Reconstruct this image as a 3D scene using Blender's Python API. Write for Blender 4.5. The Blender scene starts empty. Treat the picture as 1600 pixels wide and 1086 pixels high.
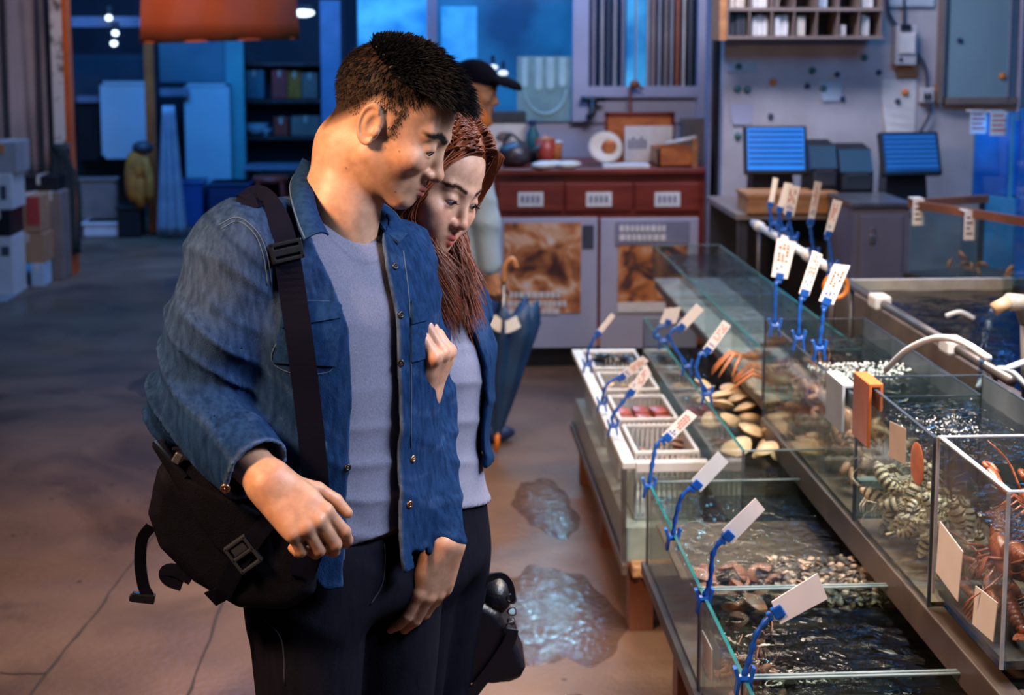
import bpy, bmesh, math, random
import numpy as np
from mathutils import Vector, Matrix, Quaternion
random.seed(7); RNG = np.random.default_rng(7)
SC = bpy.context.scene
COL = SC.collection
# ------------------------------------------------------------------ camera
F = 2250.0; TH = math.radians(7); PS = math.atan(130 * math.cos(TH) / F); CY = 48 + F * math.tan(TH); H = 1.75
fw = np.array([math.sin(PS) * math.cos(TH), math.cos(PS) * math.cos(TH), -math.sin(TH)])
rt = np.array([math.cos(PS), -math.sin(PS), 0.0]); up = np.cross(rt, fw); CAM = np.array([0, 0, H])
cd = bpy.data.cameras.new('camera'); co = bpy.data.objects.new('camera', cd); COL.objects.link(co)
cd.sensor_fit = 'HORIZONTAL'; cd.sensor_width = 36; cd.lens = 36 * F / 1600; cd.shift_y = (CY - 543) / 1600
cd.clip_start = .05; cd.clip_end = 100
co.location = (0, 0, H); co.rotation_euler = (math.pi / 2 - TH, 0, -PS)
cd.dof.use_dof = True; cd.dof.focus_distance = 2.28; cd.dof.aperture_fstop = 5.0
SC.camera = co
# ------------------------------------------------------------------ world, lights, exposure
SC.view_settings.view_transform = 'Standard'; SC.view_settings.look = 'None'
SC.view_settings.gamma = 1; SC.view_settings.use_curve_mapping = False; SC.view_settings.exposure = 0.0
w = bpy.data.worlds.new('night'); SC.world = w; w.use_nodes = True
w.node_tree.nodes['Background'].inputs[0].default_value = (.06, .13, .30, 1)
w.node_tree.nodes['Background'].inputs[1].default_value = .16
SC.cycles.transparent_max_bounces = 24; SC.cycles.max_bounces = 8; SC.cycles.caustics_reflective = False; SC.cycles.caustics_refractive = False
def area(name, loc, aim, size, power, col, spread=180):
    l = bpy.data.lights.new(name, 'AREA'); l.shape = 'RECTANGLE'; l.size, l.size_y = size; l.energy = power; l.color = col
    l.spread = math.radians(spread)
    o = bpy.data.objects.new(name, l); COL.objects.link(o); o.location = loc
    o.rotation_euler = (Vector(aim) - Vector(loc)).to_track_quat('-Z', 'Y').to_euler(); return o
WARM = (1, .60, .35); COOL = (.70, .80, 1.0); BLUE = (.06, .34, 1.0); NEUT = (1, .86, .70)
area('warm_lamp_aisle', (-1.35, 1.15, 2.55), (-.1, 2.3, 1.35), (.35, .35), 26, WARM, 90)
area('warm_lamp_floor', (-1.6, 4.2, 2.9), (-1.4, 4.3, 0), (.6, .6), 11, WARM, 120)
area('warm_lamp_walk', (.1, 5.0, 2.9), (.1, 4.6, 0), (.4, .4), 6, WARM, 90)
area('cool_lamp_stall', (1.45, 1.9, 2.5), (.3, 2.35, 1.3), (1.1, .5), 36, COOL, 120)
area('stall_lamp_near', (1.12, 2.9, 2.2), (1.05, 2.95, 0), (.25, 1.1), 46, NEUT, 120)
area('stall_lamp_far', (1.0, 4.7, 2.3), (.9, 4.7, 0), (.25, 1.6), 34, NEUT, 130)
area('counter_lamp', (1.3, 6.2, 2.7), (1.1, 7.8, .9), (1.4, .3), 38, (.84, .82, 1))
area('blue_lamp_hall', (-2.0, 11.0, 3.1), (-2.0, 12.6, 0), (2.2, 1.2), 130, BLUE)
area('warm_fill_awning', (-1.7, 9.3, 2.9), (-1.9, 10.6, 1.7), (.4, .3), 7, WARM, 100)  # added fill to bring out the orange of awning and post, no hall fixture
area('blue_lamp_aisle', (-.7, 8.0, 3.1), (-.8, 8.2, 0), (1.6, 1.6), 52, (.10, .40, 1.0))
area('blue_lamp_rear', (.4, 8.0, 3.0), (.3, 8.5, 1.0), (.8, .4), 26, BLUE)
area('blue_lamp_window', (.75, 8.15, 2.1), (.4, 4.4, 0), (.7, .12), 2.2, (.25, .70, 1.0), 60)
area('blue_lamp_tanks', (2.5, 5.2, 2.5), (2.2, 5.4, 1.0), (.8, .8), 22, (.10, .42, 1.0))
# ------------------------------------------------------------------ helpers
def Wp(px, py, Y=None, X=None, Z=None):
    d = fw + rt * (px - 800) / F + up * (CY - py) / F
    t = X / d[0] if X is not None else (Y / d[1] if Y is not None else (Z - H) / d[2])
    return CAM + d * t
def V(p): return Vector((float(p[0]), float(p[1]), float(p[2])))
MATS = {}
def mat(name, col, rough=.6, metal=0, col2=None, scale=8, detail=4, bump=0, bscale=60, spec=.5, emit=None, estr=0, alpha=1, wave=None, vcol=False, sheen=0, lo=.35, hi=.65, stretch=None):
    if name in MATS: return MATS[name]
    m = bpy.data.materials.new(name); m.use_nodes = True; nt = m.node_tree; N = nt.nodes; L = nt.links
    b = N['Principled BSDF']; b.inputs['Roughness'].default_value = rough; b.inputs['Metallic'].default_value = metal
    b.inputs['Specular IOR Level'].default_value = spec; b.inputs['Base Color'].default_value = (*col, 1)
    if sheen: b.inputs['Sheen Weight'].default_value = sheen
    tc = N.new('ShaderNodeTexCoord'); co_ = tc.outputs['Object']
    if stretch:
        mp = N.new('ShaderNodeMapping'); mp.inputs['Scale'].default_value = stretch; L.new(co_, mp.inputs[0]); co_ = mp.outputs[0]
    src = None
    if vcol:
        at = N.new('ShaderNodeAttribute'); at.attribute_name = 'Col'; src = at.outputs['Color']
    nz = N.new('ShaderNodeTexNoise'); nz.inputs['Scale'].default_value = scale; nz.inputs['Detail'].default_value = detail; L.new(co_, nz.inputs['Vector'])
    rp = N.new('ShaderNodeValToRGB'); L.new(nz.outputs['Fac'], rp.inputs[0])
    rp.color_ramp.elements[0].position = lo; rp.color_ramp.elements[1].position = hi
    if vcol:
        c2 = col2 or (.85, .85, .85)
        rp.color_ramp.elements[0].color = (*c2, 1); rp.color_ramp.elements[1].color = (1.08, 1.08, 1.08, 1)
        mx = N.new('ShaderNodeMix'); mx.data_type = 'RGBA'; mx.blend_type = 'MULTIPLY'; mx.inputs[0].default_value = 1
        L.new(src, mx.inputs[6]); L.new(rp.outputs[0], mx.inputs[7]); L.new(mx.outputs[2], b.inputs['Base Color'])
    else:
        c2 = col2 or tuple(c * .8 for c in col)
        rp.color_ramp.elements[0].color = (*c2, 1); rp.color_ramp.elements[1].color = (*col, 1)
        L.new(rp.outputs[0], b.inputs['Base Color'])
    if bump:
        n2 = N.new('ShaderNodeTexNoise'); n2.inputs['Scale'].default_value = bscale; n2.inputs['Detail'].default_value = 3; L.new(co_, n2.inputs['Vector'])
        bp = N.new('ShaderNodeBump'); bp.inputs['Strength'].default_value = bump; bp.inputs['Distance'].default_value = .01
        L.new(n2.outputs['Fac'], bp.inputs['Height']); L.new(bp.outputs[0], b.inputs['Normal'])
    if emit: b.inputs['Emission Color'].default_value = (*emit, 1); b.inputs['Emission Strength'].default_value = estr
    MATS[name] = m; return m
def facing_fac(N, L, base, gain, power, normal=None):
    """Schlick-like reflection, the same from both sides of a thin sheet"""
    lw = N.new('ShaderNodeLayerWeight'); lw.inputs[0].default_value = .5; p_ = N.new('ShaderNodeMath'); p_.operation = 'POWER'; p_.inputs[1].default_value = power; L.new(lw.outputs['Facing'], p_.inputs[0])
    m_ = N.new('ShaderNodeMath'); m_.operation = 'MULTIPLY_ADD'; m_.inputs[1].default_value = gain; m_.inputs[2].default_value = base; L.new(p_.outputs[0], m_.inputs[0])
    if normal: L.new(normal, lw.inputs['Normal'])
    return m_.outputs[0]
def glass_mat(name, tint, ior=1.45, rough=.02, boost=1.0, dirt=0, dcol=(.6, .6, .55)):
    """thin pane: clear body, Fresnel reflection, a film of dried spray"""
    m = bpy.data.materials.new(name); m.use_nodes = True; nt = m.node_tree; N = nt.nodes; L = nt.links; N.remove(N['Principled BSDF'])
    o = N['Material Output']; t = N.new('ShaderNodeBsdfTransparent'); t.inputs[0].default_value = (*tint, 1)
    g = N.new('ShaderNodeBsdfGlossy'); g.inputs['Roughness'].default_value = rough; g.inputs[0].default_value = (1, 1, 1, 1)
    fr = facing_fac(N, L, .02 * boost, .45 * boost, 4.5)
    x = N.new('ShaderNodeMixShader'); L.new(fr, x.inputs[0]); L.new(t.outputs[0], x.inputs[1]); L.new(g.outputs[0], x.inputs[2]); out = x
    if dirt:
        d = N.new('ShaderNodeBsdfDiffuse'); d.inputs[0].default_value = (*dcol, 1)
        tc = N.new('ShaderNodeTexCoord'); nz = N.new('ShaderNodeTexNoise'); nz.inputs['Scale'].default_value = 9; nz.inputs['Detail'].default_value = 6; L.new(tc.outputs['Object'], nz.inputs['Vector'])
        rp = N.new('ShaderNodeValToRGB'); rp.color_ramp.elements[0].position = .42; rp.color_ramp.elements[1].position = .8
        rp.color_ramp.elements[0].color = (0, 0, 0, 1); rp.color_ramp.elements[1].color = (dirt, dirt, dirt, 1); L.new(nz.outputs['Fac'], rp.inputs[0])
        y = N.new('ShaderNodeMixShader'); L.new(rp.outputs[0], y.inputs[0]); L.new(x.outputs[0], y.inputs[1]); L.new(d.outputs[0], y.inputs[2]); out = y
    L.new(out.outputs[0], o.inputs['Surface']); MATS[name] = m; return m
def water_mat(name, tint, rough=.02, bump=.35, scale=28, stretch=(1, 1, 1), foam=0):
    m = bpy.data.materials.new(name); m.use_nodes = True; nt = m.node_tree; N = nt.nodes; L = nt.links; N.remove(N['Principled BSDF'])
    o = N['Material Output']; t = N.new('ShaderNodeBsdfTransparent'); t.inputs[0].default_value = (*tint, 1)
    g = N.new('ShaderNodeBsdfGlossy'); g.inputs['Roughness'].default_value = rough
    tc = N.new('ShaderNodeTexCoord'); mp = N.new('ShaderNodeMapping'); mp.inputs['Scale'].default_value = stretch; L.new(tc.outputs['Object'], mp.inputs[0])
    nz = N.new('ShaderNodeTexNoise'); nz.inputs['Scale'].default_value = scale; nz.inputs['Detail'].default_value = 3; nz.inputs['Distortion'].default_value = .8; L.new(mp.outputs[0], nz.inputs['Vector'])
    bp = N.new('ShaderNodeBump'); bp.inputs['Strength'].default_value = bump; bp.inputs['Distance'].default_value = .02; L.new(nz.outputs['Fac'], bp.inputs['Height'])
    L.new(bp.outputs[0], g.inputs['Normal']); fr = facing_fac(N, L, .03, .8, 4, bp.outputs[0])
    x = N.new('ShaderNodeMixShader'); L.new(fr, x.inputs[0]); L.new(t.outputs[0], x.inputs[1]); L.new(g.outputs[0], x.inputs[2])
    L.new(x.outputs[0], o.inputs['Surface']); MATS[name] = m; return m
class MB:
    """collects shapes; build() links them as ONE mesh object"""
    def __init__(s): s.v = []; s.f = []; s.m = []
    def add(s, vs, fs, m=0):
        n = len(s.v); s.v += [tuple(float(c) for c in v) for v in vs]; s.f += [tuple(i + n for i in f) for f in fs]; s.m += [m] * len(fs); return s
    def box(s, c, d, R=None, m=0, bev=0):
        x, y, z = (k / 2 for k in d)
        if bev:
            b = min(bev, x * .9, y * .9, z * .9); bm = bmesh.new(); bmesh.ops.create_cube(bm, size=1)
            for v in bm.verts: v.co = Vector((v.co.x * 2 * x, v.co.y * 2 * y, v.co.z * 2 * z))
            bmesh.ops.bevel(bm, geom=bm.edges[:], offset=b, segments=2, affect='EDGES', profile=.5)
            bm.verts.index_update(); vs = [tuple(v.co) for v in bm.verts]; fs = [tuple(v.index for v in f.verts) for f in bm.faces]; bm.free()
        else:
            vs = [(i, j, k) for i in (-x, x) for j in (-y, y) for k in (-z, z)]
            fs = [(0, 1, 3, 2), (4, 6, 7, 5), (0, 4, 5, 1), (2, 3, 7, 6), (0, 2, 6, 4), (1, 5, 7, 3)]
        M = R if R is not None else Matrix.Identity(3); c = V(c)
        return s.add([tuple(M @ Vector(v) + c) for v in vs], fs, m)
    def ab(s, a, b, m=0, bev=0):
        return s.box([(p + q) / 2 for p, q in zip(a, b)], [max(abs(q - p), 1e-4) for p, q in zip(a, b)], None, m, bev)
    def tube(s, pts, r, n=8, m=0, cap=True, flat=None):
        pts = [V(p) for p in pts]; K = len(pts); rs = r if hasattr(r, '__len__') else [r] * K
        vs = []; fs = []; nrm = None
        for i, p in enumerate(pts):
            t = (pts[min(i + 1, K - 1)] - pts[max(i - 1, 0)]).normalized()
            if nrm is None:
                a = Vector((0, 0, 1)) if abs(t.z) < .9 else Vector((1, 0, 0)); 
                if flat is not None: a = V(flat)
                nrm = (a - t * a.dot(t)).normalized()
            else: nrm = (nrm - t * nrm.dot(t)).normalized()
            bn = t.cross(nrm)
            for k in range(n):
                a = 2 * math.pi * k / n; vs.append(p + (nrm * math.cos(a) + bn * math.sin(a)) * rs[i])
        for i in range(K - 1):
            for k in range(n): fs.append((i * n + k, i * n + (k + 1) % n, (i + 1) * n + (k + 1) % n, (i + 1) * n + k))
        if cap: fs.append(tuple(range(n))[::-1]); fs.append(tuple((K - 1) * n + k for k in range(n)))
        return s.add(vs, fs, m)
    def strap(s, pts, nor, wd, th, m=0):
        """flat band along pts; nor = surface normals (one or a list)"""
        pts = [V(p) for p in pts]; K = len(pts); vs = []; fs = []
        ns = [V(n) for n in nor] if hasattr(nor[0], '__len__') else [V(nor)] * K; ws = wd if hasattr(wd, '__len__') else [wd] * K
        for i, p in enumerate(pts):
            t = (pts[min(i + 1, K - 1)] - pts[max(i - 1, 0)]).normalized(); n = (ns[i] - t * ns[i].dot(t)).normalized(); b = t.cross(n)
            for a, c in ((-1, 0), (1, 0), (1, 1), (-1, 1)): vs.append(p + b * a * ws[i] / 2 + n * th * c)
        for i in range(K - 1):
            for k in range(4): fs.append((i * 4 + k, i * 4 + (k + 1) % 4, i * 4 + 4 + (k + 1) % 4, i * 4 + 4 + k))
        fs += [(3, 2, 1, 0), tuple((K - 1) * 4 + k for k in range(4))]
        return s.add(vs, fs, m)
    def lathe(s, prof, c=(0, 0, 0), n=20, R=None, m=0, cap=True):
        vs = []; fs = []; M = R if R is not None else Matrix.Identity(3); c = V(c)
        for r, z in prof:
            for k in range(n): a = 2 * math.pi * k / n; vs.append(M @ Vector((r * math.cos(a), r * math.sin(a), z)) + c)
        K = len(prof)
        for i in range(K - 1):
            for k in range(n): fs.append((i * n + k, i * n + (k + 1) % n, (i + 1) * n + (k + 1) % n, (i + 1) * n + k))
        if cap: fs.append(tuple(range(n))[::-1]); fs.append(tuple((K - 1) * n + k for k in range(n)))
        return s.add(vs, fs, m)
    def ball(s, c, r, nu=12, nv=8, m=0, R=None):
        rr = r if hasattr(r, '__len__') else (r, r, r); M = R if R is not None else Matrix.Identity(3); c = V(c); vs = []; fs = []
        vs.append(c + M @ Vector((0, 0, rr[2])))
        for i in range(1, nv):
            t = math.pi * i / nv
            for k in range(nu): a = 2 * math.pi * k / nu; vs.append(c + M @ Vector((rr[0] * math.sin(t) * math.cos(a), rr[1] * math.sin(t) * math.sin(a), rr[2] * math.cos(t))))
        vs.append(c - M @ Vector((0, 0, rr[2]))); e = len(vs) - 1
        for k in range(nu): fs.append((0, 1 + k, 1 + (k + 1) % nu)); fs.append((e, e - nu + (k + 1) % nu, e - nu + k))
        for i in range(nv - 2):
            for k in range(nu): a = 1 + i * nu; fs.append((a + k, a + nu + k, a + nu + (k + 1) % nu, a + (k + 1) % nu))
        return s.add(vs, fs, m)
    def prism(s, poly, vec, m=0):
        """closed polygon (list of 3-D points) swept along vec"""
        n = len(poly); v = V(vec); P = [V(p) for p in poly]
        vs = P + [p + v for p in P]; fs = [tuple(range(n))[::-1], tuple(range(n, 2 * n))] + [(k, (k + 1) % n, n + (k + 1) % n, n + k) for k in range(n)]
        return s.add(vs, fs, m)
    def build(s, name, mats, parent=None, smooth=False, sharp=None, origin=None):
        me = bpy.data.meshes.new(name); vs = s.v
        if origin is not None: vs = [(a - origin[0], b - origin[1], c - origin[2]) for a, b, c in vs]
        me.from_pydata(vs, [], s.f)
        for x in (mats if isinstance(mats, (list, tuple)) else [mats]): me.materials.append(MATS[x] if isinstance(x, str) else x)
        me.polygons.foreach_set('material_index', s.m); me.validate()
        bm = bmesh.new(); bm.from_mesh(me); bmesh.ops.recalc_face_normals(bm, faces=bm.faces[:]); bm.to_mesh(me); bm.free()
        if smooth:
            me.polygons.foreach_set('use_smooth', [True] * len(me.polygons))
            if sharp: me.set_sharp_from_angle(angle=math.radians(sharp))
        o = bpy.data.objects.new(name, me); COL.objects.link(o)
        if origin is not None: o.location = V(origin)
        if parent: attach(o, parent)
        return o
def attach(o, parent):
    """parent keeping world place (parents here are only translated)"""
    o.parent = parent; p = parent; off = Vector((0, 0, 0))
    while p: off += p.location; p = p.parent
    o.location = o.location - off
def tag(o, label, cat, group=None, kind=None):
    o['label'] = label; o['category'] = cat
    if group: o['group'] = group
    if kind: o['kind'] = kind
    return o
def thing(name, label, cat, loc=(0, 0, 0), group=None):
    o = bpy.data.objects.new(name, None); COL.objects.link(o); o.location = V(loc); o.empty_display_size = .05
    return tag(o, label, cat, group)
def struct(o, label=None):
    o['kind'] = 'structure'
    if label: o['label'] = label
    return o
def copy_tree(o, parent=None):
    c = o.copy(); COL.objects.link(c); c.parent = parent
    for ch in list(o.children): copy_tree(ch, c)
    return c
def pbox(x0, y0, x1, y1, Y, dep):
    """corner points of a box whose front face, at distance Y, covers the given stretch"""
    a = Wp(x0, y1, Y=Y); b = Wp(x1, y0, Y=Y); return (a[0], Y, a[2]), (b[0], Y + dep, b[2])
def rot(ax, deg): return Matrix.Rotation(math.radians(deg), 3, ax)
def smooth_path(pts, n=6):
    """Catmull-Rom through pts"""
    P = [np.array(p, float) for p in pts]; P = [2 * P[0] - P[1]] + P + [2 * P[-1] - P[-2]]; out = []
    for i in range(1, len(P) - 2):
        for k in range(n):
            t = k / n; a, b, c, d = P[i - 1:i + 3]
            out.append(.5 * (2 * b + (c - a) * t + (2 * a - 5 * b + 4 * c - d) * t * t + (-a + 3 * b - 3 * c + d) * t ** 3))
    return out + [P[-2]]
# ------------------------------------------------------------------ materials
mat('concrete', (.195, .110, .068), .62, col2=(.105, .058, .038), scale=2.2, detail=9, bump=.25, bscale=40, lo=.3, hi=.7)
def wet_floor():
    m = MATS['concrete']; nt = m.node_tree; N = nt.nodes; L = nt.links; b = N['Principled BSDF']
    tc = N['Texture Coordinate']
    n = N.new('ShaderNodeTexNoise'); n.inputs['Scale'].default_value = .9; n.inputs['Detail'].default_value = 5; L.new(tc.outputs['Object'], n.inputs['Vector'])
    r = N.new('ShaderNodeValToRGB'); r.color_ramp.elements[0].position = .38; r.color_ramp.elements[1].position = .62
    r.color_ramp.elements[0].color = (.30, .30, .30, 1); r.color_ramp.elements[1].color = (.72, .72, .72, 1)
    L.new(n.outputs['Fac'], r.inputs[0]); L.new(r.outputs[0], b.inputs['Roughness'])
    # dark specks and stains of the slab
    v = N.new('ShaderNodeTexVoronoi'); v.inputs['Scale'].default_value = 7; L.new(tc.outputs['Object'], v.inputs['Vector'])
    r2 = N.new('ShaderNodeValToRGB'); r2.color_ramp.elements[0].position = .045; r2.color_ramp.elements[1].position = .075
    r2.color_ramp.elements[0].color = (.25, .22, .2, 1); r2.color_ramp.elements[1].color = (1, 1, 1, 1); L.new(v.outputs['Distance'], r2.inputs[0])
    n3 = N.new('ShaderNodeTexNoise'); n3.inputs['Scale'].default_value = 1.3; n3.inputs['Detail'].default_value = 8; n3.inputs['Distortion'].default_value = 1.5; L.new(tc.outputs['Object'], n3.inputs['Vector'])
    r3 = N.new('ShaderNodeValToRGB'); r3.color_ramp.elements[0].position = .34; r3.color_ramp.elements[1].position = .5
    r3.color_ramp.elements[0].color = (.5, .47, .46, 1); r3.color_ramp.elements[1].color = (1, 1, 1, 1); L.new(n3.outputs['Fac'], r3.inputs[0])
    base = b.inputs['Base Color'].links[0].from_socket
    for rr in (r2, r3):
        mx = N.new('ShaderNodeMix'); mx.data_type = 'RGBA'; mx.blend_type = 'MULTIPLY'; mx.inputs[0].default_value = 1
        L.new(base, mx.inputs[6]); L.new(rr.outputs[0], mx.inputs[7]); base = mx.outputs[2]
    L.new(base, b.inputs['Base Color'])
wet_floor()
mat('joint', (.05, .035, .03), .8)
mat('navy_wall', (.03, .05, .09), .6, col2=(.015, .03, .06), scale=3)
mat('ceil', (.05, .06, .08), .8)
mat('lilac', (.42, .42, .55), .5, col2=(.36, .36, .48), scale=4)
mat('lilac_dark', (.22, .23, .33), .5)
mat('whiteboard', (.52, .50, .53), .45, col2=(.40, .37, .40), scale=5, detail=8)
mat('grime', (.20, .16, .15), .7)
mat('teal_panel', (.09, .22, .29), .5, col2=(.07, .18, .25), scale=3)
mat('white_panel', (.50, .62, .70), .4, col2=(.42, .55, .64), scale=2)
mat('curtain', (.35, .29, .29), .8, col2=(.26, .22, .22), scale=3)
mat('orange_paint', (.62, .12, .02), .5, col2=(.46, .08, .015), scale=6)
mat('orange_tarp', (.36, .060, .011), .6, col2=(.28, .045, .009), scale=3)
mat('peel', (.60, .58, .56), .7, col2=(.13, .11, .10), scale=7, detail=8, lo=.38, hi=.46)
mat('cardboard', (.45, .23, .12), .8, col2=(.38, .19, .10), scale=5)
mat('red_print', (.50, .05, .04), .6)
mat('white_box', (.62, .60, .62), .6, col2=(.54, .53, .56), scale=6)
mat('black_plastic', (.012, .013, .018), .4)
mat('dark_grey', (.045, .05, .062), .5)
mat('yellow_cloth', (.62, .20, .02), .8, col2=(.42, .12, .015), scale=12)
mat('grey_cloth', (.36, .35, .42), .85, col2=(.27, .27, .35), scale=8)
mat('blue_plastic', (.03, .09, .30), .4)
mat('navy_plastic', (.02, .04, .12), .4)
mat('red_plastic', (.45, .05, .03), .4)
mat('lamp_glow', (1, 1, 1), .5, emit=(.75, .93, 1), estr=3)
mat('lamp_glow_warm', (1, 1, 1), .5, emit=(1, .85, .6), estr=2)
mat('steel', (.35, .35, .37), .35, metal=.9, col2=(.25, .24, .25), scale=14)
mat('dark_steel', (.11, .10, .11), .4, metal=.7, col2=(.07, .06, .06), scale=10)
mat('mahogany', (.215, .036, .022), .35, col2=(.15, .022, .016), scale=5, stretch=(1, 1, 6))
mat('wood', (.50, .23, .09), .5, col2=(.36, .14, .05), scale=5, stretch=(1, 6, 6))
mat('wood_orange', (.62, .20, .05), .45, col2=(.36, .09, .025), scale=7, stretch=(1, 1, 3))
mat('paper', (.72, .70, .68), .8, col2=(.64, .62, .61), scale=20)
mat('paper_blue', (.45, .55, .66), .8)
mat('ink', (.05, .06, .09), .8)
mat('ink_red', (.55, .10, .05), .8)
mat('ink_blue', (.06, .14, .42), .8)
mat('green_poster', (.22, .38, .36), .7, col2=(.16, .28, .30), scale=9)
mat('mint', (.45, .66, .66), .7)
mat('teal_plastic', (.02, .14, .18), .4)
mat('beige_plastic', (.55, .53, .55), .4, col2=(.48, .46, .48), scale=8)
mat('screen_lit', (.02, .1, .3), .2, emit=(.02, .20, .75), estr=.95)
mat('screen_band', (.02, .06, .2), .2, emit=(.003, .035, .16), estr=.8)
mat('screen_dim', (.01, .03, .1), .2, emit=(.006, .05, .20), estr=.8)
mat('screen_dim_band', (.02, .06, .2), .2, emit=(.012, .12, .45), estr=.9)
mat('tealish_board', (.20, .32, .38), .5, col2=(.16, .27, .33), scale=3)
mat('orange_pin', (.8, .22, .03), .4); mat('green_pin', (.02, .13, .13), .4); mat('navy_pin', (.02, .03, .10), .4)
mat('brown_slat', (.30, .08, .035), .5); mat('grey_slat', (.36, .34, .36), .5); mat('taupe_slat', (.24, .18, .16), .6)
mat('cyan_glow', (.1, .4, .6), .4, emit=(.05, .42, .85), estr=.9)
mat('blue_glow', (.02, .10, .25), .4, emit=(.015, .20, .65), estr=.75)
mat('cream', (.66, .60, .52), .7, col2=(.58, .50, .42), scale=9)
def glow_noise(name, c1, c2, scale):
    m = MATS[name]; nt = m.node_tree; N = nt.nodes; L = nt.links; n = N.new('ShaderNodeTexNoise'); n.inputs['Scale'].default_value = scale; n.inputs['Detail'].default_value = 5; L.new(N['Texture Coordinate'].outputs['Object'], n.inputs['Vector'])
    r = N.new('ShaderNodeValToRGB'); r.color_ramp.elements[0].position = .36; r.color_ramp.elements[1].position = .7; r.color_ramp.elements[0].color = (*c1, 1); r.color_ramp.elements[1].color = (*c2, 1); L.new(n.outputs['Fac'], r.inputs[0]); L.new(r.outputs[0], N['Principled BSDF'].inputs['Emission Color'])
mat('window_glow', (.02, .08, .15), .4, emit=(1, 1, 1), estr=.8); glow_noise('window_glow', (.004, .045, .12), (.02, .22, .50), 2.5); glow_noise('blue_glow', (.002, .03, .11), (.012, .14, .42), 5); glow_noise('cyan_glow', (.01, .16, .42), (.12, .60, .95), 4)
def print_mat(name, cols, scale, stretch=(1, 1, 1), dist=1.2):
    m = mat(name, cols[0], .5, scale=scale, detail=5, stretch=stretch); n = m.node_tree.nodes
    nz = [x for x in n if x.type == 'TEX_NOISE'][0]; nz.inputs['Distortion'].default_value = dist
    r = [x for x in n if x.type == 'VALTORGB'][0].color_ramp; r.elements[0].position = .3; r.elements[1].position = .72
    r.elements[0].color = (*cols[0], 1); r.elements[1].color = (*cols[-1], 1)
    for i, c in enumerate(cols[1:-1]): e = r.elements.new(.3 + .42 * (i + 1) / (len(cols) - 1)); e.color = (*c, 1)
print_mat('food_print', [(.07, .02, .015), (.30, .09, .03), (.60, .22, .08), (.75, .45, .28), (.75, .66, .58)], 6, dist=1.6)
print_mat('dish_print', [(.03, .02, .025), (.10, .04, .03), (.45, .14, .04), (.60, .28, .12), (.55, .5, .5)], 8, dist=1.4)
# ------------------------------------------------------------------ the room
b = MB(); b.ab((-7, -2.5, -.12), (5, 17, 0)); fl = struct(b.build('floor', 'concrete'))
for pts in ([(20, 1130), (75, 1052), (150, 955), (215, 870), (330, 715)], [(280, 1120), (325, 1000), (400, 812)], [(0, 1052), (75, 1052)]):
    q = [Wp(x, y, Z=.0012) for x, y in pts]; q = smooth_path(q, 5); q = [p + np.array([random.uniform(-.006, .006), random.uniform(-.006, .006), 0]) for p in q]
    b = MB(); b.strap(q, (0, 0, 1), [random.uniform(.004, .011) for _ in q], .0008); struct(b.build('floor_joint', 'joint', fl))
b = MB(); b.ab((-7, -2.5, 3.3), (5, 17, 3.4)); struct(b.build('ceiling', 'ceil'))
b = MB(); b.ab((-7, 15.5, 0), (5, 15.6, 3.3)); struct(b.build('wall_rear', 'navy_wall'))
b = MB(); b.ab((-7, 10.9, 0), (-6.9, 15.5, 3.3)); struct(b.build('wall_left', 'navy_wall'))
b = MB(); b.ab((4.6, 3, 0), (4.7, 15.5, 3.3)); struct(b.build('wall_right', 'navy_wall'))
# tiled kerb on the left, lighter strip
b = MB(); b.ab((-7, 9.35, 0), (-2.75, 10.95, .012)); struct(b.build('kerb', mat('kerb_stone', (.34, .34, .38), .55, col2=(.28, .28, .32), scale=4)))
# ---------------- left: curtain, pillar, cartons
def cloth_sheet(name, x0, x1, y0, y1, Y, amp, waves, m, taper=0, n=60, rows=14, thick=.006, seed=0):
    a, c = pbox(x0, y0, x1, y1, Y, .1); rnd = random.Random(seed); ph = [rnd.uniform(0, 6.28) for _ in range(4)]; b = MB(); vs = []; fs = []
    for side in (0, 1):
        for j in range(rows + 1):
            t = j / rows; z = c[2] + (a[2] - c[2]) * t
            for i in range(n + 1):
                s = i / n; xm = (a[0] + c[0]) / 2; x = a[0] + (c[0] - a[0]) * s; x = xm + (x - xm) * (1 - taper * (1 - t))
                y = Y + amp * (.35 + .65 * t) * (math.sin(s * waves * 6.28 + ph[0] + t * .8) + .5 * math.sin(s * waves * 14.1 + ph[1] - t)) + side * thick
                vs.append((x, y, z))
    m1 = (rows + 1) * (n + 1)
    for j in range(rows):
        for i in range(n):
            k = j * (n + 1) + i; fs += [(k, k + 1, k + n + 2, k + n + 1), (m1 + k, m1 + k + n + 1, m1 + k + n + 2, m1 + k + 1)]
    for i in range(n): fs += [(i, m1 + i, m1 + i + 1, i + 1), (rows * (n + 1) + i, rows * (n + 1) + i + 1, m1 + rows * (n + 1) + i + 1, m1 + rows * (n + 1) + i)]
    for j in range(rows): k = j * (n + 1); fs += [(k, k + n + 1, m1 + k + n + 1, m1 + k), (k + n, m1 + k + n, m1 + k + 2 * n + 1, k + 2 * n + 1)]
    b.add(vs, fs); return b.build(name, m, smooth=True)
tag(cloth_sheet('tarpaulin_curtain', -60, 97, -120, 282, 10.6, .05, 3, 'curtain', seed=3), 'grubby beige tarpaulin curtain hanging beside the peeling white pillar', 'curtain')
p0 = Wp(104, 428, Z=0)
t = thing('market_pillar', 'peeling white market pillar with an orange painted corner strip', 'pillar', (p0[0], p0[1], 0)); X0, Y0 = p0[0], p0[1]
t['kind'] = 'structure'
b = MB(); b.ab((X0 - .055, Y0, 0), (X0 + .035, Y0 + .12, 3.3), bev=.008); b.build('post', 'peel', t)
b = MB(); b.ab((X0 + .036, Y0 - .005, 0), (X0 + .068, Y0 + .12, 3.3)); b.build('corner_strip', 'orange_paint', t)
b = MB()
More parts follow.
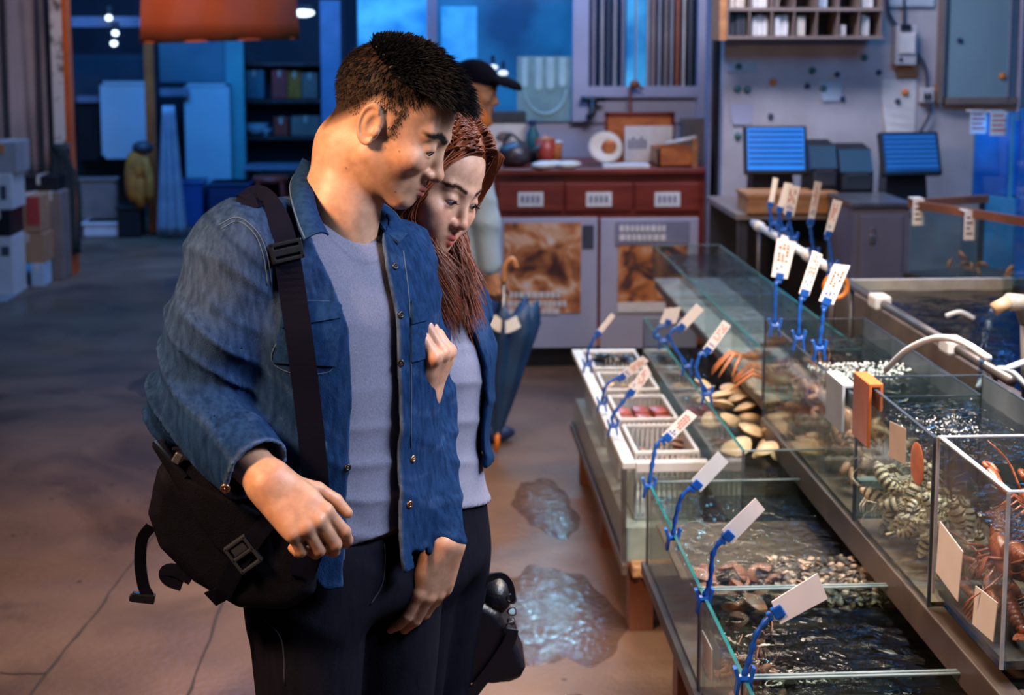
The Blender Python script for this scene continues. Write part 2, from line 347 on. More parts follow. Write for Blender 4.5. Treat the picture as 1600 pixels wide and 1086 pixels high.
for k in range(16): b.tube(smooth_path([(X0 - .05 + .02 * k % .13, Y0 - .015 - .002 * k, .95), (X0 - .07 + .013 * k, Y0 - .03, .65), (X0 - .06 + .011 * k, Y0 - .02, .15)], 4), .006, 5)
tag(b.build('rope_hank', mat('dark_rope', (.03, .06, .07), .9), smooth=True), 'hank of dark green rope hanging down the peeling white pillar', 'rope')
b = MB(); b.ab(*pbox(84, 0, 90, 280, 10.58, .03)); tag(b.build('curtain_pole', 'dark_steel'), 'thin dark pole along the edge of the beige tarpaulin', 'pole')
def carton(x0, y0, x1, y1, Y, dep, m, label, flap=None, name='carton', group='cartons by the tarpaulin'):
    a, c = pbox(x0, y0, x1, y1, Y, dep); a = (a[0], a[1], 0.0 if y1 >= 428 or y1 == 418 else a[2]); o = thing(name, label, 'box', ((a[0] + c[0]) / 2, Y + dep / 2, a[2]), group)
    b = MB(); b.ab(a, c, bev=.006); b.build('box_body', m, o)
    b = MB(); xm = (a[0] + c[0]) / 2; b.ab((xm - .012, a[1] - .002, c[2] - .06), (xm + .012, a[1], c[2] - .001)); b.ab((xm - .012, a[1], c[2]), (xm + .012, c[1], c[2] + .002)); b.build('packing_tape', 'cream', o)
    if flap:
        (fx0, fy0, fx1, fy1, fm) = flap; b = MB(); q, r = pbox(fx0, fy0, fx1, fy1, Y - .003, .002); b.ab(q, r); b.build('printed_panel', fm, o)
    return o
yb = 9.95
carton(18, 365, 68, 412, yb, .3, 'cardboard', 'brown carton at the foot of the short stack by the pillar')
carton(17, 306, 62, 364, yb, .3, 'cardboard', 'brown carton with a red printed panel on top of the short stack', (42, 308, 61, 352, 'red_print'))
o = carton(-20, 370, 19, 432, yb - .35, .3, 'white_box', 'white printed carton lowest at the picture edge', (2, 385, 14, 400, 'ink'))
carton(-20, 328, 16, 370, yb - .35, .3, 'black_plastic', 'black crate between two white cartons at the picture edge', name='crate')
carton(-20, 272, 18, 328, yb - .35, .3, 'white_box', 'white carton on the black crate at the picture edge', (1, 290, 9, 312, 'ink'))
carton(-20, 222, 26, 272, yb - .33, .3, 'grey_slat', 'grey open carton topmost of the stack at the picture edge', (0, 226, 5, 240, 'orange_pin'))
carton(30, 275, 90, 300, 10.25, .3, 'black_plastic', 'dark crate behind the brown cartons under the tarpaulin', name='crate')
carton(66, 300, 95, 418, 10.2, .25, 'taupe_slat', 'tall drab carton squeezed between brown cartons and pillar')
carton(48, 412, 68, 432, yb - .02, .2, 'paper_blue', 'small pale blue carton under the brown stack')
# ---------------- left: the hall behind
def panel(name, x0, y0, x1, y1, Y, dep, m, label, cat, frame=None, fm='grey_slat'):
    a, c = pbox(x0, y0, x1, y1, Y, dep); o = thing(name, label, cat, ((a[0] + c[0]) / 2, Y, a[2]))
    b = MB(); b.ab(a, c); b.build('sheet', m, o)
    if frame:
        b = MB(); f = frame
        for p, q in (((a[0], a[1] - .01, a[2]), (a[0] + f, a[1], c[2])), ((c[0] - f, a[1] - .01, a[2]), (c[0], a[1], c[2])), ((a[0], a[1] - .01, c[2] - f), (c[0], a[1], c[2])), ((a[0], a[1] - .01, a[2]), (c[0], a[1], a[2] + f))): b.ab(p, q)
        b.build('edge_frame', fm, o)
    return o
panel('cold_room_door', 160, 127, 234, 248, 13.2, .10, 'white_panel', 'tall pale blue board behind the orange post', 'board', .03, 'white_panel')
panel('cold_room_door', 292, 130, 358, 292, 13.4, .10, 'white_panel', 'pale blue upright board between hanging cloth and teal post', 'board', .03, 'white_panel')
b = MB(); b.ab(*pbox(250, 40, 358, 128, 13.6, .06)); struct(b.build('wall_shutter_box', 'teal_panel'))
b = MB(); b.ab(*pbox(110, 85, 240, 160, 14.2, .06)); struct(b.build('wall_upper_panel', mat('dusk_panel', (.05, .09, .14), .5, col2=(.03, .06, .10), scale=2)))
b = MB(); b.ab(*pbox(112, 26, 236, 42, 12.8, .12)); struct(b.build('trim_1', 'lilac_dark'))
b = MB(); b.ab(*pbox(120, 150, 160, 160, 13.3, .12)); struct(b.build('trim_2', 'lilac_dark'))
b = MB(); b.ab(*pbox(250, 138, 294, 150, 13.3, .06)); struct(b.build('trim_3', 'lilac_dark'))
b = MB(); b.ab(*pbox(122, 158, 160, 250, 13.35, .05)); struct(b.build('door_1', 'black_plastic'))
b = MB(); b.ab(*pbox(112, 245, 235, 360, 13.7, .05)); struct(b.build('wall_low_panel', mat('dim_teal', (.03, .07, .08), .5)))
for i, (x, y) in enumerate(((180, 52), (178, 68), (170, 28))):
    q = Wp(x, y, Y=12.7); t = thing('hall_spotlight', ['small white spotlight glowing above the pale board', 'lower of two white spotlights above the pale board', 'small spotlight on the grey beam in the hall'][i], 'lamp', q, 'spotlights in the hall')
    b = MB(); b.ball(q, (.030, .02, .024)); b.build('bulb', 'lamp_glow', t, smooth=True)
    b = MB(); b.lathe([(.02, 0), (.035, .03), (.03, .08)], (q[0], q[1] + .02, q[2] + .02), 10); b.build('holder', 'dark_steel', t)
a, c = pbox(456, 14, 491, 26, 11.5, .08); t = thing('ceiling_tube_lamp', 'bright white oval tube lamp beside the orange awning', 'lamp', a)
b = MB(); xm, zm = (a[0] + c[0]) / 2, (a[2] + c[2]) / 2; b.ball((xm, 11.5, zm), ((c[0] - a[0]) / 2, .05, .032), 14, 8); b.build('diffuser', 'lamp_glow', t, smooth=True)
b = MB(); b.ab((a[0] + .02, 11.47, c[2] - .01), (c[0] - .02, 11.56, c[2] + .03)); b.build('housing', 'dark_steel', t)
# orange post and awning
q = Wp(240, 367, Z=0); t = thing('orange_post', 'orange painted steel post under the hanging orange awning', 'post', (q[0], q[1], 0)); t['kind'] = 'structure'
b = MB(); b.ab((q[0] - .04, q[1], 0), (q[0] + .04, q[1] + .08, 3.3), bev=.008); b.build('shaft', 'orange_paint', t)
b = MB(); b.ab((q[0] - .09, q[1] - .05, 0), (q[0] + .09, q[1] + .13, .02)); b.build('foot_plate', 'dark_steel', t)
a, c = pbox(222, 0, 463, 68, 10.4, .02); t = thing('hanging_awning', 'orange tarpaulin valance hanging across the hall', 'awning', a)
b = MB(); vs = []; n = 24
for k in range(2):
    for j, z in enumerate((3.0, c[2], (c[2] + a[2]) / 2, a[2])):
        for i in range(n + 1):
            s = i / n; fl_ = (.02, .0, -.01, -.02)[j]
            vs.append((a[0] + fl_ + (c[0] - a[0] - 2 * fl_) * s, 10.4 + .015 * math.sin(s * 19 + j * .4) + .012 * k, z + (.015 * (1 - s) * 0 + (s * .03 if j == 3 else 0))))
fs = []; m1 = 4 * (n + 1)
for j in range(3):
    for i in range(n): k = j * (n + 1) + i; fs += [(k, k + n + 1, k + n + 2, k + 1), (m1 + k, m1 + k + 1, m1 + k + n + 2, m1 + k + n + 1)]
for i in range(n): fs.append((3 * (n + 1) + i, m1 + 3 * (n + 1) + i, m1 + 3 * (n + 1) + i + 1, 3 * (n + 1) + i + 1))
b.add(vs, fs); b.build('tarp', 'orange_tarp', t, smooth=True)
b = MB(); b.tube([(a[0] + .02, 10.41, a[2] + .006), (c[0] - .02, 10.41, a[2] + .036)], .008, 6); b.build('hem', 'orange_paint', t)
b = MB(); b.tube([(a[0] - .02, 10.41, 3.0), (c[0] + .02, 10.41, 3.0)], .02, 8); b.build('rail', 'dark_steel', t)
tag(cloth_sheet('hanging_cloth', 246, 286, 165, 368, 12.2, .02, 2.5, 'grey_cloth', taper=.6, seed=5), 'pale grey cloth gathered at the top beside the orange post', 'cloth')
# yellow jacket on a hook, cardboard, bins
q = Wp(215, 275, Y=12.3); t = thing('yellow_raincoat', 'yellow raincoat hanging on the orange post', 'raincoat', q)
b = MB(); b.ball((q[0], q[1], q[2] + .08), (.10, .08, .15), 14, 10); b.ball((q[0] + .02, q[1], q[2] - .1), (.08, .07, .18), 14, 10); b.ball((q[0] - .04, q[1] - .02, q[2] - .03), (.07, .06, .2), 12, 8); b.build('coat_body', 'yellow_cloth', t, smooth=True)
b = MB(); b.tube(smooth_path([(q[0] + .06, q[1] - .03, q[2] + .15), (q[0] + .11, q[1] - .06, q[2] - .02), (q[0] + .1, q[1] - .05, q[2] - .2)], 4), [.04] * 8 + [.03], 10); b.build('sleeve', 'yellow_cloth', t, smooth=True)
b = MB(); b.ball((q[0] + .05, q[1], q[2] + .24), (.09, .08, .06)); b.build('hood', 'dark_grey', t, smooth=True)
def pole_box(name, x0, y0, x1, y1, Y, dep, m, label, cat, lid=None, group=None):
    a, c = pbox(x0, y0, x1, y1, Y, dep); a = (a[0], a[1], a[2] if y1 == 345 else 0.0); o = thing(name, label, cat, ((a[0] + c[0]) / 2, Y + dep / 2, a[2]), group)
    b = MB(); b.ab(a, c, bev=.015); b.build('tub', m, o)
    b = MB(); b.ab((a[0] - .012, a[1] - .012, c[2] - .03), (c[0] + .012, c[1] + .012, c[2]), bev=.008); b.build('rim', lid or m, o)
    return o
pole_box('folded_carton', 124, 278, 180, 345, 12.6, .12, 'taupe_slat', 'flattened brown carton leaning by the pillar in the hall', 'carton')
pole_box('foam_box', 130, 347, 184, 374, 12.35, .3, 'white_box', 'white foam box on the floor under the flattened carton', 'box')
pole_box('waste_bin', 184, 322, 218, 372, 12.3, .25, 'black_plastic', 'black bin standing left of the orange post', 'bin')
pole_box('blue_crate', 281, 283, 316, 336, 13.0, .3, 'blue_plastic', 'bright blue crate in front of the pale upright board', 'crate')
pole_box('blue_crate', 326, 286, 390, 336, 12.8, .35, 'navy_plastic', 'dark blue crate left of the red stool', 'crate')
b = MB(); b.ab(*pbox(357, 0, 378, 290, 13.5, .12)); struct(b.build('pillar', mat('teal_post', (.10, .38, .42), .5, col2=(.08, .3, .34), scale=3)))
b = MB(); b.ab(*pbox(505, 0, 531, 330, 13.0, .15)); struct(b.build('pillar', mat('blue_post', (.16, .28, .48), .5)))
# dark shop shelf behind his head
a, c = pbox(380, 100, 505, 330, 13.9, .35); t = thing('shop_shelf', 'dark shop shelf unit in the gloom of the hall', 'shelf', a)
for zz in np.linspace(a[2], c[2], 5): b = MB(); b.ab((a[0], a[1], zz - .015), (c[0], c[1], zz + .015)); b.build('shelf_board', 'dark_steel', t)
for xx in (a[0], c[0]): b = MB(); b.ab((xx - .02, a[1], 0), (xx + .02, c[1], c[2] + .1)); b.build('upright', 'dark_steel', t)
b = MB(); b.ab((a[0], c[1], 0), (c[0], c[1] + .02, c[2])); b.build('back_panel', 'navy_wall', t)
goods = [('carton', 382, 112, 412, 154, 'teal_panel', 'tall teal carton on the upper shelf'), ('carton', 425, 112, 448, 154, 'red_print', 'red carton on the upper shelf'), ('carton', 450, 114, 470, 154, 'yellow_cloth', 'yellow carton on the upper shelf'),
         ('carton', 472, 116, 496, 154, 'taupe_slat', 'brown carton on the upper shelf'), ('carton', 428, 186, 450, 212, 'red_plastic', 'short red carton on the middle shelf'), ('carton', 455, 184, 500, 212, 'taupe_slat', 'wide brown carton on the middle shelf')]
for nm, x0, y0, x1, y1, m, lb in goods: carton(x0, y0 - 2, x1, 154 if y1 < 200 else 212, 13.95, .2, m, lb, group='goods on the dark shelf')
for x, y, r, lb in ((400, 200, .12, 'large pale bowl on the middle dark shelf'), (405, 260, .085, 'pale blue bowl on the lower shelf'), (415, 204, .06, 'small pale bowl right of the large upturned bowl')):
    q = Wp(x, y, Y=14.05); t = thing('bowl', lb, 'bowl', q, 'bowls on the dark shelf'); b = MB(); b.lathe([(.4 * r, -r * .6), (.8 * r, -r * .3), (r, r * .3), (.95 * r, r * .35), (.7 * r, -.2 * r), (.3 * r, -.45 * r)], q, 18); b.build('shell', 'white_panel', t, smooth=True)
    b = MB(); b.lathe([(.45 * r, -r * .75), (.42 * r, -r * .6)], q, 14); b.build('foot_ring', 'white_panel', t)
q = Wp(424, 300, Y=12.6); t = thing('plastic_stool', 'red plastic stool in the hall beside the dark blue crate', 'stool', (q[0], q[1], 0))
b = MB(); b.lathe([(.15, .44), (.16, .47), (.15, .49), (.0, .49)], (q[0], q[1], 0), 18); b.build('seat', 'red_plastic', t, smooth=True)
for sx in (-1, 1):
    for sy in (-1, 1): b = MB(); b.tube([(q[0] + sx * .10, q[1] + sy * .1, .45), (q[0] + sx * .15, q[1] + sy * .15, 0)], .02, 6); b.build('leg', 'red_plastic', t)
q = Wp(405, 262, Y=13.2); b = MB(); b.ab((q[0] - .15, 13.2, q[2] - .02), (q[0] + .35, 13.7, q[2])); t = thing('low_table', 'low dark table behind the red stool', 'table', (q[0], 13.4, 0)); b.build('tabletop', 'lilac_dark', t)
for sx in (-.12, .32):
    for sy in (13.23, 13.65): b = MB(); b.ab((q[0] + sx - .015, sy, 0), (q[0] + sx + .015, sy + .03, q[2] - .02)); b.build('leg', 'dark_steel', t)
# ------------------------------------------------------------------ centre: glazed partition and counter
YB = 8.35
def rect(x0, y0, x1, y1, Y, dep, m, name, label=None, bev=0):
    b = MB(); b.ab(*pbox(x0, y0, x1, y1, Y, dep), bev=bev); o = b.build(name, m); return struct(o, label)
rect(540, 188, 1112, 640, YB, .08, 'lilac', 'wall_partition')
wdw = thing('window_1', 'blue lit window of the partition behind the dark cap', 'window', Wp(780, 188, Y=YB)); wdw['kind'] = 'structure'
b = MB(); b.ab(*pbox(560, -60, 900, 190, YB + .9, .02)); b.build('lit_backing', 'window_glow', wdw)  # glowing sheet in place of the lit room behind the glass
b = MB(); b.ab(*pbox(560, -60, 668, 95, YB + .6, .02)); b.build('lit_sheet', 'cyan_glow', wdw)
b = MB(); b.ab(*pbox(690, 10, 745, 130, YB + .6, .02)); b.build('lit_sheet', 'cyan_glow', wdw)
glass_mat('pane_glass', (.75, .85, .95), 1.4, .03)
b = MB(); b.ab(*pbox(540, -60, 900, 190, YB + .03, .01)); b.build('pane', 'pane_glass', wdw)
b = MB(); b.ab(*pbox(668, -60, 682, 190, YB, .06)); b.build('mullion', 'lilac_dark', wdw)
for x, y in ((770, 105), (786, 114)):
    q = Wp(x, y, Y=YB + .5); t = thing('warm_bulb', 'upper warm bulb glowing behind the cap' if y < 110 else 'lower warm bulb glowing behind the cap', 'lamp', q, 'bulbs behind the window')
    b = MB(); b.ball(q, (.03, .02, .016)); b.build('bulb', 'lamp_glow_warm', t, smooth=True); b = MB(); b.lathe([(.012, 0), (.012, .05)], (q[0], q[1], q[2] + .02), 8); b.build('socket', 'dark_grey', t)
t = thing('drip_poster', 'faded green poster with pale drip shapes on the window', 'poster', Wp(852, 190, Y=YB - .01))
b = MB(); b.ab(*pbox(808, 88, 896, 190, YB - .02, .004)); b.build('sheet', 'green_poster', t)
for x, w_, h_ in ((820, 9, 42), (842, 11, 46), (860, 12, 44), (879, 11, 40)):
    a, c = pbox(x - w_ / 2, 90, x + w_ / 2, 90 + h_, YB - .024, .003); b = MB(); b.ab(a, c); b.lathe([(.001, -.002), ((c[0] - a[0]) / 2, -.002), ((c[0] - a[0]) / 2, .001)], ((a[0] + c[0]) / 2, YB - .0225, a[2]), 12, rot('X', 90)); b.build('drip', 'mint', t)
b = MB(); q = Wp(852, 140, Y=YB - .023); b.tube([(q[0] + .12 * math.cos(k / 10 * math.pi + math.pi), YB - .022, q[2] + .14 * math.sin(k / 10 * math.pi + math.pi)) for k in range(11)], .005, 5); b.build('ring_print', 'mint', t)
# framed slatted window
t = thing('window_2', 'lilac framed window with upright slats behind the counter', 'window', Wp(1000, 140, Y=YB - .05)); t['kind'] = 'structure'
for x0, y0, x1, y1 in ((895, -60, 921, 190), (1088, -60, 1108, 260), (920, 135, 1090, 152)): b = MB(); b.ab(*pbox(x0, y0, x1, y1, YB - .06, .07)); b.build('frame', 'lilac', t)
sl = [(928, 7, 'lilac_dark'), (941, 6, 'grey_slat'), (951, 7, 'navy_wall'), (961, 6, 'grey_slat'), (974, 6, 'lilac_dark'), (994, 4, 'grey_slat'), (1013, 6, 'grey_slat'), (1021, 9, 'taupe_slat'), (1031, 6, 'grey_slat'), (1041, 8, 'taupe_slat'), (1050, 6, 'grey_slat'), (1059, 9, 'brown_slat'), (1069, 6, 'cream'), (1079, 9, 'dark_grey')]
for x, w_, m in sl: b = MB(); b.ab(*pbox(x - w_ / 2, -60, x + w_ / 2, 137, YB - .03, .03)); b.build('slat', m, t)
b = MB(); b.ab(*pbox(921, -60, 1090, 137, YB + .12, .01)); b.build('blind', 'navy_wall', t)
b = MB(); b.ab(*pbox(978, -60, 1012, 137, YB + .1, .01)); b.build('lit_backing', 'cyan_glow', t)
b = MB(); b.ab(*pbox(921, -60, 1090, 137, YB, .006)); b.build('pane', 'pane_glass', t)
rect(918, 150, 1108, 192, YB - .02, .05, 'lilac', 'wall_sill_panel')
rect(1066, 185, 1106, 262, YB - .12, .1, 'taupe_slat', 'trim_4')
for x0, x1, m in ((1104, 1112, 'lilac_dark'), (1111, 1127, 'black_plastic')): rect(x0, -60, x1, 600, 7.25, .12, m, 'pillar')
# counter cabinet
YC = 7.35; a0 = Wp(752, 265, Y=YC); a1 = Wp(1106, 262, Y=YC); xl, xr = a0[0] - .25, a1[0]; zt = a1[2]
t = thing('service_counter', 'dark red wooden counter with white poster doors behind the people', 'counter', ((xl + xr) / 2, YC + .3, 0))
b = MB(); b.ab((xl, YC, .12), (xr, YC + .65, zt - .02)); b.build('body', 'mahogany', t)
b = MB(); b.ab((xl - .02, YC - .03, zt - .03), (xr + .01, YC + .67, zt), bev=.006); b.build('worktop', 'mahogany', t)
b = MB(); b.ab((xl, YC + .05, 0), (xr, YC + .6, .12)); b.build('plinth', 'black_plastic', t)
b = MB(); b.ab((xl, YC - .015, .12), (xr, YC, .17)); b.build('base_rail', 'wood_orange', t)
for x0, x1 in ((778, 880), (884, 988), (992, 1094)):
    a, c = pbox(x0, 286, x1, 330, YC - .018, .018); b = MB(); b.ab(a, c, bev=.004); d = b.build('drawer', 'mahogany', t)
    xm = (x0 + x1) / 2; b = MB(); b.ab(*pbox(xm - 20, 300, xm + 20, 323, YC - .024, .005)); b.build('label_plate', 'paper', d)
    b = MB()
    for k in range(4): b.ab(*pbox(xm - 15 + k * 8, 306, xm - 10 + k * 8, 317, YC - .026, .002))
    b.build('print', 'lilac_dark', d)
for k, (x0, x1) in enumerate(((777, 934), (937, 1092))):
    a, c = pbox(x0, 340, x1, 545, YC - .022, .022); b = MB(); b.ab(a, c, bev=.004); d = b.build('door', 'lilac', t)
    if k == 0: px = (788, 348, 908, 490)
    else: px = (965, 382, 1075, 482)
    b = MB(); b.ab(*pbox(*px, YC - .027, .004)); b.build('poster', 'food_print' if k == 0 else 'dish_print', d)
    b = MB(); z0 = 452 if k == 0 else 350
    if k == 0: 
        for j, (w_, y) in enumerate(((82, 456), (86, 470), (78, 482))):
            x = 794
            while x < 794 + w_: ww = random.uniform(5, 9); b.ab(*pbox(x, y, x + ww, y + 9, YC - .03, .003)); x += ww + 2
    else:
        for j, (w_, y) in enumerate(((70, 352), (66, 366))):
            x = 968
            while x < 968 + w_: ww = random.uniform(5, 9); b.ab(*pbox(x, y, x + ww, y + 10, YC - .036, .003)); x += ww + 2
    b.build('lettering', 'paper', d)
    if k: 
        b = MB(); b.ab(*pbox(962, 346, 1078, 382, YC - .032, .005)); b.build('poster_head', 'lilac_dark', d); b = MB(); b.ab(*pbox(965, 472, 1040, 488, YC - .031, .004)); b.build('poster_foot', 'paper', d)
    else: b = MB(); b.ab(*pbox(910, 352, 928, 388, YC - .028, .005)); b.build('notice', 'ink', d)
# ---------------- things on the counter
def on(px, dy=.2): q = Wp(px, 262, Y=YC + dy); return np.array([q[0], YC + dy, zt])
q = on(803, .15); t = thing('kettle', 'dark shiny round kettle on the counter', 'kettle', q); b = MB(); b.lathe([(.05, 0), (.08, .02), (.09, .06), (.075, .1), (.03, .125), (.0, .13)], q, 20); b.build('body', 'dark_steel', t, smooth=True)
b = MB(); b.tube([q + np.array([.07, 0, .05]), q + np.array([.12, -.01, .09]), q + np.array([.14, -.01, .11])], [.016, .011, .009], 8); b.build('spout', 'dark_steel', t, smooth=True)
b = MB(); b.tube(smooth_path([q + np.array([-.06, 0, .1]), q + np.array([-.02, 0, .17]), q + np.array([.06, 0, .1])], 5), .007, 6); b.build('handle', 'black_plastic', t, smooth=True)
q = on(852, .2); t = thing('red_pot', 'small red pot beside the dark kettle', 'pot', q); b = MB(); b.lathe([(.04, 0), (.045, .05), (.055, .13), (.05, .13), (.04, .04), (0, .03)], q, 16); b.build('body', 'red_plastic', t, smooth=True)
b = MB(); b.lathe([(.0, .128), (.05, .13), (.05, .14), (.015, .15), (0, .16)], q, 16); b.build('lid', 'wood_orange', t, smooth=True)
q = on(868, .22); b = MB(); b.lathe([(.03, 0), (.036, .1), (.03, .12), (.025, .02)], q, 14); t = thing('paper_cup', 'brown cup right behind the red pot', 'cup', q); b.build('shell', 'wood_orange', t, smooth=True); b = MB(); b.lathe([(.036, .115), (.039, .12), (.036, .125)], q, 14); b.build('rim', 'cream', t)
q = on(832, .35); t = thing('teal_bottle', 'teal plastic bottle behind the kettle', 'bottle', q); b = MB(); b.lathe([(.035, 0), (.036, .15), (.016, .19), (.016, .2)], q, 14); b.build('body', 'teal_plastic', t, smooth=True); b = MB(); b.lathe([(.02, .2), (.02, .225), (0, .23)], q, 12); b.build('cap', 'navy_plastic', t)
a, c = pbox(757, 175, 821, 262, YC + .4, .15); t = thing('display_box', 'black topped white carton behind the kettle', 'box', a); b = MB(); b.ab((a[0], a[1], zt), (c[0], c[1], c[2] - .06)); b.build('box_body', 'paper', t); b = MB(); b.ab((a[0] - .004, a[1] - .004, c[2] - .06), (c[0] + .004, c[1] + .004, c[2])); b.build('lid', 'dark_grey', t)
b = MB(); q = Wp(788, 213, Y=YC + .39); b.ball(q, (.04, .004, .025)); b.build('print', 'grime', t)
q = on(872, .02); b = MB()
for k in range(9): b.ball(q + np.array([random.uniform(-.1, .1), random.uniform(-.02, .05), .015]), (random.uniform(.04, .07), .05, .02), 10, 6)
tag(b.build('crumpled_cloth', 'cream', smooth=True), 'crumpled cream cloth on the counter edge', 'cloth')
q = on(985, .02); b = MB(); b.ab(q + np.array([-.14, 0, 0]), q + np.array([.1, .12, .015])); tag(b.build('folded_towel', 'paper', ), 'folded white towel at the counter edge under the wooden tray', 'towel')
q = Wp(945, 262, Y=YC + .15); q[2] = zt; t = thing('glass_dish', 'pale scalloped dish leaning on the counter', 'dish', q); b = MB(); R = rot('X', 62); cc = (q[0], q[1], zt + .085)
b.lathe([(.0, 0), (.06, .004), (.085, .022), (.09, .03), (.06, .012), (0, .008)], cc, 22, R); b.build('plate', 'cream', t, smooth=True); b = MB(); b.ball((q[0] + .02, q[1] - .02, zt + .1), (.04, .012, .04), 10, 8); b.build('shell_print', 'wood_orange', t, smooth=True)
a, c = pbox(945, 175, 1054, 258, YC + .42, .03); t = thing('orange_board', 'orange varnished wooden board leaning behind the white card', 'board', a); b = MB(); b.ab((a[0], a[1], zt), c); b.build('plate', 'wood_orange', t)
b = MB()
for p, s in (((a[0], a[1] - .01, c[2] - .02), (c[0], a[1], c[2])), ((c[0] - .02, a[1] - .01, zt), (c[0], a[1], c[2])), ((a[0], a[1] - .01, zt), (a[0] + .015, a[1], c[2]))): b.ab(p, s)
b.build('edge_frame', 'mahogany', t)
a, c = pbox(976, 197, 1051, 240, YC + .36, .012); t = thing('white_card', 'white printed card propped on the orange board', 'card', a); b = MB(); b.ab((a[0], a[1], zt), c); b.build('sheet', 'paper', t); b = MB(); 
for k in range(5): b.ab(*pbox(982 + k * 6, 218 - k % 2 * 4, 986 + k * 6, 232, YC + .356, .003))
b.build('print', 'lilac_dark', t)
a, c = pbox(1028, 232, 1090, 262, YC + .05, .25); t = thing('wooden_crate', 'small wooden crate with a pale corner post on the counter', 'crate', a)
for p, s in (((a[0], a[1], zt), (c[0], a[1] + .012, c[2])), ((a[0], c[1], zt), (c[0], c[1] + .012, c[2])), ((a[0], a[1], zt), (a[0] + .012, c[1], c[2])), ((c[0] - .012, a[1], zt), (c[0], c[1], c[2])), ((a[0], a[1], zt), (c[0], c[1], zt + .01))): b = MB(); b.ab(p, s); b.build('board', 'wood_orange', t)
b = MB(); b.ab((c[0] - .03, a[1] - .012, zt), (c[0] - .002, a[1] - .001, zt + .15)); b.build('corner_post', 'wood', t)
b = MB(); b.tube([(a[0] + .05, a[1] + .05, c[2] + .02), (c[0], a[1] + .04, zt + .15)], .012, 8); tag(b.build('rolling_stick', 'cream', smooth=True), 'pale stick lying across the small wooden crate', 'stick')
# things on the partition
q = Wp(925, 160, Y=YB - .05); t = thing('wall_tap', 'black pump handle fixed on the lilac partition', 'tap', q); b = MB(); b.tube([q + np.array([-.07, -.05, .02]), q + np.array([.07, -.05, .02])], [.018, .014], 8); b.build('lever', 'black_plastic', t, smooth=True)
b = MB(); b.tube([q + np.array([0, -.05, .02]), q + np.array([0, -.05, -.06]), q + np.array([-.03, -.06, -.09])], [.018, .02, .02], 8); b.build('body', 'black_plastic', t, smooth=True); b = MB(); b.lathe([(.03, 0), (.03, .01)], q + np.array([0, -.01, 0]), 12, rot('X', 90)); b.build('wall_plate', 'dark_grey', t)
q = Wp(985, 175, Y=YB - .1); b = MB(); b.tube(smooth_path([q, q + np.array([0, 0, .1]), q + np.array([.0, -.01, .14]), q + np.array([.03, -.01, .16]), q + np.array([.07, -.01, .13])], 4), .008, 6); b.ball(q + np.array([.02, -.02, .16]), (.03, .025, .025)); tag(b.build('knotted_rope', 'brown_slat', smooth=True), 'knotted red rope hanging from the slatted window', 'rope')
# ------------------------------------------------------------------ right: wall with terminals
YW = 7.15
rect(1120, -80, 1680, 700, YW, .08, 'whiteboard', 'wall_stall')
YW -= .002
rect(1480, -60, 1592, 158, YW - .03, .03, 'tealish_board', 'door_2', 'pale teal metal hatch')
for x0, y0, x1, y1, m in ((1466, -60, 1481, 162, 'grime'), (1478, 152, 1590, 163, 'grime'), (1576, -60, 1584, 160, 'lilac_dark'), (1584, -60, 1604, 330, 'lilac')): rect(x0, y0, x1, y1, YW - .05, .05, m, 'trim_5')
# pigeon-hole rack
Yr = YW - .22; a, c = pbox(1124, -60, 1380, 62, Yr, .2); t = thing('pigeonhole_rack', 'wooden pigeonhole rack of papers on the stall wall', 'rack', a)
cols = [1138, 1172, 1207, 1242, 1277, 1311, 1344, 1378]
for y in (-45, 14, 58): b = MB(); b.ab(*pbox(1136, y - 2, 1380, y + 3, Yr, .2)); b.build('shelf_board', 'taupe_slat', t)
for x in cols: b = MB(); b.ab(*pbox(x - 2, -46, x + 2, 58, Yr + .002, .198)); b.build('divider', 'taupe_slat', t)
b = MB(); b.ab(*pbox(1124, -50, 1137, 63, Yr - .01, .21)); b.build('side_panel', 'wood', t)
b = MB(); b.ab(*pbox(1136, -46, 1380, 60, YW - .012, .01)); b.build('back_panel', 'grime', t)
stk = [(0, 1, .95, 'paper'), (1, 1, .9, 'paper'), (2, 1, .8, 'paper'), (3, 1, .5, 'cream'), (6, 1, .45, 'paper'), (5, 1, .3, 'paper'), (0, 0, .9, 'cream'), (1, 0, .9, 'paper'), (6, 0, .7, 'paper'), (4, 0, .5, 'paper_blue'), (2, 0, .3, 'taupe_slat')]
nth = ['first', 'second', 'third', 'fourth', 'fifth', 'sixth', 'last']
for ci, row, fill, m in stk:
    if (ci, row) == (0, 1): m = 'dark_grey'
    x0 = cols[ci] + 4; x1 = cols[ci] + 3 + (cols[ci + 1] - cols[ci] - 6) * fill; yb_ = 56 if row else 12; hh = 36 if fill > .35 else 18
    a, c = pbox(x0, yb_ - hh, x1, yb_, Yr + .03, .15); o = thing('paper_wad', f'{ {"paper":"white","cream":"cream","paper_blue":"blue","taupe_slat":"brown","dark_grey":"dark"}[m] } wad of papers in the {nth[ci]} pigeonhole of the {"lower" if row else "upper"} row', 'papers', a, 'papers in the pigeonholes')
    n = max(2, int((c[0] - a[0]) / .02))
    for k in range(n):
        xa = a[0] + (c[0] - a[0]) * k / n; b = MB(); b.ab((xa, a[1] + random.uniform(0, .02), a[2] + .002), (xa + (c[0] - a[0]) / n * .88, c[1], c[2] - random.uniform(0, .02))); b.build('sheaf', m, o)
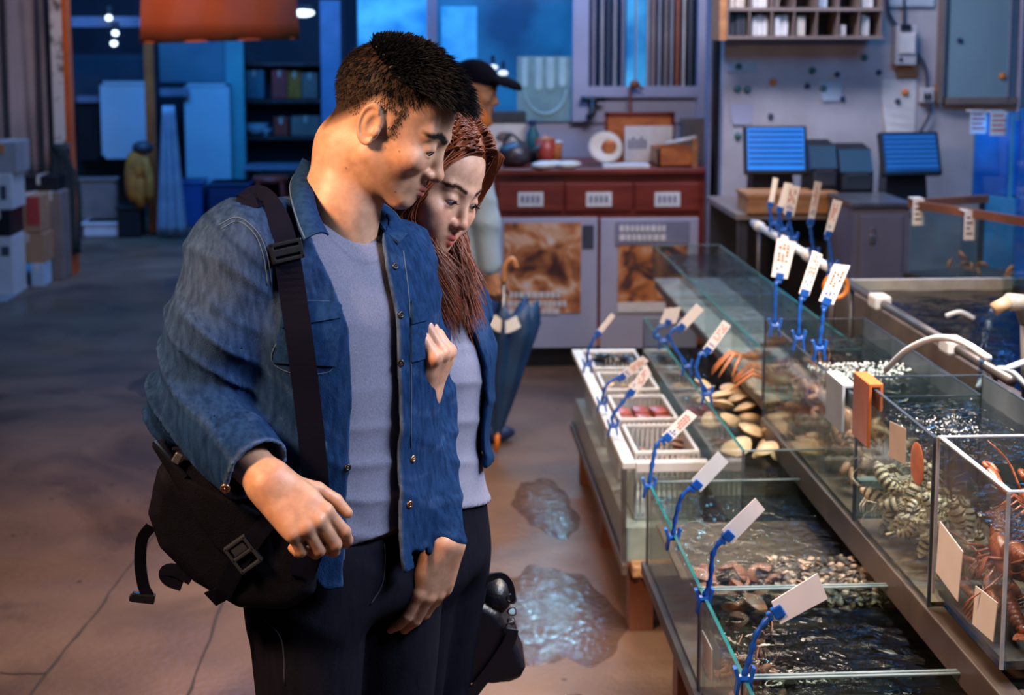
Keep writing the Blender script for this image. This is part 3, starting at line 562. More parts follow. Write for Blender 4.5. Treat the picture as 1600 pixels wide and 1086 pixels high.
# switch boxes and cable
for x0, y0, x1, y1, dep, lb, scr in ((1399, 40, 1434, 102, .07, 'tall beige switch box under the cables', True), (1438, 137, 1461, 161, .04, 'small white socket below the switch box', False)):
    a, c = pbox(x0, y0, x1, y1, YW - dep, dep); o = thing('switch_box', lb, 'switch', a); b = MB(); b.ab(a, c, bev=.006); b.build('housing', 'beige_plastic', o)
    if scr:
        b = MB(); b.ab(*pbox(x0 + 9, y0 - 2, x1 - 10, y0 + 8, YW - dep - .01, .02)); b.build('cable_gland', 'black_plastic', o)
        b = MB(); b.ab(*pbox(x0 + 6, y0 + 12, x1 - 3, y0 + 44, YW - dep - .012, .014), bev=.004); b.build('lid', 'paper', o)
        b = MB(); b.ball(Wp(x0 + 9, y1 - 9, Y=YW - dep), .01); b.build('knob', 'dark_grey', o)
    else:
        for k in (0, 1): b = MB(); b.ab(*pbox(x0 + 7 + k * 6, y0 + 9, x0 + 11 + k * 6, y0 + 19, YW - dep - .008, .01)); b.build('plug', 'black_plastic', o)
b = MB(); b.ab(*pbox(1402, 100, 1436, 120, YW - .02, .02)); struct(b.build('trim_6', 'wood')); b = MB(); b.ab(*pbox(1460, 132, 1474, 158, YW - .02, .02)); struct(b.build('trim_7', 'wood'))
for pts, lb in (([(1384, -40), (1388, 15), (1402, 42)], 'dark cable curving into the switch box'), ([(1412, -40), (1413, 40)], 'straight dark cable down to the switch box'), ([(1434, 84), (1446, 105), (1449, 140)], 'dark cable looping from switch box to socket'), ([(1452, 158), (1452, 180), (1438, 206)], 'thin dark cord hanging from the small socket')):
    b = MB(); b.tube(smooth_path([Wp(x, y, Y=YW - .03) for x, y in pts], 6), .007, 6); tag(b.build('cable', mat('cable_blue', (.03, .05, .10), .5), smooth=True), lb, 'cable', 'cables on the stall wall')
rect(1390, -20, 1460, 10, YW - .02, .02, 'paper_blue', 'trim_8')
# magnets and notes
pins = [(1154, 104, 'g'), (1152, 139, 'g'), (1167, 140, 'g'), (1208, 128, 'o'), (1269, 110, 'g'), (1261, 134, 'n'), (1286, 138, 'g'), (1308, 116, 'n'), (1316, 154, 'n'), (1350, 90, 'g'), (1414, 144, 'o'), (1402, 158, 'n'), (1204, 181, 'n'), (1153, 212, 'g'), (1373, 113, 'n'), (1499, 63, 'n'), (1566, 119, 'o')]
pl = {'g': ('green_pin', 'dark green'), 'o': ('orange_pin', 'orange'), 'n': ('navy_pin', 'navy')}
where = {0: 'beside the pale note far up the wall', 1: 'left one of a close pair', 2: 'right one of a close pair', 3: 'alone above the lit screen', 4: 'over a navy magnet mid wall', 5: 'under a green magnet mid wall', 6: 'on the small pale note', 7: 'near the wall centre, small', 8: 'lowest of the middle cluster', 9: 'highest under the pigeonhole rack', 10: 'on the long curling sheet', 11: 'on the curling sheet, small', 12: 'small, just above the lit screen', 13: 'beside the lit screen edge', 14: 'above the long curling sheet', 15: 'on the pale teal hatch', 16: 'on the teal hatch near its edge'}
for i, (x, y, k) in enumerate(pins):
    yy = YW - .03 if i > 14 else (YW - .006 if i in (10, 11) else YW); q = Wp(x, y, Y=yy); b = MB(); r = .017 if k != 'n' else .014; b.lathe([(r, 0), (r, .008), (r * .7, .013), (0, .014)], q, 12, rot('X', 90)); tag(b.build('magnet', pl[k][0], smooth=True), f'{pl[k][1]} round magnet {where[i]}', 'magnet', 'magnets on the stall wall')
for x0, y0, x1, y1, m, lb in ((1130, 96, 1184, 112, 'paper_blue', 'pale blue strip note under the rack corner'), (1280, 128, 1316, 158, 'paper_blue', 'small pale note under a green magnet'), (1140, 162, 1176, 195, 'lilac', 'lilac note left of the lit screen'), (1376, 124, 1432, 206, 'paper', 'long white sheet above the dim screen')):
    b = MB(); a, c = pbox(x0, y0, x1, y1, YW - .004, .002); n = 6; vs = []
    for j in range(n + 1):
        for i in (0, 1): vs.append((a[0] + (c[0] - a[0]) * i + .02 * (j / n) ** 2 * (1 - i), a[1] - .03 * (j / n) ** 3 * (1 if y1 - y0 > 60 else .2) * (1 - i), c[2] + (a[2] - c[2]) * j / n))
    m1 = len(vs); vs += [(p[0], p[1] + .002, p[2]) for p in vs]; fs = []
    for j in range(n): k = j * 2; fs += [(k, k + 1, k + 3, k + 2), (m1 + k, m1 + k + 2, m1 + k + 3, m1 + k + 1)]
    b.add(vs, fs); tag(b.build('wall_note', m), lb, 'note', 'notes on the stall wall')
# desk, terminals, printers
YD = 6.35; zd = Wp(1250, 333, Y=YD)[2]
t = thing('terminal_desk', 'narrow wooden desk carrying the two screens', 'desk', Wp(1250, 333, Y=YD)); a = Wp(1150, 333, Y=YD); c = Wp(1425, 333, Y=YD)
b = MB(); b.ab((a[0], YD, zd - .03), (c[0], YD + .7, zd), bev=.004); b.build('desk_board', 'taupe_slat', t)
for x in (a[0] + .02, c[0] - .06):
    for y in (YD + .03, YD + .62): b = MB(); b.ab((x, y, 0), (x + .04, y + .04, zd - .03)); b.build('leg', 'dark_steel', t)
b = MB(); b.ab((a[0], YD + .6, .2), (c[0], YD + .62, zd - .03)); b.build('back_board', 'dark_grey', t)
def terminal(cx, cy, w_, h_, Y, lit, tilt, yaw, label):
    q = Wp(cx, cy, Y=Y); s = Y / F; R = Matrix.Rotation(math.radians(yaw), 3, 'Z') @ Matrix.Rotation(math.radians(-tilt), 3, 'X'); W_, H_ = w_ * s, h_ * s / math.cos(math.radians(tilt)); qv = V(q)
    o = thing('till_screen', label, 'screen', (q[0], q[1], zd), 'till screens on the desk')
    b = MB(); b.box(q, (W_, .035, H_), R, bev=.006); b.build('bezel', 'black_plastic', o)
    b = MB(); b.box(qv + R @ Vector((0, -.019, .004)), (W_ * .90, .003, H_ * .86), R); d = b.build('display', 'screen_lit' if lit else 'screen_dim', o)
    for k in range(7): 
        b = MB(); b.box(qv + R @ Vector((0, -.0215, H_ * .37 - k * H_ * .11)), (W_ * .86, .002, H_ * .045), R); b.build('line_row', 'screen_band' if lit else 'screen_dim_band', d)
    b = MB(); b.prism([(q[0] - W_ * .35, q[1] + .02, zd), (q[0] + W_ * .35, q[1] + .02, zd), (q[0] + W_ * .3, q[1] + .04, q[2]), (q[0] - W_ * .3, q[1] + .04, q[2])], (0, .12, 0)); b.build('stand', 'black_plastic', o)
    b = MB(); b.ab((q[0] - W_ * .42, q[1] - .06, zd), (q[0] + W_ * .42, q[1] + .2, zd + .03), bev=.008); b.build('base', 'dark_grey', o)
terminal(1211, 235, 100, 76, YD + .25, True, 14, -3, 'lit blue till screen above the wooden box')
terminal(1421, 241, 100, 68, YD + .25, False, 18, 6, 'dim blue till screen tilted above the grey cabinet')
for i, (x0, x1, y0) in enumerate(((1266, 1310, 222), (1312, 1366, 228))):
    a, c = pbox(x0, y0, x1, 320, YD + .12, .18); o = thing('receipt_printer', ['black receipt printer next to the lit screen', 'black receipt printer next to the dim screen'][i], 'printer', a, 'receipt printers')
    b = MB(); b.prism([(a[0], a[1], zd), (a[0], a[1], c[2] - .12), (a[0], a[1] + .05, c[2] - .02), (a[0], c[1], c[2]), (a[0], c[1], zd)], (c[0] - a[0], 0, 0)); b.build('housing', 'black_plastic', o)
    b = MB(); b.ab((a[0] + .01, a[1] - .006, c[2] - .2), (c[0] - .01, a[1], c[2] - .14), bev=.003); b.build('front_cover', 'dark_grey', o); b = MB(); b.ab((a[0] + .02, a[1] - .012, c[2] - .135), (c[0] - .02, a[1] + .01, c[2] - .128)); b.build('paper_slot', 'steel', o)
a, c = pbox(1168, 304, 1312, 334, YD - .02, .22); t = thing('wooden_box', 'orange wooden box on the desk below the lit screen', 'box', a); b = MB(); b.ab((a[0], a[1], zd), (c[0], c[1], c[2] - .01), bev=.004); b.build('box_body', 'wood', t); b = MB(); b.ab((a[0] - .006, a[1] - .006, c[2] - .012), (c[0] + .006, c[1] + .006, c[2] + .005)); b.build('lid', 'wood', t)
a, c = pbox(1330, 318, 1422, 434, 5.95, .38); t = thing('metal_locker', 'grey metal locker with a padlock left of the side tank', 'locker', ((a[0] + c[0]) / 2, 6.1, 0)); b = MB(); b.ab((a[0], a[1], .25), (c[0], c[1], c[2])); b.build('body', mat('locker_grey', (.13, .12, .16), .45, col2=(.10, .09, .13), scale=4), t)
b = MB(); b.ab((a[0] + .03, a[1] - .012, .32), (c[0] - .03, a[1], c[2] - .05), bev=.003); d = b.build('door', 'locker_grey', t); b = MB(); q = Wp(1363, 374, Y=5.94); b.box(q, (.03, .015, .04), bev=.004); b.tube(smooth_path([q + np.array([-.01, -.005, .02]), q + np.array([-.01, -.005, .045]), q + np.array([.01, -.005, .045]), q + np.array([.01, -.005, .02])], 3), .003, 5); b.build('padlock', 'steel', d)
b = MB(); b.ab((a[0] - .01, a[1] - .015, c[2] - .012), (c[0] + .01, c[1], c[2] + .004)); b.build('top_plate', 'steel', t)
for x in (a[0] + .02, c[0] - .06): 
    for y in (a[1] + .02, c[1] - .06): b = MB(); b.ab((x, y, 0), (x + .04, y + .04, .25)); b.build('leg', 'dark_steel', t)
# ------------------------------------------------------------------ the fish stall: tanks on benches
glass_mat('tank_glass', (.84, .89, .88), 1.16, .03, dirt=.05, dcol=(.30, .28, .25))
glass_mat('acrylic', (.88, .87, .86), 1.2, .05, dirt=.16, dcol=(.36, .31, .27))
glass_mat('blue_tank_glass', (.55, .80, .98), 1.45, .03)
mat('glass_edge', (.008, .085, .09), .15, spec=.7, col2=(.02, .15, .15), scale=12); mat('back_film', (.10, .13, .17), .5, col2=(.05, .07, .10), scale=6); mat('sandy', (.22, .15, .10), .6, col2=(.10, .065, .045), scale=14, detail=8)
mat('clear_edge', (.22, .27, .28), .2, spec=.8, col2=(.12, .17, .18), scale=14); mat('rim_dark', (.035, .05, .075), .2, spec=.8); mat('acrylic_edge', (.42, .43, .46), .25, col2=(.30, .30, .33), scale=20)
water_mat('water_dark', (.40, .42, .42), .04, .5, 16)
water_mat('water_clear', (.62, .68, .70), .03, .55, 22)
water_mat('water_pool', (.16, .15, .15), .06, .4, 12)
mat('silt', (.06, .045, .035), .6, col2=(.025, .02, .02), scale=14, detail=8)
mat('tank_floor', (.10, .09, .08), .5, col2=(.05, .05, .05), scale=12)
mat('rust_wood', (.20, .075, .04), .45, col2=(.11, .038, .022), scale=5, detail=8, bump=.3, bscale=30)
mat('rail_steel', (.13, .093, .072), .45, metal=.3, col2=(.08, .052, .038), scale=9)
mat('white_plastic', (.52, .52, .54), .4, col2=(.45, .44, .45), scale=12)
mat('stone_rim', (.55, .54, .52), .6, col2=(.42, .40, .37), scale=14)
mat('clip_blue', (.008, .075, .36), .35, col2=(.006, .06, .28), scale=20)
mat('card_white', (.74, .68, .66), .6, col2=(.70, .64, .62), scale=20)
mat('card_beige', (.50, .40, .35), .6)
mat('orange_acrylic', (.62, .15, .04), .25)
mat('prawn', (.58, .32, .20), .35, col2=(.42, .18, .09), scale=60); mat('prawn_dark', (.30, .14, .09), .4)
mat('mantis_cream', (.62, .52, .38), .35, col2=(.5, .4, .27), scale=50); mat('mantis_dark', (.10, .075, .05), .4)
mat('lobster', (.36, .11, .05), .3, col2=(.16, .045, .022), scale=22, detail=6)
mat('shell_cream', (.62, .47, .30), .4, col2=(.42, .28, .15), scale=18, detail=6); mat('shell_brown', (.25, .12, .07), .4, col2=(.12, .06, .04), scale=25)
mat('crab_orange', (.62, .25, .10), .35, col2=(.42, .12, .04), scale=25)
mat('mussel', (.02, .018, .02), .3); mat('meat_red', (.30, .06, .035), .35, col2=(.18, .03, .02), scale=20)
mat('foam_white', (.85, .88, .90), .15, spec=.8)
mat('pipe_grey', (.22, .20, .19), .4); mat('hose_white', (.62, .66, .72), .25)
def tank(label, x0, x1, y0, y1, z0, z1, wl, glass='tank_glass', edge='glass_edge', water='water_clear', th=.007, base='tank_floor', lip=False, name='glass_tank', cat='fish tank', group=None, backm=None):
    t = thing(name, label, cat, ((x0 + x1) / 2, (y0 + y1) / 2, z0), group); e = .0025
    def pane(p, q, m=glass):
        b = MB(); b.ab(p, (q[0], q[1], q[2] - e)); b.ab((p[0], p[1], q[2] - e), q, m=1); return b.build('pane', [m, edge], t)
    pane((x0, y0, z0), (x0 + th, y1, z1)); pane((x1 - th, y0, z0), (x1, y1, z1), backm or glass)
    for ya, yb_ in ((y0, y0 + th), (y1 - th, y1)):
        b = MB(); b.ab((x0 + th, ya, z0), (x1 - th, yb_, z1 - e)); b.ab((x0 + th, ya, z1 - e), (x1 - th, yb_, z1), m=1); b.build('pane', [glass, 'clear_edge' if edge == 'glass_edge' else edge], t)
    b = MB(); b.ab((x0 + th, y0 + th, z0), (x1 - th, y1 - th, z0 + th)); b.build('base', base, t)
    b = MB()
    for x in (x0, x1 - .004):
        for y in (y0 - .001, y1 - .003): b.ab((x - .001, y, z0), (x + .005, y + .004, z1 - e))
    b.build('corner_seam', 'dark_grey' if edge == 'glass_edge' else edge, t)['kind'] = 'stuff'
    if wl:
        b = MB(); nx, ny = 24, 30; vs = [(x0 + th + (x1 - x0 - 2 * th) * i / nx, y0 + th + (y1 - y0 - 2 * th) * j / ny, wl + .0012 * math.sin(i * 1.3 + j * .9) + .001 * math.sin(j * 1.9 - i * .7)) for j in range(ny + 1) for i in range(nx + 1)]
        b.add(vs, [(j * (nx + 1) + i, j * (nx + 1) + i + 1, (j + 1) * (nx + 1) + i + 1, (j + 1) * (nx + 1) + i) for j in range(ny) for i in range(nx)]); b.build('water', water, t, smooth=True)
    return t
# low tanks in front
T1 = tank('low glass tank of cockles under the striped shrimp tank', .55, 1.34, 2.835, 3.55, .38, .605, .565, water='water_clear', base='sandy')
T2 = tank('low dark water tank between the cockle tank and the nearest tank', .55, 1.34, 2.425, 2.83, .38, .605, .56, water='water_dark', base='silt')
T3 = tank('low dark water tank nearest to the viewer', .55, 1.34, 1.85, 2.42, .38, .605, .56, water='water_dark', base='silt')
# middle clam tank, far shallow tank, upper tanks
TF = tank('middle glass tank of clams behind the white baskets', .80, 1.22, 3.57, 5.30, .42, .675, .56, base='tank_floor')
TA = tank('long shallow crab tank on the upper tier at the back', .95, 1.24, 4.0, 6.05, .69, .84, .80, base='white_plastic')
U1 = tank('upper glass tank heaped with pink prawns', .95, 1.24, 3.10, 3.985, .65, .935, .885, edge='rim_dark', base='sandy', backm='back_film')
U2 = tank('upper glass tank of striped mantis shrimps under the running tap', .95, 1.24, 2.605, 3.095, .65, .985, .93, edge='rim_dark', base='sandy', backm='back_film')
U3 = tank('clear acrylic box of brown lobsters at the stall corner', .955, 1.42, 2.265, 2.60, .68, .99, .90, glass='acrylic', edge='acrylic_edge', th=.01, water='water_clear', name='acrylic_tank')
for y in (4.45, 4.9, 5.4):
    b = MB(); b.ab((.957, y, .697), (1.233, y + .006, .835)); b.build('divider', ['tank_glass', 'glass_edge'], TA)
for y in (3.42, 3.72): b = MB(); b.ab((.957, y, .657), (1.233, y + .006, .93)); b.build('divider', ['tank_glass', 'glass_edge'], U1)
# bench frames
t = thing('tank_bench', 'brown steel rail bench carrying the upper tanks', 'bench', (1.1, 3.2, 0))
for nm, p, q in (('front_rail', (.945, 2.2, .58), (.985, 3.99, .648)), ('back_rail', (1.21, 2.2, .58), (1.25, 6.05, .648)), ('end_rail', (.985, 2.2, .58), (1.42, 2.26, .648)), ('far_front_rail', (.96, 4.0, .655), (.99, 6.05, .688))): b = MB(); b.ab(p, q, bev=.003); b.build(nm, 'rail_steel', t)
for x in (.95, 1.22):
    for y in (3.93,): b = MB(); b.ab((x, y, 0), (x + .035, y + .05, .58)); b.build('leg', 'rail_steel', t)
for x, y in ((1.36, 2.2), (1.36, 3.6), (1.36, 6.0), (1.23, 5.99)): b = MB(); b.ab((x, y, 0), (x + .03, y + .05, .58)); b.build('leg', 'rail_steel', t)
for y in (2.4, 3.0, 3.6): b = MB(); b.ab((.985, y, .60), (1.21, y + .03, .645)); b.build('cross_bar', 'rail_steel', t)
t = thing('low_bench', 'rusty wooden trestle bench under the low tanks', 'bench', (.9, 3, 0))
b = MB(); b.ab((.545, 1.8, .345), (1.36, 3.56, .378)); b.build('bench_board', 'rust_wood', t)
b = MB(); b.ab((.540, 1.8, .352), (.552, 3.57, .384)); b.build('edge_trim', 'rail_steel', t)
for y in (1.95, 2.78, 3.46):
    for x in (.62, 1.28): b = MB(); b.ab((x, y, 0), (x + .07, y + .07, .345)); b.build('leg', 'rust_wood', t)
b = MB(); b.ab((1.30, 1.8, 0), (1.32, 3.5, .34)); b.build('back_board', 'rust_wood', t)  # board added inside the bench to block light
b = MB(); b.ab((.66, 1.8, .1), (.68, 3.5, .16)); b.build('stretcher', 'rust_wood', t)
t = thing('low_bench', 'rusty wooden trestle bench under the white basket trough', 'bench', (.7, 4.7, 0))
b = MB(); b.ab((.55, 3.98, .19), (1.2, 5.5, .222)); b.build('bench_board', 'rust_wood', t)
b = MB(); b.ab((.545, 3.96, .195), (.56, 5.5, .222)); b.build('edge_trim', 'rail_steel', t)
for y in (4.02, 4.7, 5.38):
    for x in (.575, 1.1): b = MB(); b.ab((x, y, 0), (x + .07, y + .07, .19)); b.build('leg', 'rust_wood', t)
b = MB(); b.ab((1.0, 3.9, 0), (1.02, 5.5, .19)); b.build('back_board', 'rust_wood', t)  # likewise added, blocks light under the trough bench
b = MB(); b.ab((.57, 3.93, .195), (.80, 3.99, .23), bev=.006); b.build('ledge', mat('ledge_rust', (.45, .24, .10), .6, col2=(.2, .1, .06), scale=30), t)
# basket trough
t = thing('basket_trough', 'glass fronted trough with a white stone rim holding baskets', 'trough', (.68, 4.7, .222)); x0, x1, y0, y1, z0, z1 = .55, .795, 3.985, 5.47, .222, .52
b = MB(); b.ab((x0, y0, z0), (x0 + .008, y1, z1 - .02)); b.build('pane', 'tank_glass', t)
b = MB(); b.ab((x0 + .008, y0, z0), (x1, y0 + .008, z1 - .03)); b.build('pane', 'tank_glass', t)
b = MB(); b.ab((x0 + .012, y0 + .01, z0), (x1, y1, z0 + .10)); b.build('slab', 'stone_rim', t)
b = MB(); b.ab((x0 - .004, y0, z1 - .02), (x0 + .035, y1, z1), bev=.003); b.build('rim', 'white_plastic', t)
b = MB(); b.ab((x0 + .035, y0 - .004, z1 - .03), (x1, y0 + .03, z1), bev=.003); b.build('rim', 'white_plastic', t)
b = MB(); b.ab((x0 + .035, y1 - .03, z1 - .03), (x1, y1, z1), bev=.003); b.build('rim', 'white_plastic', t)
b = MB(); b.ab((x1 - .008, y0 + .03, z0), (x1, y1 - .03, z1)); b.build('pane', 'tank_glass', t)
b = MB(); b.ab((x0 - .006, y0 - .006, z0), (x0 + .008, y0 + .01, z1 - .02)); b.build('corner_post', 'steel', t)
def basket(label, xa, xb, ya, yb, za, zb, curved=True):
    t = thing('seafood_basket', label, 'basket', ((xa + xb) / 2, (ya + yb) / 2, za), 'white baskets in the trough')
    b = MB(); b.ab((xa, ya, za), (xb, yb, za + .006)); b.build('base', 'white_plastic', t)
    for p, q in (((xa, ya, zb - .014), (xb, ya + .012, zb)), ((xa, yb - .012, zb - .014), (xb, yb, zb)), ((xa, ya + .012, zb - .014), (xa + .012, yb - .012, zb)), ((xb - .012, ya + .012, zb - .014), (xb, yb - .012, zb))):
        b = MB(); b.ab(p, q, bev=.004); b.build('rim', 'white_plastic', t)
    b = MB()
    n = int((xb - xa) / .016); m_ = int((yb - ya) / .016)
    for k in range(n + 1):
        x = xa + (xb - xa - .006) * k / n
        for y in (ya + .002, yb - .008): b.ab((x, y, za), (x + .006, y + .005, zb - .01))
    for k in range(m_ + 1):
        y = ya + (yb - ya - .006) * k / m_
        for x in (xa + .002, xb - .008): b.ab((x, y, za), (x + .005, y + .006, zb - .01))
    b.build('lattice', 'white_plastic', t); return t
bk = [(4.06, 4.36, 'white lattice basket of clams nearest the trough corner'), (4.42, 4.72, 'white lattice basket of red meat second in the trough'), (4.80, 5.06, 'white lattice basket third along the trough'), (5.12, 5.40, 'white lattice basket of black mussels at the far trough end')]
for ya, yb_, lb in bk: basket(lb, .592, .785, ya, yb_, .325, .53)
b = MB()
# ---------------- shellfish
def shell_mesh(r=1.0):
    b = MB()
    for s in (1, -1):
        vs = [(0, 0, s * .34)]; n = 12
        for i, (rr, hh) in enumerate(((.45, .27), (.8, .15), (1.0, .0))):
            for k in range(n):
                a = 2 * math.pi * k / n; w_ = 1 + .28 * math.cos(a); rip = 1 + (.03 if k % 2 else 0); vs.append((rr * rip * w_ * math.cos(a) * .85, rr * rip * math.sin(a) * .95, s * hh * (1 + .3 * math.cos(a))))
        fs = [(0, 1 + k, 1 + (k + 1) % n) for k in range(n)]
        for i in range(2):
            for k in range(n): p = 1 + i * n; fs.append((p + k, p + n + k, p + n + (k + 1) % n, p + (k + 1) % n))
        b.add(vs, fs)
    return b
def scatter(proto, spots, sc, label, cat, group, tilt=.5, seed=1):
    rnd = random.Random(seed)
    for i, p in enumerate(spots):
        o = proto if i == 0 else copy_tree(proto)
        o.location = V(p); o.rotation_euler = (rnd.uniform(-tilt, tilt), rnd.uniform(-tilt, tilt), rnd.uniform(0, 6.28)); s = sc * rnd.uniform(.82, 1.15); o.scale = (s, s, s); tag(o, label, cat, group)
def heap(xa, xb, ya, yb, z, n, lift, seed):
    rnd = random.Random(seed); out = []
    for k in range(n): out.append((rnd.uniform(xa, xb), rnd.uniform(ya, yb), z + lift * rnd.random()))
    return out
def mound(xa, xb, ya, yb, z, n, h, seed):
    rnd = random.Random(seed); out = []
    for k in range(n):
        t = k / n; f_ = 1 - .55 * t; x = xa + (xb - xa) * rnd.random() * f_; ym = (ya + yb) / 2; y = ym + (rnd.random() - .5) * (yb - ya) * (1 - .4 * t); out.append((x, y, z + h * t))
    return out
def shell(name, m): return shell_mesh().build(name, m, smooth=True)
scatter(shell('clam', 'shell_cream'), heap(.84, 1.05, 3.7, 4.5, .585, 34, .05, 3), .042, 'cream ridged clam in the middle tank', 'clam', 'clams in the middle tank')
scatter(shell('clam', 'shell_brown'), heap(.62, .76, 4.1, 4.32, .47, 14, .03, 4), .026, 'brown clam in the basket nearest the trough corner', 'clam', 'clams in the corner basket')
scatter(shell('mussel', 'mussel'), heap(.62, .76, 5.15, 5.37, .50, 16, .025, 5), .03, 'black mussel in the far basket', 'mussel', 'mussels in the far basket')
scatter(shell('clam', 'shell_cream'), heap(.62, .76, 4.83, 5.03, .48, 12, .02, 6), .026, 'pale clam in the third basket of the trough', 'clam', 'clams in the third basket')
scatter(shell('scallop', mat('scallop_pink', (.55, .25, .16), .4, col2=(.35, .12, .07), scale=30)), heap(.60, .78, 2.88, 3.20, .50, 26, .045, 8), .030, 'pinkish scallop under water in the cockle tank', 'scallop', 'scallops in the cockle tank', .7)
rnd = random.Random(11); b = MB(); bs = shell_mesh()
for k in range(1400):
    c = np.array([rnd.uniform(.76, 1.2), rnd.uniform(2.87, 3.12), .525 + .04 * rnd.random()]); R = Matrix.Rotation(rnd.uniform(0, 6.28), 3, 'Z') @ Matrix.Rotation(rnd.uniform(-.8, .8), 3, 'X'); s = .0095 * rnd.uniform(.7, 1.25)
    b.add([tuple(R @ (Vector(v) * s) + V(c)) for v in bs.v], bs.f)
o = b.build('cockle_heap', mat('cockle', (.42, .30, .22), .4, col2=(.15, .09, .06), scale=40), T1, smooth=True); o['kind'] = 'stuff'
b = MB(); b.ab((.57, 3.16, .490), (1.32, 3.53, .500), bev=.004); b.build('tray', 'sandy', T1)
# red meat pieces
mb = ['by the trough rim, near row', 'in the middle, near row', 'by the clam tank, near row', 'by the trough rim, far row', 'in the middle, far row', 'by the clam tank, far row']
for i, (x, y) in enumerate(((.63, 4.5), (.69, 4.52), (.75, 4.5), (.63, 4.6), (.69, 4.62), (.75, 4.61))):
    b = MB(); b.box((x, y, .495), (.05, .08, .03), rot('Z', random.uniform(-10, 10)), bev=.008); tag(b.build('meat_block', 'meat_red', smooth=True, sharp=40), 'dark red meat block in the second basket ' + mb[i], 'meat', 'meat blocks in the second basket')
# round tray in the clam tank
b = MB(); b.lathe([(.135, 0), (.15, .05), (.155, .05), (.14, -.005), (0, -.005), (0, 0)], (.975, 4.10, .60), 32); tag(b.build('round_tray', 'acrylic', smooth=True, sharp=40), 'clear round plastic tray over the clams in the middle tank', 'tray')
# ---------------- prawns, mantis shrimps, crabs, lobsters
def prawn_proto(name, m, md, stripes=False, n=9, legs=True):
    """length about 1 along X, curled tail"""
    t = bpy.data.objects.new(name, None); COL.objects.link(t); t.empty_display_size = .03
    ctr = []; 
    for i in range(n + 1):
        s = i / n; a = 2.0 * s; ctr.append((.5 - .55 * math.sin(a) * .9 + .0, 0, .28 * (math.cos(a) - 1) + .2))
    rs = [.03, .085, .105, .105, .10, .092, .082, .07, .055, .03]
    if stripes:
        b = MB(); d = MB()
        for i in range(n):
            p, q = np.array(ctr[i]), np.array(ctr[i + 1]); mid = p + (q - p) * .62
            b.tube([p, mid], [rs[i] * 1.05, (rs[i] + rs[i + 1]) / 2 * 1.12], 8); d.tube([mid, q], [(rs[i] + rs[i + 1]) / 2 * .95, rs[i + 1]], 8)
        b.build('shell', m, t, smooth=True, sharp=50); d.build('stripe', md, t, smooth=True)
    else:
        b = MB(); b.tube(ctr, rs, 8); b.build('shell', m, t, smooth=True)
    b = MB()
    for k in (-1, 0, 1): e = np.array(ctr[-1]); b.strap([e, e + np.array([-.03 + .02 * abs(k), k * .06, -.12])], (1, 0, 0), [.04, .09], .008)
    b.build('tail_fan', md if not stripes else m, t)
    b = MB()
    for k in range(5):
        p = np.array(ctr[1 + k // 2]) + np.array([-.04 * k, 0, -.08])
        for s in (-1, 1): b.tube([p + np.array([0, s * .05, 0]), p + np.array([.03, s * .12, -.12]), p + np.array([0, s * .10, -.22])], [.012, .009, .004], 4)
    b.build('walking_legs', m, t)
    b = MB(); h = np.array(ctr[0])
    for s in (-1, 1): b.tube(smooth_path([h + np.array([0, s * .03, .02]), h + np.array([.2, s * .12, .14]), h + np.array([.15, s * .3, .32])], 3), [.008] * 6 + [.003], 4); b.ball(h + np.array([.0, s * .06, .05]), .022, 6, 4)
    b.build('antenna', md, t)
    return t
scatter(prawn_proto('prawn', 'prawn', 'prawn_dark'), mound(.99, 1.16, 3.16, 3.93, .68, 120, .15, 21), .115, 'pink prawn heaped in the upper prawn tank', 'prawn', 'prawns in the upper tank', 1.2)
scatter(prawn_proto('mantis_shrimp', 'mantis_cream', 'mantis_dark', True), [(x, y, z) for (x, y, z) in mound(.99, 1.12, 2.67, 3.02, .67, 64, .12, 22)], .13, 'cream and black striped mantis shrimp below the tap', 'shrimp', 'mantis shrimps in the tank below the tap', 1.5, 9)
scatter(prawn_proto('prawn', 'prawn', 'prawn_dark'), mound(.58, .70, 2.50, 2.78, .42, 22, .10, 31), .09, 'pink prawn behind the front glass of the low dark tank', 'prawn', 'prawns in the low dark tank', 1.2, 14)
def crab_proto():
    t = bpy.data.objects.new('crab', None); COL.objects.link(t)
    b = MB(); b.ball((0, 0, .12), (.42, .36, .16), 14, 8); b.build('carapace', 'crab_orange', t, smooth=True)
    for s in (-1, 1):
        for k in range(4):
            a = (-.5 + .38 * k); p = np.array([s * .34 * math.cos(a), .3 * math.sin(a), .12]); d = np.array([s * math.cos(a), math.sin(a), 0])
            b = MB(); b.tube([p, p + d * .45 + np.array([0, 0, .22]), p + d * .85 + np.array([0, 0, -.02]), p + d * 1.1 + np.array([0, 0, -.2])], [.06, .055, .04, .012], 6); b.build('leg', 'crab_orange', t, smooth=True)
        b = MB(); p = np.array([s * .28, -.28, .12]); b.tube([p, p + np.array([s * .25, -.2, .08]), p + np.array([s * .12, -.45, .05])], [.06, .06, .07], 6); b.ball(p + np.array([s * .1, -.52, .05]), (.08, .13, .06), 8, 6); b.build('claw', 'crab_orange', t, smooth=True)
    return t
scatter(crab_proto(), [(1.03, 4.09, .72), (1.14, 4.13, .72), (1.06, 4.25, .72), (1.15, 4.34, .72), (1.03, 4.38, .73)], .105, 'orange long legged crab at the near end of the shallow tank', 'crab', 'crabs in the shallow tank', .35, 3)
for o, w_ in zip([x for x in COL.objects if x.name.split('.')[0] == 'crab'], ('at the near front corner', 'at the near back corner', 'in the middle of the crab heap', 'behind the middle at the back pane', 'farthest, at the front pane')): o['label'] = 'orange long legged crab of the shallow tank ' + w_
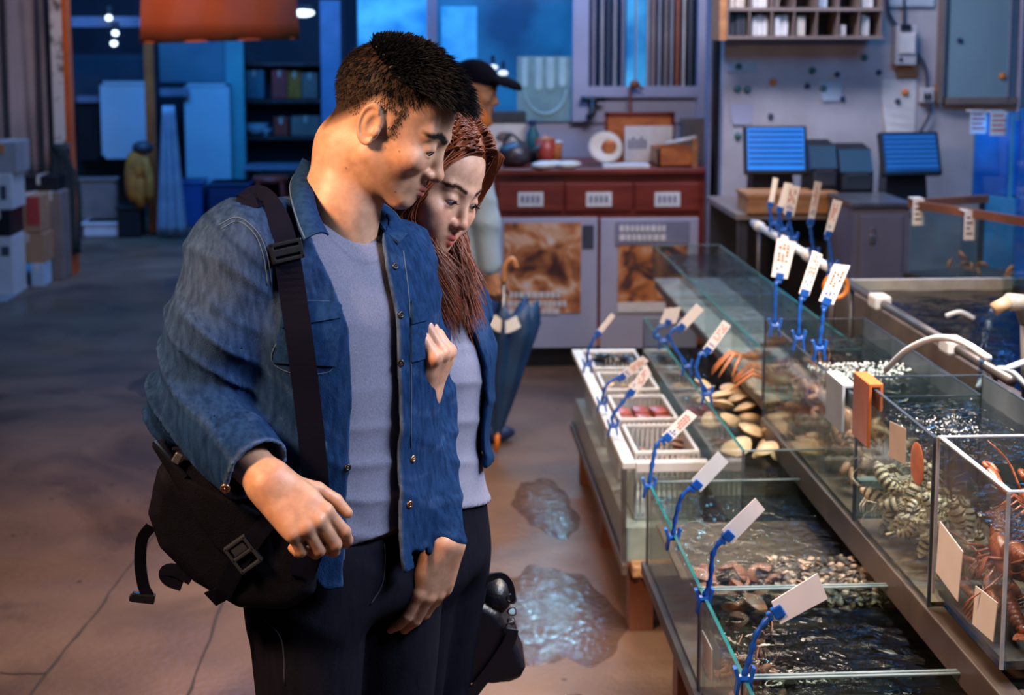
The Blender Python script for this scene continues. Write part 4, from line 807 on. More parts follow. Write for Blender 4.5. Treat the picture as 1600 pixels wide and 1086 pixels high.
def lobster_proto():
    t = bpy.data.objects.new('lobster', None); COL.objects.link(t)
    b = MB(); b.tube([(.62, 0, .05), (.45, 0, .1), (.1, 0, .12), (-.02, 0, .1)], [.03, .13, .17, .14], 12); b.build('carapace', 'lobster', t, smooth=True)
    for k in range(6): b = MB(); x = -.03 - .1 * k; r = .145 - .012 * k; b.tube([(x, 0, .09 - .012 * k), (x - .05, 0, .095 - .014 * k), (x - .10, 0, .08 - .016 * k)], [r * .85, r, r * .8], 12); b.build('tail_segment', 'lobster', t, smooth=True)
    b = MB()
    for k in (-2, -1, 0, 1, 2): b.strap([(-.6, k * .02, .0), (-.72, k * .06, -.01), (-.8, k * .085, -.02)], (0, 0, 1), [.03, .08, .05], .012)
    b.build('tail_fan', 'lobster', t)
    for s in (-1, 1):
        b = MB(); b.tube([(.35, s * .12, .06), (.5, s * .32, .06), (.72, s * .34, .06)], [.04, .05, .06], 8); b.ball((.86, s * .32, .06), (.18, .09, .055), 12, 8); b.tube([(.9, s * .25, .07), (1.06, s * .24, .07), (1.14, s * .29, .06)], [.05, .035, .01], 8); b.tube([(.95, s * .36, .06), (1.08, s * .36, .06), (1.15, s * .31, .06)], [.05, .035, .01], 8); b.build('claw', 'lobster', t, smooth=True)
        for k in range(4): b = MB(); x = .3 - .1 * k; b.tube([(x, s * .12, .05), (x + .02, s * .34, .14), (x - .03, s * .52, -.08)], [.025, .02, .008], 6); b.build('leg', 'lobster', t, smooth=True)
        b = MB(); b.tube(smooth_path([(.58, s * .05, .1), (.9, s * .2, .3), (1.1, s * .5, .42)], 4), [.018] * 4 + [.012] * 4 + [.005], 5); b.build('antenna', 'lobster', t, smooth=True)
    return t
lob = lobster_proto()
LS = [((1.02, 2.40, .72), (0, 0, 1.5), 'brown lobster lying lowest in the acrylic box'), ((1.05, 2.45, .77), (.3, .2, 1.8), 'brown lobster propped against the lowest one in the acrylic box'), ((1.03, 2.39, .82), (-.3, .4, 1.3), 'brown lobster across the middle of the acrylic heap'), ((1.09, 2.44, .87), (.3, -.4, 1.7), 'brown lobster topmost of the acrylic heap'), ((1.04, 2.47, .82), (.7, .4, 4.5), 'brown lobster leaning at the acrylic front pane')]
for i, (p, r, lb) in enumerate(LS):
    o = lob if i == 0 else copy_tree(lob); o.location = p; o.rotation_euler = r; o.scale = (.135,) * 3; tag(o, lb, 'lobster', 'lobsters in the acrylic box')
# white rack inside the prawn tank
t = thing('plastic_rack', 'white plastic rack standing in the prawn tank', 'rack', (1.02, 3.16, .66)); b = MB(); b.ab((.97, 3.12, .715), (1.09, 3.15, .735)); b.ab((.97, 3.12, .66), (.985, 3.15, .715)); b.ab((1.075, 3.12, .66), (1.09, 3.15, .715)); b.build('front_bar', 'white_plastic', t)
for k in range(7): b = MB(); b.ab((1.085, 3.125 + k * .035, .735), (1.095, 3.14 + k * .035, .79)); b.build('tine', 'white_plastic', t)
b = MB(); b.ab((1.083, 3.12, .72), (1.098, 3.38, .738)); b.build('side_bar', 'white_plastic', t)
# ---------------- pool behind and side tank
t = thing('stock_pool', 'dark holding pool between the upper tanks and the side tank', 'pool', (1.8, 4.2, 0)); x0, x1, y0, y1 = 1.44, 2.7, 2.9, 5.05
b = MB(); b.ab((x0, y0, .0), (x1, y1, .70)); b.build('base', 'silt', t)
b = MB(); b.ab((x0, y0, .70), (x0 + .02, y1, .86)); b.build('wall_board', 'rail_steel', t); b = MB(); b.ab((x0, y1 - .02, .7), (x1, y1, .86)); b.build('wall_board', 'stone_rim', t)
b = MB(); nx, ny = 30, 50; b.add([(x0 + .02 + (x1 - x0 - .02) * i / nx, y0 + (y1 - y0 - .02) * j / ny, .82 + .002 * math.sin(i * 1.1 + j * .8)) for j in range(ny + 1) for i in range(nx + 1)], [(j * (nx + 1) + i, j * (nx + 1) + i + 1, (j + 1) * (nx + 1) + i + 1, (j + 1) * (nx + 1) + i) for j in range(ny) for i in range(nx)]); b.build('water', 'water_pool', t, smooth=True)
b = MB(); b.tube([(1.262, 3.0, .992), (1.262, 4.25, .992)], .012, 10); t = thing('back_pipe', 'dark steel pipe along the back of the upper tanks', 'pipe', (1.262, 3.6, .99)); b.build('pipe_run', 'dark_steel', t, smooth=True)
for y in (3.35, 3.92): b = MB(); b.box((1.26, y, .995), (.05, .07, .04), bev=.008); b.build('white_clip', 'white_plastic', t)
for y in (3.1, 4.2): b = MB(); b.tube([(1.262, y, .65), (1.262, y, .99)], .01, 8); b.build('bracket', 'dark_steel', t, smooth=True)
# side tank set at an angle
A = Wp(1421, 312, Y=5.5); B_ = Wp(1580, 353, Y=5.0); dv = (B_ - A); dv[2] = 0; L_ = np.linalg.norm(dv) * 1.9; dn = dv / np.linalg.norm(dv); nn = np.array([-dn[1], dn[0], 0]); nn = nn if nn[0] > 0 else -nn; zr = A[2]; zb_ = zr - .29
t = thing('side_tank', 'brown rimmed side tank with orange prawns on its floor', 'fish tank', (A[0], A[1], zb_))
def slabq(o, d, n_, l0, l1, w0, w1, za, zb, nm, m):
    P = [o + d * l + n_ * w_ for l, w_ in ((l0, w0), (l1, w0), (l1, w1), (l0, w1))]; b = MB(); b.prism([(p[0], p[1], za) for p in P], (0, 0, zb - za)); return b.build(nm, m, t)
slabq(A, dn, nn, 0, L_, 0, .008, zb_, zr - .03, 'pane', 'tank_glass'); slabq(A, dn, nn, 0, .008, .008, .4, zb_, zr - .03, 'pane', 'tank_glass'); slabq(A, dn, nn, 0, L_, -.008, .02, zr - .03, zr, 'rim', 'rust_wood'); slabq(A, dn, nn, -.008, .02, .02, .4, zr - .03, zr, 'rim', 'rust_wood')
slabq(A, dn, nn, 0, L_, .39, .4, zb_, zr, 'back_pane', 'blue_glow'); slabq(A, dn, nn, -.01, L_, -.01, .41, zb_ - .05, zb_, 'base', 'dark_steel'); slabq(A, dn, nn, .28, .288, .008, .39, zb_, zr - .04, 'divider', 'tank_glass')
for l in (.03, L_ - .1): slabq(A, dn, nn, l, l + .06, .05, .11, 0, zb_ - .05, 'leg', 'rail_steel'); slabq(A, dn, nn, l, l + .06, .3, .36, 0, zb_ - .05, 'leg', 'rail_steel')
sp = [A + dn * random.uniform(.05, L_ - .05) + nn * random.uniform(.04, .3) for _ in range(34)]
scatter(prawn_proto('prawn', 'crab_orange', 'prawn_dark'), [(p[0], p[1], zb_ + .03 + .03 * random.random()) for p in sp], .07, 'orange prawn on the floor of the side tank', 'prawn', 'prawns in the side tank', .7, 5)
# tall blue lit tanks
for i, (x0, y0, x1, y1, Y, lb) in enumerate(((1577, 180, 1680, 322, 5.75, 'blue lit tall tank behind the side tank'), (1659, 175, 1760, 480, 4.62, 'blue lit tall tank at the picture edge'))):
    a, c = pbox(x0, y0, x1, y1, Y, .42); t = thing('tall_tank', lb, 'fish tank', ((a[0] + c[0]) / 2, Y + .2, a[2])); th = .008
    for p, q in (((a[0], a[1], a[2]), (a[0] + th, c[1], c[2])), ((c[0] - th, a[1], a[2]), (c[0], c[1], c[2])), ((a[0] + th, a[1], a[2]), (c[0] - th, a[1] + th, c[2]))): b = MB(); b.ab(p, q); b.build('pane', 'blue_tank_glass', t)
    b = MB(); b.ab((a[0] + th, c[1] - th, a[2]), (c[0] - th, c[1], c[2] - .01)); b.build('back_pane', 'blue_glow', t); b = MB(); b.ab((a[0], a[1], a[2] - .02), (c[0], c[1], a[2])); b.build('base', 'dark_steel', t)
    b = MB(); b.ab((a[0] - .004, a[1] - .004, a[2]), (a[0] + .008, a[1] + .008, c[2])); b.build('corner_seam', mat('seam_blue', (.05, .30, .55), .3), t)
    b = MB(); b.ab((a[0], a[1], c[2] - .02), (c[0], a[1] + .01, c[2])); b.build('rim', 'white_panel', t)
    for xx in (a[0] + .02, c[0] - .06): b = MB(); b.ab((xx, c[1] - .08, 0), (xx + .04, c[1] - .04, a[2] - .02)); b.build('leg', 'dark_steel', t)
    l = bpy.data.lights.new('tank_lamp', 'AREA'); l.size = .2; l.energy = 1.5; l.color = (.12, .45, 1); lo_ = bpy.data.objects.new('tank_lamp', l); COL.objects.link(lo_); lo_.location = ((a[0] + c[0]) / 2, (a[1] + c[1]) / 2, c[2] - .01)
# ---------------- clip-on price cards
def holder(label, X, rim, arm, quad, printed=0, wide=False, group='price card clips', Yfix=None):
    q = Wp(*rim, X=X) if Yfix is None else Wp(*rim, Y=Yfix); Y = q[1]; t = thing('price_clip', label, 'price clip', q, group); s = Y / F
    A_ = [Wp(x, y, Y=Y - .012) for x, y in arm]
    b = MB()   # jaws straddling the rim
    for sx in (-1, 1): b.strap([q + np.array([sx * .014, -.012, .030]), q + np.array([sx * .007, -.012, .004]), q + np.array([sx * .011, -.012, -.022])], (sx, 0, 0), [.016, .018, .012], .006)
    b.tube([q + np.array([-.012, -.012, .008]), q + np.array([.012, -.012, .008])], .008, 8); b.build('clamp', 'clip_blue', t)
    path = smooth_path([q + np.array([0, -.012, .012])] + A_, 5); b = MB(); b.tube(path, [.0046 + (.0022 if k % 3 == 1 else 0) for k in range(len(path))], 8); b.build('arm', 'clip_blue', t, smooth=True)
    P = [Wp(x, y, Y=Y - .012) for x, y in quad]; c = sum(P) / 4; e = P[0] * .5 + P[3] * .5; ax = A_[-1]
    b = MB(); u = (e - c); u /= np.linalg.norm(u); v_ = np.cross(u, [0, 1, 0]); g0 = e - u * .004
    R = Matrix((tuple(u), (0, 1, 0), tuple(v_))).transposed(); b.box(g0, (.020, .012, .022), R, bev=.002); b.box(g0 + u * .016, (.008, .010, .016), R, bev=.002); b.tube([g0 + u * .012, ax], .0055, 8); b.build('card_grip', 'clip_blue', t)
    b = MB(); b.prism([p + np.array([0, -.0018, 0]) for p in P], (0, .0018, 0)); cd_ = b.build('card', 'card_white', t)
    if printed:
        L1 = P[1] - P[0]; W1 = P[3] - P[0]; rr = random.Random(rim[0])
        for m, u0, u1 in (('ink_red', .42, .9), ('ink_blue', .2, .34)):
            b = MB()
            for row in (.28, .52, .76):
                uu = u0
                while uu < u1 - .05:
                    ww = rr.uniform(.05, .11)
                    if rr.random() < .75:
                        o = P[0] + np.array([0, -.0024, 0]); cc = [o + L1 * a_ + W1 * b_ for a_, b_ in ((uu, row - .07), (uu + ww * .7, row - .07), (uu + ww * .7, row + .07), (uu, row + .07))]; b.prism(cc, (0, .0008, 0))
                    uu += ww
            if b.v: b.build('print', m, cd_)
    return t
HS = [('blank card on a blue clip nearest the viewer', .55, (1160, 1062), [(1172, 1025), (1182, 990), (1205, 960)], [(1205, 940), (1277, 895), (1293, 935), (1219, 975)], 0),
      ('blank card on a blue clip, second from the nearest', .55, (1098, 938), [(1110, 905), (1114, 865), (1132, 838)], [(1128, 828), (1180, 778), (1195, 796), (1143, 850)], 0),
      ('blank card on a blue clip above the low tank corner', .55, (1050, 842), [(1056, 808), (1066, 775), (1086, 758)], [(1080, 750), (1122, 705), (1138, 722), (1094, 769)], 0),
      ('card on a blue clip where low tank and trough meet', .55, (1013, 762), [(1020, 720), (1026, 696), (1040, 682)], [(1034, 680), (1074, 640), (1089, 650), (1048, 690)], 1),
      ('pale card on a blue clip over the corner basket', .55, (957, 668), [(957, 650), (973, 628), (985, 610)], [(982, 606), (1010, 569), (1018, 584), (988, 623)], 1),
      ('pale card on a blue clip leaning over the meat basket', .55, (940, 632), [(946, 604), (958, 594), (968, 588)], [(966, 585), (1004, 556), (1014, 564), (976, 594)], 1),
      ('thin card on a blue clip at the far trough end', .55, (917, 572), [(919, 548), (930, 524)], [(930, 520), (955, 489), (961, 494), (937, 525)], 0),
      ('pale card on a blue clip over the clam tank', .80, (1103, 618), [(1088, 580), (1094, 552)], [(1098, 545), (1130, 500), (1142, 509), (1110, 553)], 1),
      ('white card on a blue clip behind the clam tank card', .80, (1072, 575), [(1052, 540), (1046, 524), (1056, 512)], [(1058, 508), (1088, 474), (1100, 484), (1070, 516)], 0),
      ('blurred white card on a blue clip in front of the dish poster', .80, (1035, 535), [(1022, 525), (1030, 510)], [(1030, 505), (1040, 482), (1064, 480), (1056, 505)], 0),
      ('upright printed card on a blue clip at the prawn tank corner', .95, (1209, 512), [(1211, 470), (1213, 440)], [(1205, 432), (1214, 372), (1244, 378), (1230, 436)], 1),
      ('narrow printed card on a blue clip, middle of the prawn tank trio', .95, (1246, 532), [(1249, 495), (1252, 465)], [(1248, 458), (1270, 391), (1285, 398), (1264, 462)], 1),
      ('printed card on a blue clip in front of the orange ring', .95, (1278, 548), [(1284, 510), (1287, 482)], [(1279, 470), (1303, 412), (1328, 415), (1302, 476)], 1),
      ('slim card turned edgewise, farthest on the white pipe', 1.25, (1207, 352), [(1204, 338), (1203, 326)], [(1200, 320), (1208, 277), (1216, 279), (1207, 323)], 0),
      ('tilted card second on the white pipe', 1.25, (1222, 362), [(1219, 345), (1217, 332)], [(1213, 328), (1226, 285), (1238, 287), (1222, 330)], 0),
      ('printed card third on the white pipe', 1.25, (1238, 375), [(1235, 355), (1232, 340)], [(1224, 334), (1232, 288), (1250, 292), (1240, 338)], 1),
      ('tall slim printed card fourth on the white pipe', 1.25, (1270, 400), [(1268, 372), (1266, 352)], [(1262, 346), (1273, 283), (1284, 285), (1271, 350)], 1),
      ('folded card on the white pipe nearest the orange ring', 1.25, (1299, 420), [(1297, 390), (1294, 372)], [(1288, 366), (1302, 311), (1316, 315), (1299, 369)], 1)]
for h in HS: holder(*h)
# white pipe on the back of the shallow tank
pp = [Wp(x, y, X=1.25) for x, y in ((1185, 342), (1222, 366), (1262, 396), (1308, 432))]
t = thing('air_pipe', 'white air pipe along the back of the shallow tank', 'pipe', pp[1]); zz = np.mean([p[2] for p in pp]); b = MB(); b.tube([(1.253, pp[0][1] + .1, zz - .012), (1.253, pp[-1][1], zz - .012)], .014, 10); b.build('pipe_run', 'hose_white', t, smooth=True)
for p in pp[:3]: b = MB(); b.tube([(1.253, p[1] - .03, zz - .012), (1.253, p[1] + .03, zz - .012)], .020, 10); b.build('joint_sleeve', 'white_plastic', t, smooth=True)
for y in (pp[0][1], pp[-1][1] + .05): b = MB(); b.tube([(1.253, y, .65), (1.253, y, zz - .012)], .008, 8); b.build('bracket', 'dark_steel', t, smooth=True)
q = Wp(1306, 448, X=1.2); b = MB(); b.tube([q + np.array([.035 * math.cos(a), 0, .035 * math.sin(a)]) for a in np.linspace(0, 6.283, 25)], .007, 8, cap=False); tag(b.build('orange_ring', 'orange_pin', smooth=True), 'orange plastic ring hanging behind the printed card', 'ring')
# holders hooked over the rim, labels on the glass
def hook(label, x0, x1, ytop, ybot, X, m, z):
    a = Wp(x0, ytop, X=X); c = Wp(x1, ytop, X=X); ya, yb = c[1], a[1]; hb = (Wp(x0, ybot, X=X)[2]); t = thing('hook_sign', label, 'sign', (X, (ya + yb) / 2, z))
    b = MB(); b.ab((X - .012, ya, hb), (X - .004, yb, z + .006), bev=.002); b.build('plate', m, t); b = MB(); b.ab((X - .012, ya, z + .003), (X + .02, yb, z + .012), bev=.002); b.build('hook', m, t); b = MB(); b.ab((X + .013, ya, z - .05), (X + .02, yb, z + .006), bev=.002); b.build('back_lip', m, t)
hook('whitish plastic holder hooked over the prawn tank rim', 1299, 1325, 575, 655, .95, 'white_plastic', .935)
hook('orange plastic sign hooked over the rim by the mantis shrimps', 1341, 1366, 602, 680, .95, 'orange_acrylic', .985)
def glass_label(label, quad, X, m, name='glass_label'):
    P = [Wp(x, y, X=X - .0015) for x, y in quad]; b = MB(); b.prism(P, (.0015, 0, 0)); return tag(b.build(name, m), label, 'label')
glass_label('plain beige label stuck on the mantis shrimp tank', [(1390, 658), (1415, 670), (1414, 726), (1389, 712)], .95, 'card_beige')
P0 = Wp(1433, 725, X=.949); b = MB(); b.ball(P0, (.002, .040, .043), 16, 12); tag(b.build('oval_sticker', mat('rust_label', (.55, .17, .06), .5, col2=(.35, .12, .07), scale=25), smooth=True), 'orange oval sticker on the mantis shrimp tank', 'sticker')
glass_label('pale card stuck on the acrylic box, by its far edge', [(1468, 814), (1504, 862), (1496, 940), (1462, 893)], .955, 'card_white')
glass_label('pale card stuck on the acrylic box, by its near corner', [(1524, 915), (1558, 942), (1551, 1003), (1519, 975)], .955, 'card_white')
glass_label('narrow white label on the front of the nearest low tank', [(1097, 985), (1112, 1015), (1112, 1068), (1100, 1040)], .55, 'card_white')
for i, (x, y, Yc, w_, h_) in enumerate(((1435, 331, 5.44, 19, 42), (1515, 352, 5.17, 18, 46), (1529, 191, 6.04, 27, 36), (1561, 193, 5.83, 29, 38))):
    a, c = pbox(x - w_ / 2, y - h_ / 2, x + w_ / 2, y + h_ / 2, Yc, .003); t = thing('hanging_card', ['white card hooked on the far corner of the side tank', 'white card hooked midway along the side tank rim', 'square card on the far blue tank, nearer the hatch', 'square card on the far blue tank, nearer the picture edge'][i], 'card', a); b = MB(); b.ab(a, c); b.build('sheet', 'card_white', t)
    b = MB(); b.ab((a[0], a[1], c[2] - .004), (c[0], a[1] + .06, c[2])); b.build('fold', 'card_white', t)
    b = MB()
    for k in range(4): b.ab((a[0] + .008, a[1] - .001, a[2] + .02 + .02 * k), (c[0] - .008 - .01 * (k % 2), a[1], a[2] + .027 + .02 * k))
    b.build('print', 'ink_red' if i > 1 else 'ink', t)
# ---------------- tap, stream, foam, hoses
qs = Wp(1530, 612, Z=.932); Ys = qs[1]; t = thing('water_tap', 'grey plastic pipe elbow pouring water into the tank', 'tap', Wp(1560, 478, Y=Ys)); m0 = Wp(1553, 484, Y=Ys); m1 = Wp(1575, 472, Y=Ys); m2 = Wp(1597, 473, Y=Ys + .01); m3 = Wp(1606, 500, Y=Ys + .03); m4 = Wp(1608, 640, Y=Ys + .03)
b = MB(); b.tube([m1, m2, m3], [.021, .022, .021], 14); b.build('elbow', 'pipe_grey', t, smooth=True); b = MB(); b.tube([m0, m1], [.016, .016], 12); b.build('nozzle', mat('brass_pipe', (.36, .24, .15), .4), t, smooth=True); b = MB(); b.tube([m3, m4], .017, 12); b.build('riser', 'pipe_grey', t, smooth=True)
st = smooth_path([m0 + np.array([-.004, 0, 0]), Wp(1543, 510, Y=Ys), Wp(1535, 560, Y=Ys), qs - np.array([0, 0, .01])], 6); rn = random.Random(2)
b = MB()
for k in range(4): b.tube([p + np.array([.004 * math.sin(i * .8 + k * 1.6), .004 * math.cos(i * .7 + k * 1.6), 0]) for i, p in enumerate(st)], [.0045 + .0015 * math.sin(i * 1.1 + k) for i in range(len(st))], 6)
tag(b.build('water_stream', water_mat('water_jet', (.80, .88, .95), .02, .6, 60), smooth=True), 'thin stream of water falling from the grey pipe elbow', 'water', kind='stuff')
def foam(parent, cx, cy, z, rx, ry, n, seed, r0=.0035):
    yr = (2.62, 3.08) if parent is U2 else ((3.12, 3.97) if parent is U1 else (2.85, 3.53))
    rn = random.Random(seed); b = MB()
    for k in range(n):
        a = rn.uniform(0, 6.283); rr = math.sqrt(rn.random()) * (1 + .15 * math.sin(3 * a)); x = cx + rx * rr * math.cos(a); y = cy + ry * rr * math.sin(a)
        if not (.962 < x < 1.228) or not yr[0] < y < yr[1]: continue
        b.ball((x, y, z + .001), r0 * rn.uniform(.5, 1.25), 6, 4)
    o = b.build('foam', 'foam_white', parent, smooth=True); o['kind'] = 'stuff'
foam(U2, qs[0] - .03, qs[1] - .0, .932, .13, .06, 520, 4, .003); foam(U1, 1.10, 3.55, .887, .13, .10, 320, 6, .003); foam(U2, 1.06, 2.86, .932, .08, .10, 120, 7, .0016); foam(T1, 1.1, 3.3, .566, .12, .06, 60, 8)
for pts, lb in (([(1384, 578), (1420, 545), (1465, 528), (1505, 535), (1545, 560)], 'clear white hose arching over the prawn tank'), ([(1528, 606), (1545, 582), (1575, 578), (1604, 604)], 'white hose looping beside the tap'), ([(1575, 575), (1602, 565)], 'short white hose end at the picture edge'), ([(1478, 494), (1500, 488), (1522, 498)], 'pale hose end lying over the dark pool')):
    Yh = 3.25 if pts[0][0] < 1400 else (Ys if pts[0][0] > 1520 else 4.2); b = MB(); b.tube(smooth_path([Wp(x, y, Y=Yh - .12 * i * (pts[0][0] < 1400)) for i, (x, y) in enumerate(pts)], 6), .0075, 8); tag(b.build('hose', 'hose_white', smooth=True), lb, 'hose', 'hoses at the tanks')
# puddles on the aisle
water_mat('puddle_water', (.80, .77, .75), .10, .35, 30)
def puddle(cx, cy, rx, ry, seed, lb):
    rn = random.Random(seed); ph = [rn.uniform(0, 6.28) for _ in range(5)]; b = MB(); n = 72; vs = [(cx, cy, .0045)]
    for j in (.5, .93, 1):
        for k in range(n):
            a = 2 * math.pi * k / n; r = (1 + .14 * math.sin(2 * a + ph[0]) + .08 * math.sin(3 * a + ph[1]) + .05 * math.sin(7 * a + ph[2]) + .03 * math.sin(13 * a + ph[3])) * j; vs.append((cx + rx * r * math.cos(a), cy + ry * r * math.sin(a), .0045 if j < 1 else .0006))
    fs = [(0, 1 + k, 1 + (k + 1) % n) for k in range(n)] + [(1 + j * n + k, 1 + (j + 1) * n + k, 1 + (j + 1) * n + (k + 1) % n, 1 + j * n + (k + 1) % n) for j in (0, 1) for k in range(n)]
    b.add(vs, fs); tag(b.build('puddle', 'puddle_water', smooth=True), lb, 'puddle')
puddle(.35, 4.15, .19, .42, 3, 'large wet puddle on the aisle beside the low tanks'); puddle(.42, 5.15, .12, .3, 5, 'narrow puddle beyond the large one along the trough'); puddle(.40, 3.45, .10, .16, 9, 'small puddle at the low tank leg'); puddle(-1.28, 7.1, .2, .35, 12, 'small dark puddle far down the aisle towards the blue lit hall')
# ------------------------------------------------------------------ bodies: smooth implicit surfaces meshed with surface nets
from mathutils.bvhtree import BVHTree
A3 = lambda *p: np.array(p, dtype=np.float32)
def nrm(v): v = np.asarray(v, float); return v / np.linalg.norm(v)
def s_sph(P, c, r): return np.linalg.norm(P - np.asarray(c, np.float32), axis=1) - r
def s_cap(P, a, b, ra, rb):
    a = np.asarray(a, np.float32); ab = np.asarray(b, np.float32) - a; q = P - a
    t = np.clip((q @ ab) / max(float(ab @ ab), 1e-12), 0, 1); return np.linalg.norm(q - t[:, None] * ab, axis=1) - (ra + (rb - ra) * t)
def s_ell(P, c, r, R=None):
    q = P - np.asarray(c, np.float32)
    if R is not None: q = q @ np.asarray(R, np.float32)
    r = np.asarray(r, np.float32); k0 = np.linalg.norm(q / r, axis=1); k1 = np.linalg.norm(q / (r * r), axis=1); return k0 * (k0 - 1) / np.maximum(k1, 1e-6)
def smin(a, b, k): h = np.clip(.5 + .5 * (b - a) / k, 0, 1); return b + (a - b) * h - k * h * (1 - h)
def smax(a, b, k): return -smin(-a, -b, k)
def s_poly(Q, poly):
    """signed distance to a 2-D polygon"""
    n = len(poly); d = np.full(len(Q), 1e9, np.float32); ins = np.zeros(len(Q), bool)
    for i in range(n):
        a = np.array(poly[i], np.float32); b = np.array(poly[(i + 1) % n], np.float32); e = b - a; w_ = Q - a
        t = np.clip((w_ @ e) / (e @ e), 0, 1); d = np.minimum(d, np.linalg.norm(w_ - t[:, None] * e, axis=1))
        c = (a[1] > Q[:, 1]) != (b[1] > Q[:, 1]); ins ^= c & (Q[:, 0] < (b[0] - a[0]) * (Q[:, 1] - a[1]) / (b[1] - a[1] + 1e-12) + a[0])
    return np.where(ins, -d, d)
_wv = np.random.default_rng(3); _WD = _wv.normal(size=(24, 3)); _WD /= np.linalg.norm(_WD, axis=1)[:, None]; _WP = _wv.uniform(0, 6.28, 24)
def wob(P, freq, n=8, seed=0):
    o = np.zeros(len(P), np.float32)
    for k in range(n): o += np.sin((P @ _WD[(k + seed) % 24].astype(np.float32)) * freq * (.6 + .16 * k) + _WP[(k * 3 + seed) % 24] + .9 * o)
    return o / n
def folds(P, dirs, freq, seed=0):
    """sharp cloth ridges across the given direction"""
    ph = (P @ np.asarray(dirs, np.float32)) * freq + 2.2 * wob(P, freq * .35, 5, seed); return (1 - np.abs(np.sin(ph))) ** 1.6
def surf(f, lo, hi, h, slack=.012, B=10):
    lo = np.asarray(lo, float); n = np.ceil((np.asarray(hi, float) - lo) / h).astype(int) + 1; nb = -(-n // B); n = nb * B + 1
    gi = np.stack(np.meshgrid(*[np.arange(k) for k in nb], indexing='ij'), -1).reshape(-1, 3)
    cen = (lo + (gi + .5) * B * h).astype(np.float32); d = f(cen); rad = .87 * B * h
    val = np.empty(n, np.float32); act = np.abs(d) < rad * 1.25 + slack
    for g, dd in zip(gi[~act], d[~act]): x, y, z = g * B; val[x:x + B + 1, y:y + B + 1, z:z + B + 1] = 1 if dd > 0 else -1
    off = np.stack(np.meshgrid(*[np.arange(B + 1)] * 3, indexing='ij'), -1).reshape(-1, 3)
    ga = gi[act] * B
    for s in range(0, len(ga), 150):
        idx = (ga[s:s + 150, None, :] + off[None]).reshape(-1, 3); v = f((lo + idx * h).astype(np.float32)); val[idx[:, 0], idx[:, 1], idx[:, 2]] = v
    ins = val < 0; c = np.zeros(tuple(n - 1), np.int8)
    cor = [(i, j, k) for i in (0, 1) for j in (0, 1) for k in (0, 1)]
    for i, j, k in cor: c += ins[i:n[0] - 1 + i, j:n[1] - 1 + j, k:n[2] - 1 + k]
    cells = np.argwhere((c > 0) & (c < 8)); vid = np.full(tuple(n - 1), -1, np.int32); vid[tuple(cells.T)] = np.arange(len(cells))
    acc = np.zeros((len(cells), 3)); cnt = np.zeros(len(cells))
    for a in cor:
        for ax in range(3):
            if a[ax]: continue
            b_ = list(a); b_[ax] = 1; pa = cells + a; pb = cells + b_; va = val[tuple(pa.T)]; vb = val[tuple(pb.T)]; m = (va < 0) != (vb < 0)
            t = np.where(m, va / np.where(m, va - vb, 1), 0); acc += np.where(m[:, None], pa + t[:, None] * (pb - pa), 0); cnt += m
    verts = lo + acc / cnt[:, None] * h; faces = []
    for ax in range(3):
        s0 = [slice(None)] * 3; s1 = [slice(None)] * 3; s0[ax] = slice(0, -1); s1[ax] = slice(1, None); e = np.argwhere(ins[tuple(s0)] != ins[tuple(s1)]); u, w_ = [(1, 2), (2, 0), (0, 1)][ax]
        ok = (e[:, u] > 0) & (e[:, w_] > 0) & (e[:, u] < n[u] - 1) & (e[:, w_] < n[w_] - 1); e = e[ok]; q = []
        for du, dw in ((-1, -1), (0, -1), (0, 0), (-1, 0)): k = e.copy(); k[:, u] += du; k[:, w_] += dw; q.append(vid[tuple(k.T)])
        q = np.stack(q, 1); fl_ = ins[tuple(e.T)]; q[~fl_] = q[~fl_][:, ::-1]; faces.append(q)
    F_ = np.concatenate(faces); F_ = F_[(F_ >= 0).all(1)]
    return verts, F_
def relax(v, f, it=1, lam=.5):
    for _ in range(it):
        acc = np.zeros_like(v); cnt = np.zeros(len(v))
        for a, b_ in ((0, 1), (1, 2), (2, 3), (3, 0)):
            for p, q in ((a, b_), (b_, a)): np.add.at(acc, f[:, p], v[f[:, q]]); np.add.at(cnt, f[:, p], 1)
        v = v + lam * (acc / np.maximum(cnt, 1)[:, None] - v)
    return v
def to_obj(name, parts, m, parent=None, colf=None):
    vs = []; fs = []; cs = []; n = 0
    for v, f, *c in parts:
        vs.append(v); fs.append(f + n); n += len(v); cs.append(c[0](v.astype(np.float32)) if c else (colf(v.astype(np.float32)) if colf else np.ones((len(v), 3))))
    v = np.concatenate(vs); f = np.concatenate(fs); c = np.concatenate(cs)
    me = bpy.data.meshes.new(name); me.vertices.add(len(v)); me.vertices.foreach_set('co', v.astype(np.float32).ravel()); k = f.shape[1]
    me.loops.add(len(f) * k); me.loops.foreach_set('vertex_index', f.astype(np.int32).ravel()); me.polygons.add(len(f)); me.polygons.foreach_set('loop_start', np.arange(len(f), dtype=np.int32) * k)
    me.polygons.foreach_set('use_smooth', np.ones(len(f), bool)); me.update(calc_edges=True); me.validate()
    at = me.attributes.new('Col', 'FLOAT_COLOR', 'POINT'); at.data.foreach_set('color', np.concatenate([c, np.ones((len(c), 1))], 1).astype(np.float32).ravel())
    me.materials.append(MATS[m]); o = bpy.data.objects.new(name, me); COL.objects.link(o)
    if parent: attach(o, parent)
    return o
def bvh_of(o):
    me = o.data; v = np.empty(len(me.vertices) * 3, np.float32); me.vertices.foreach_get('co', v); v = v.reshape(-1, 3) + np.array(wloc(o)); return BVHTree.FromPolygons([tuple(p) for p in v.tolist()], [tuple(p.vertices) for p in me.polygons])
def wloc(o):
    l = Vector((0, 0, 0))
    while o: l += o.location; o = o.parent
    return l
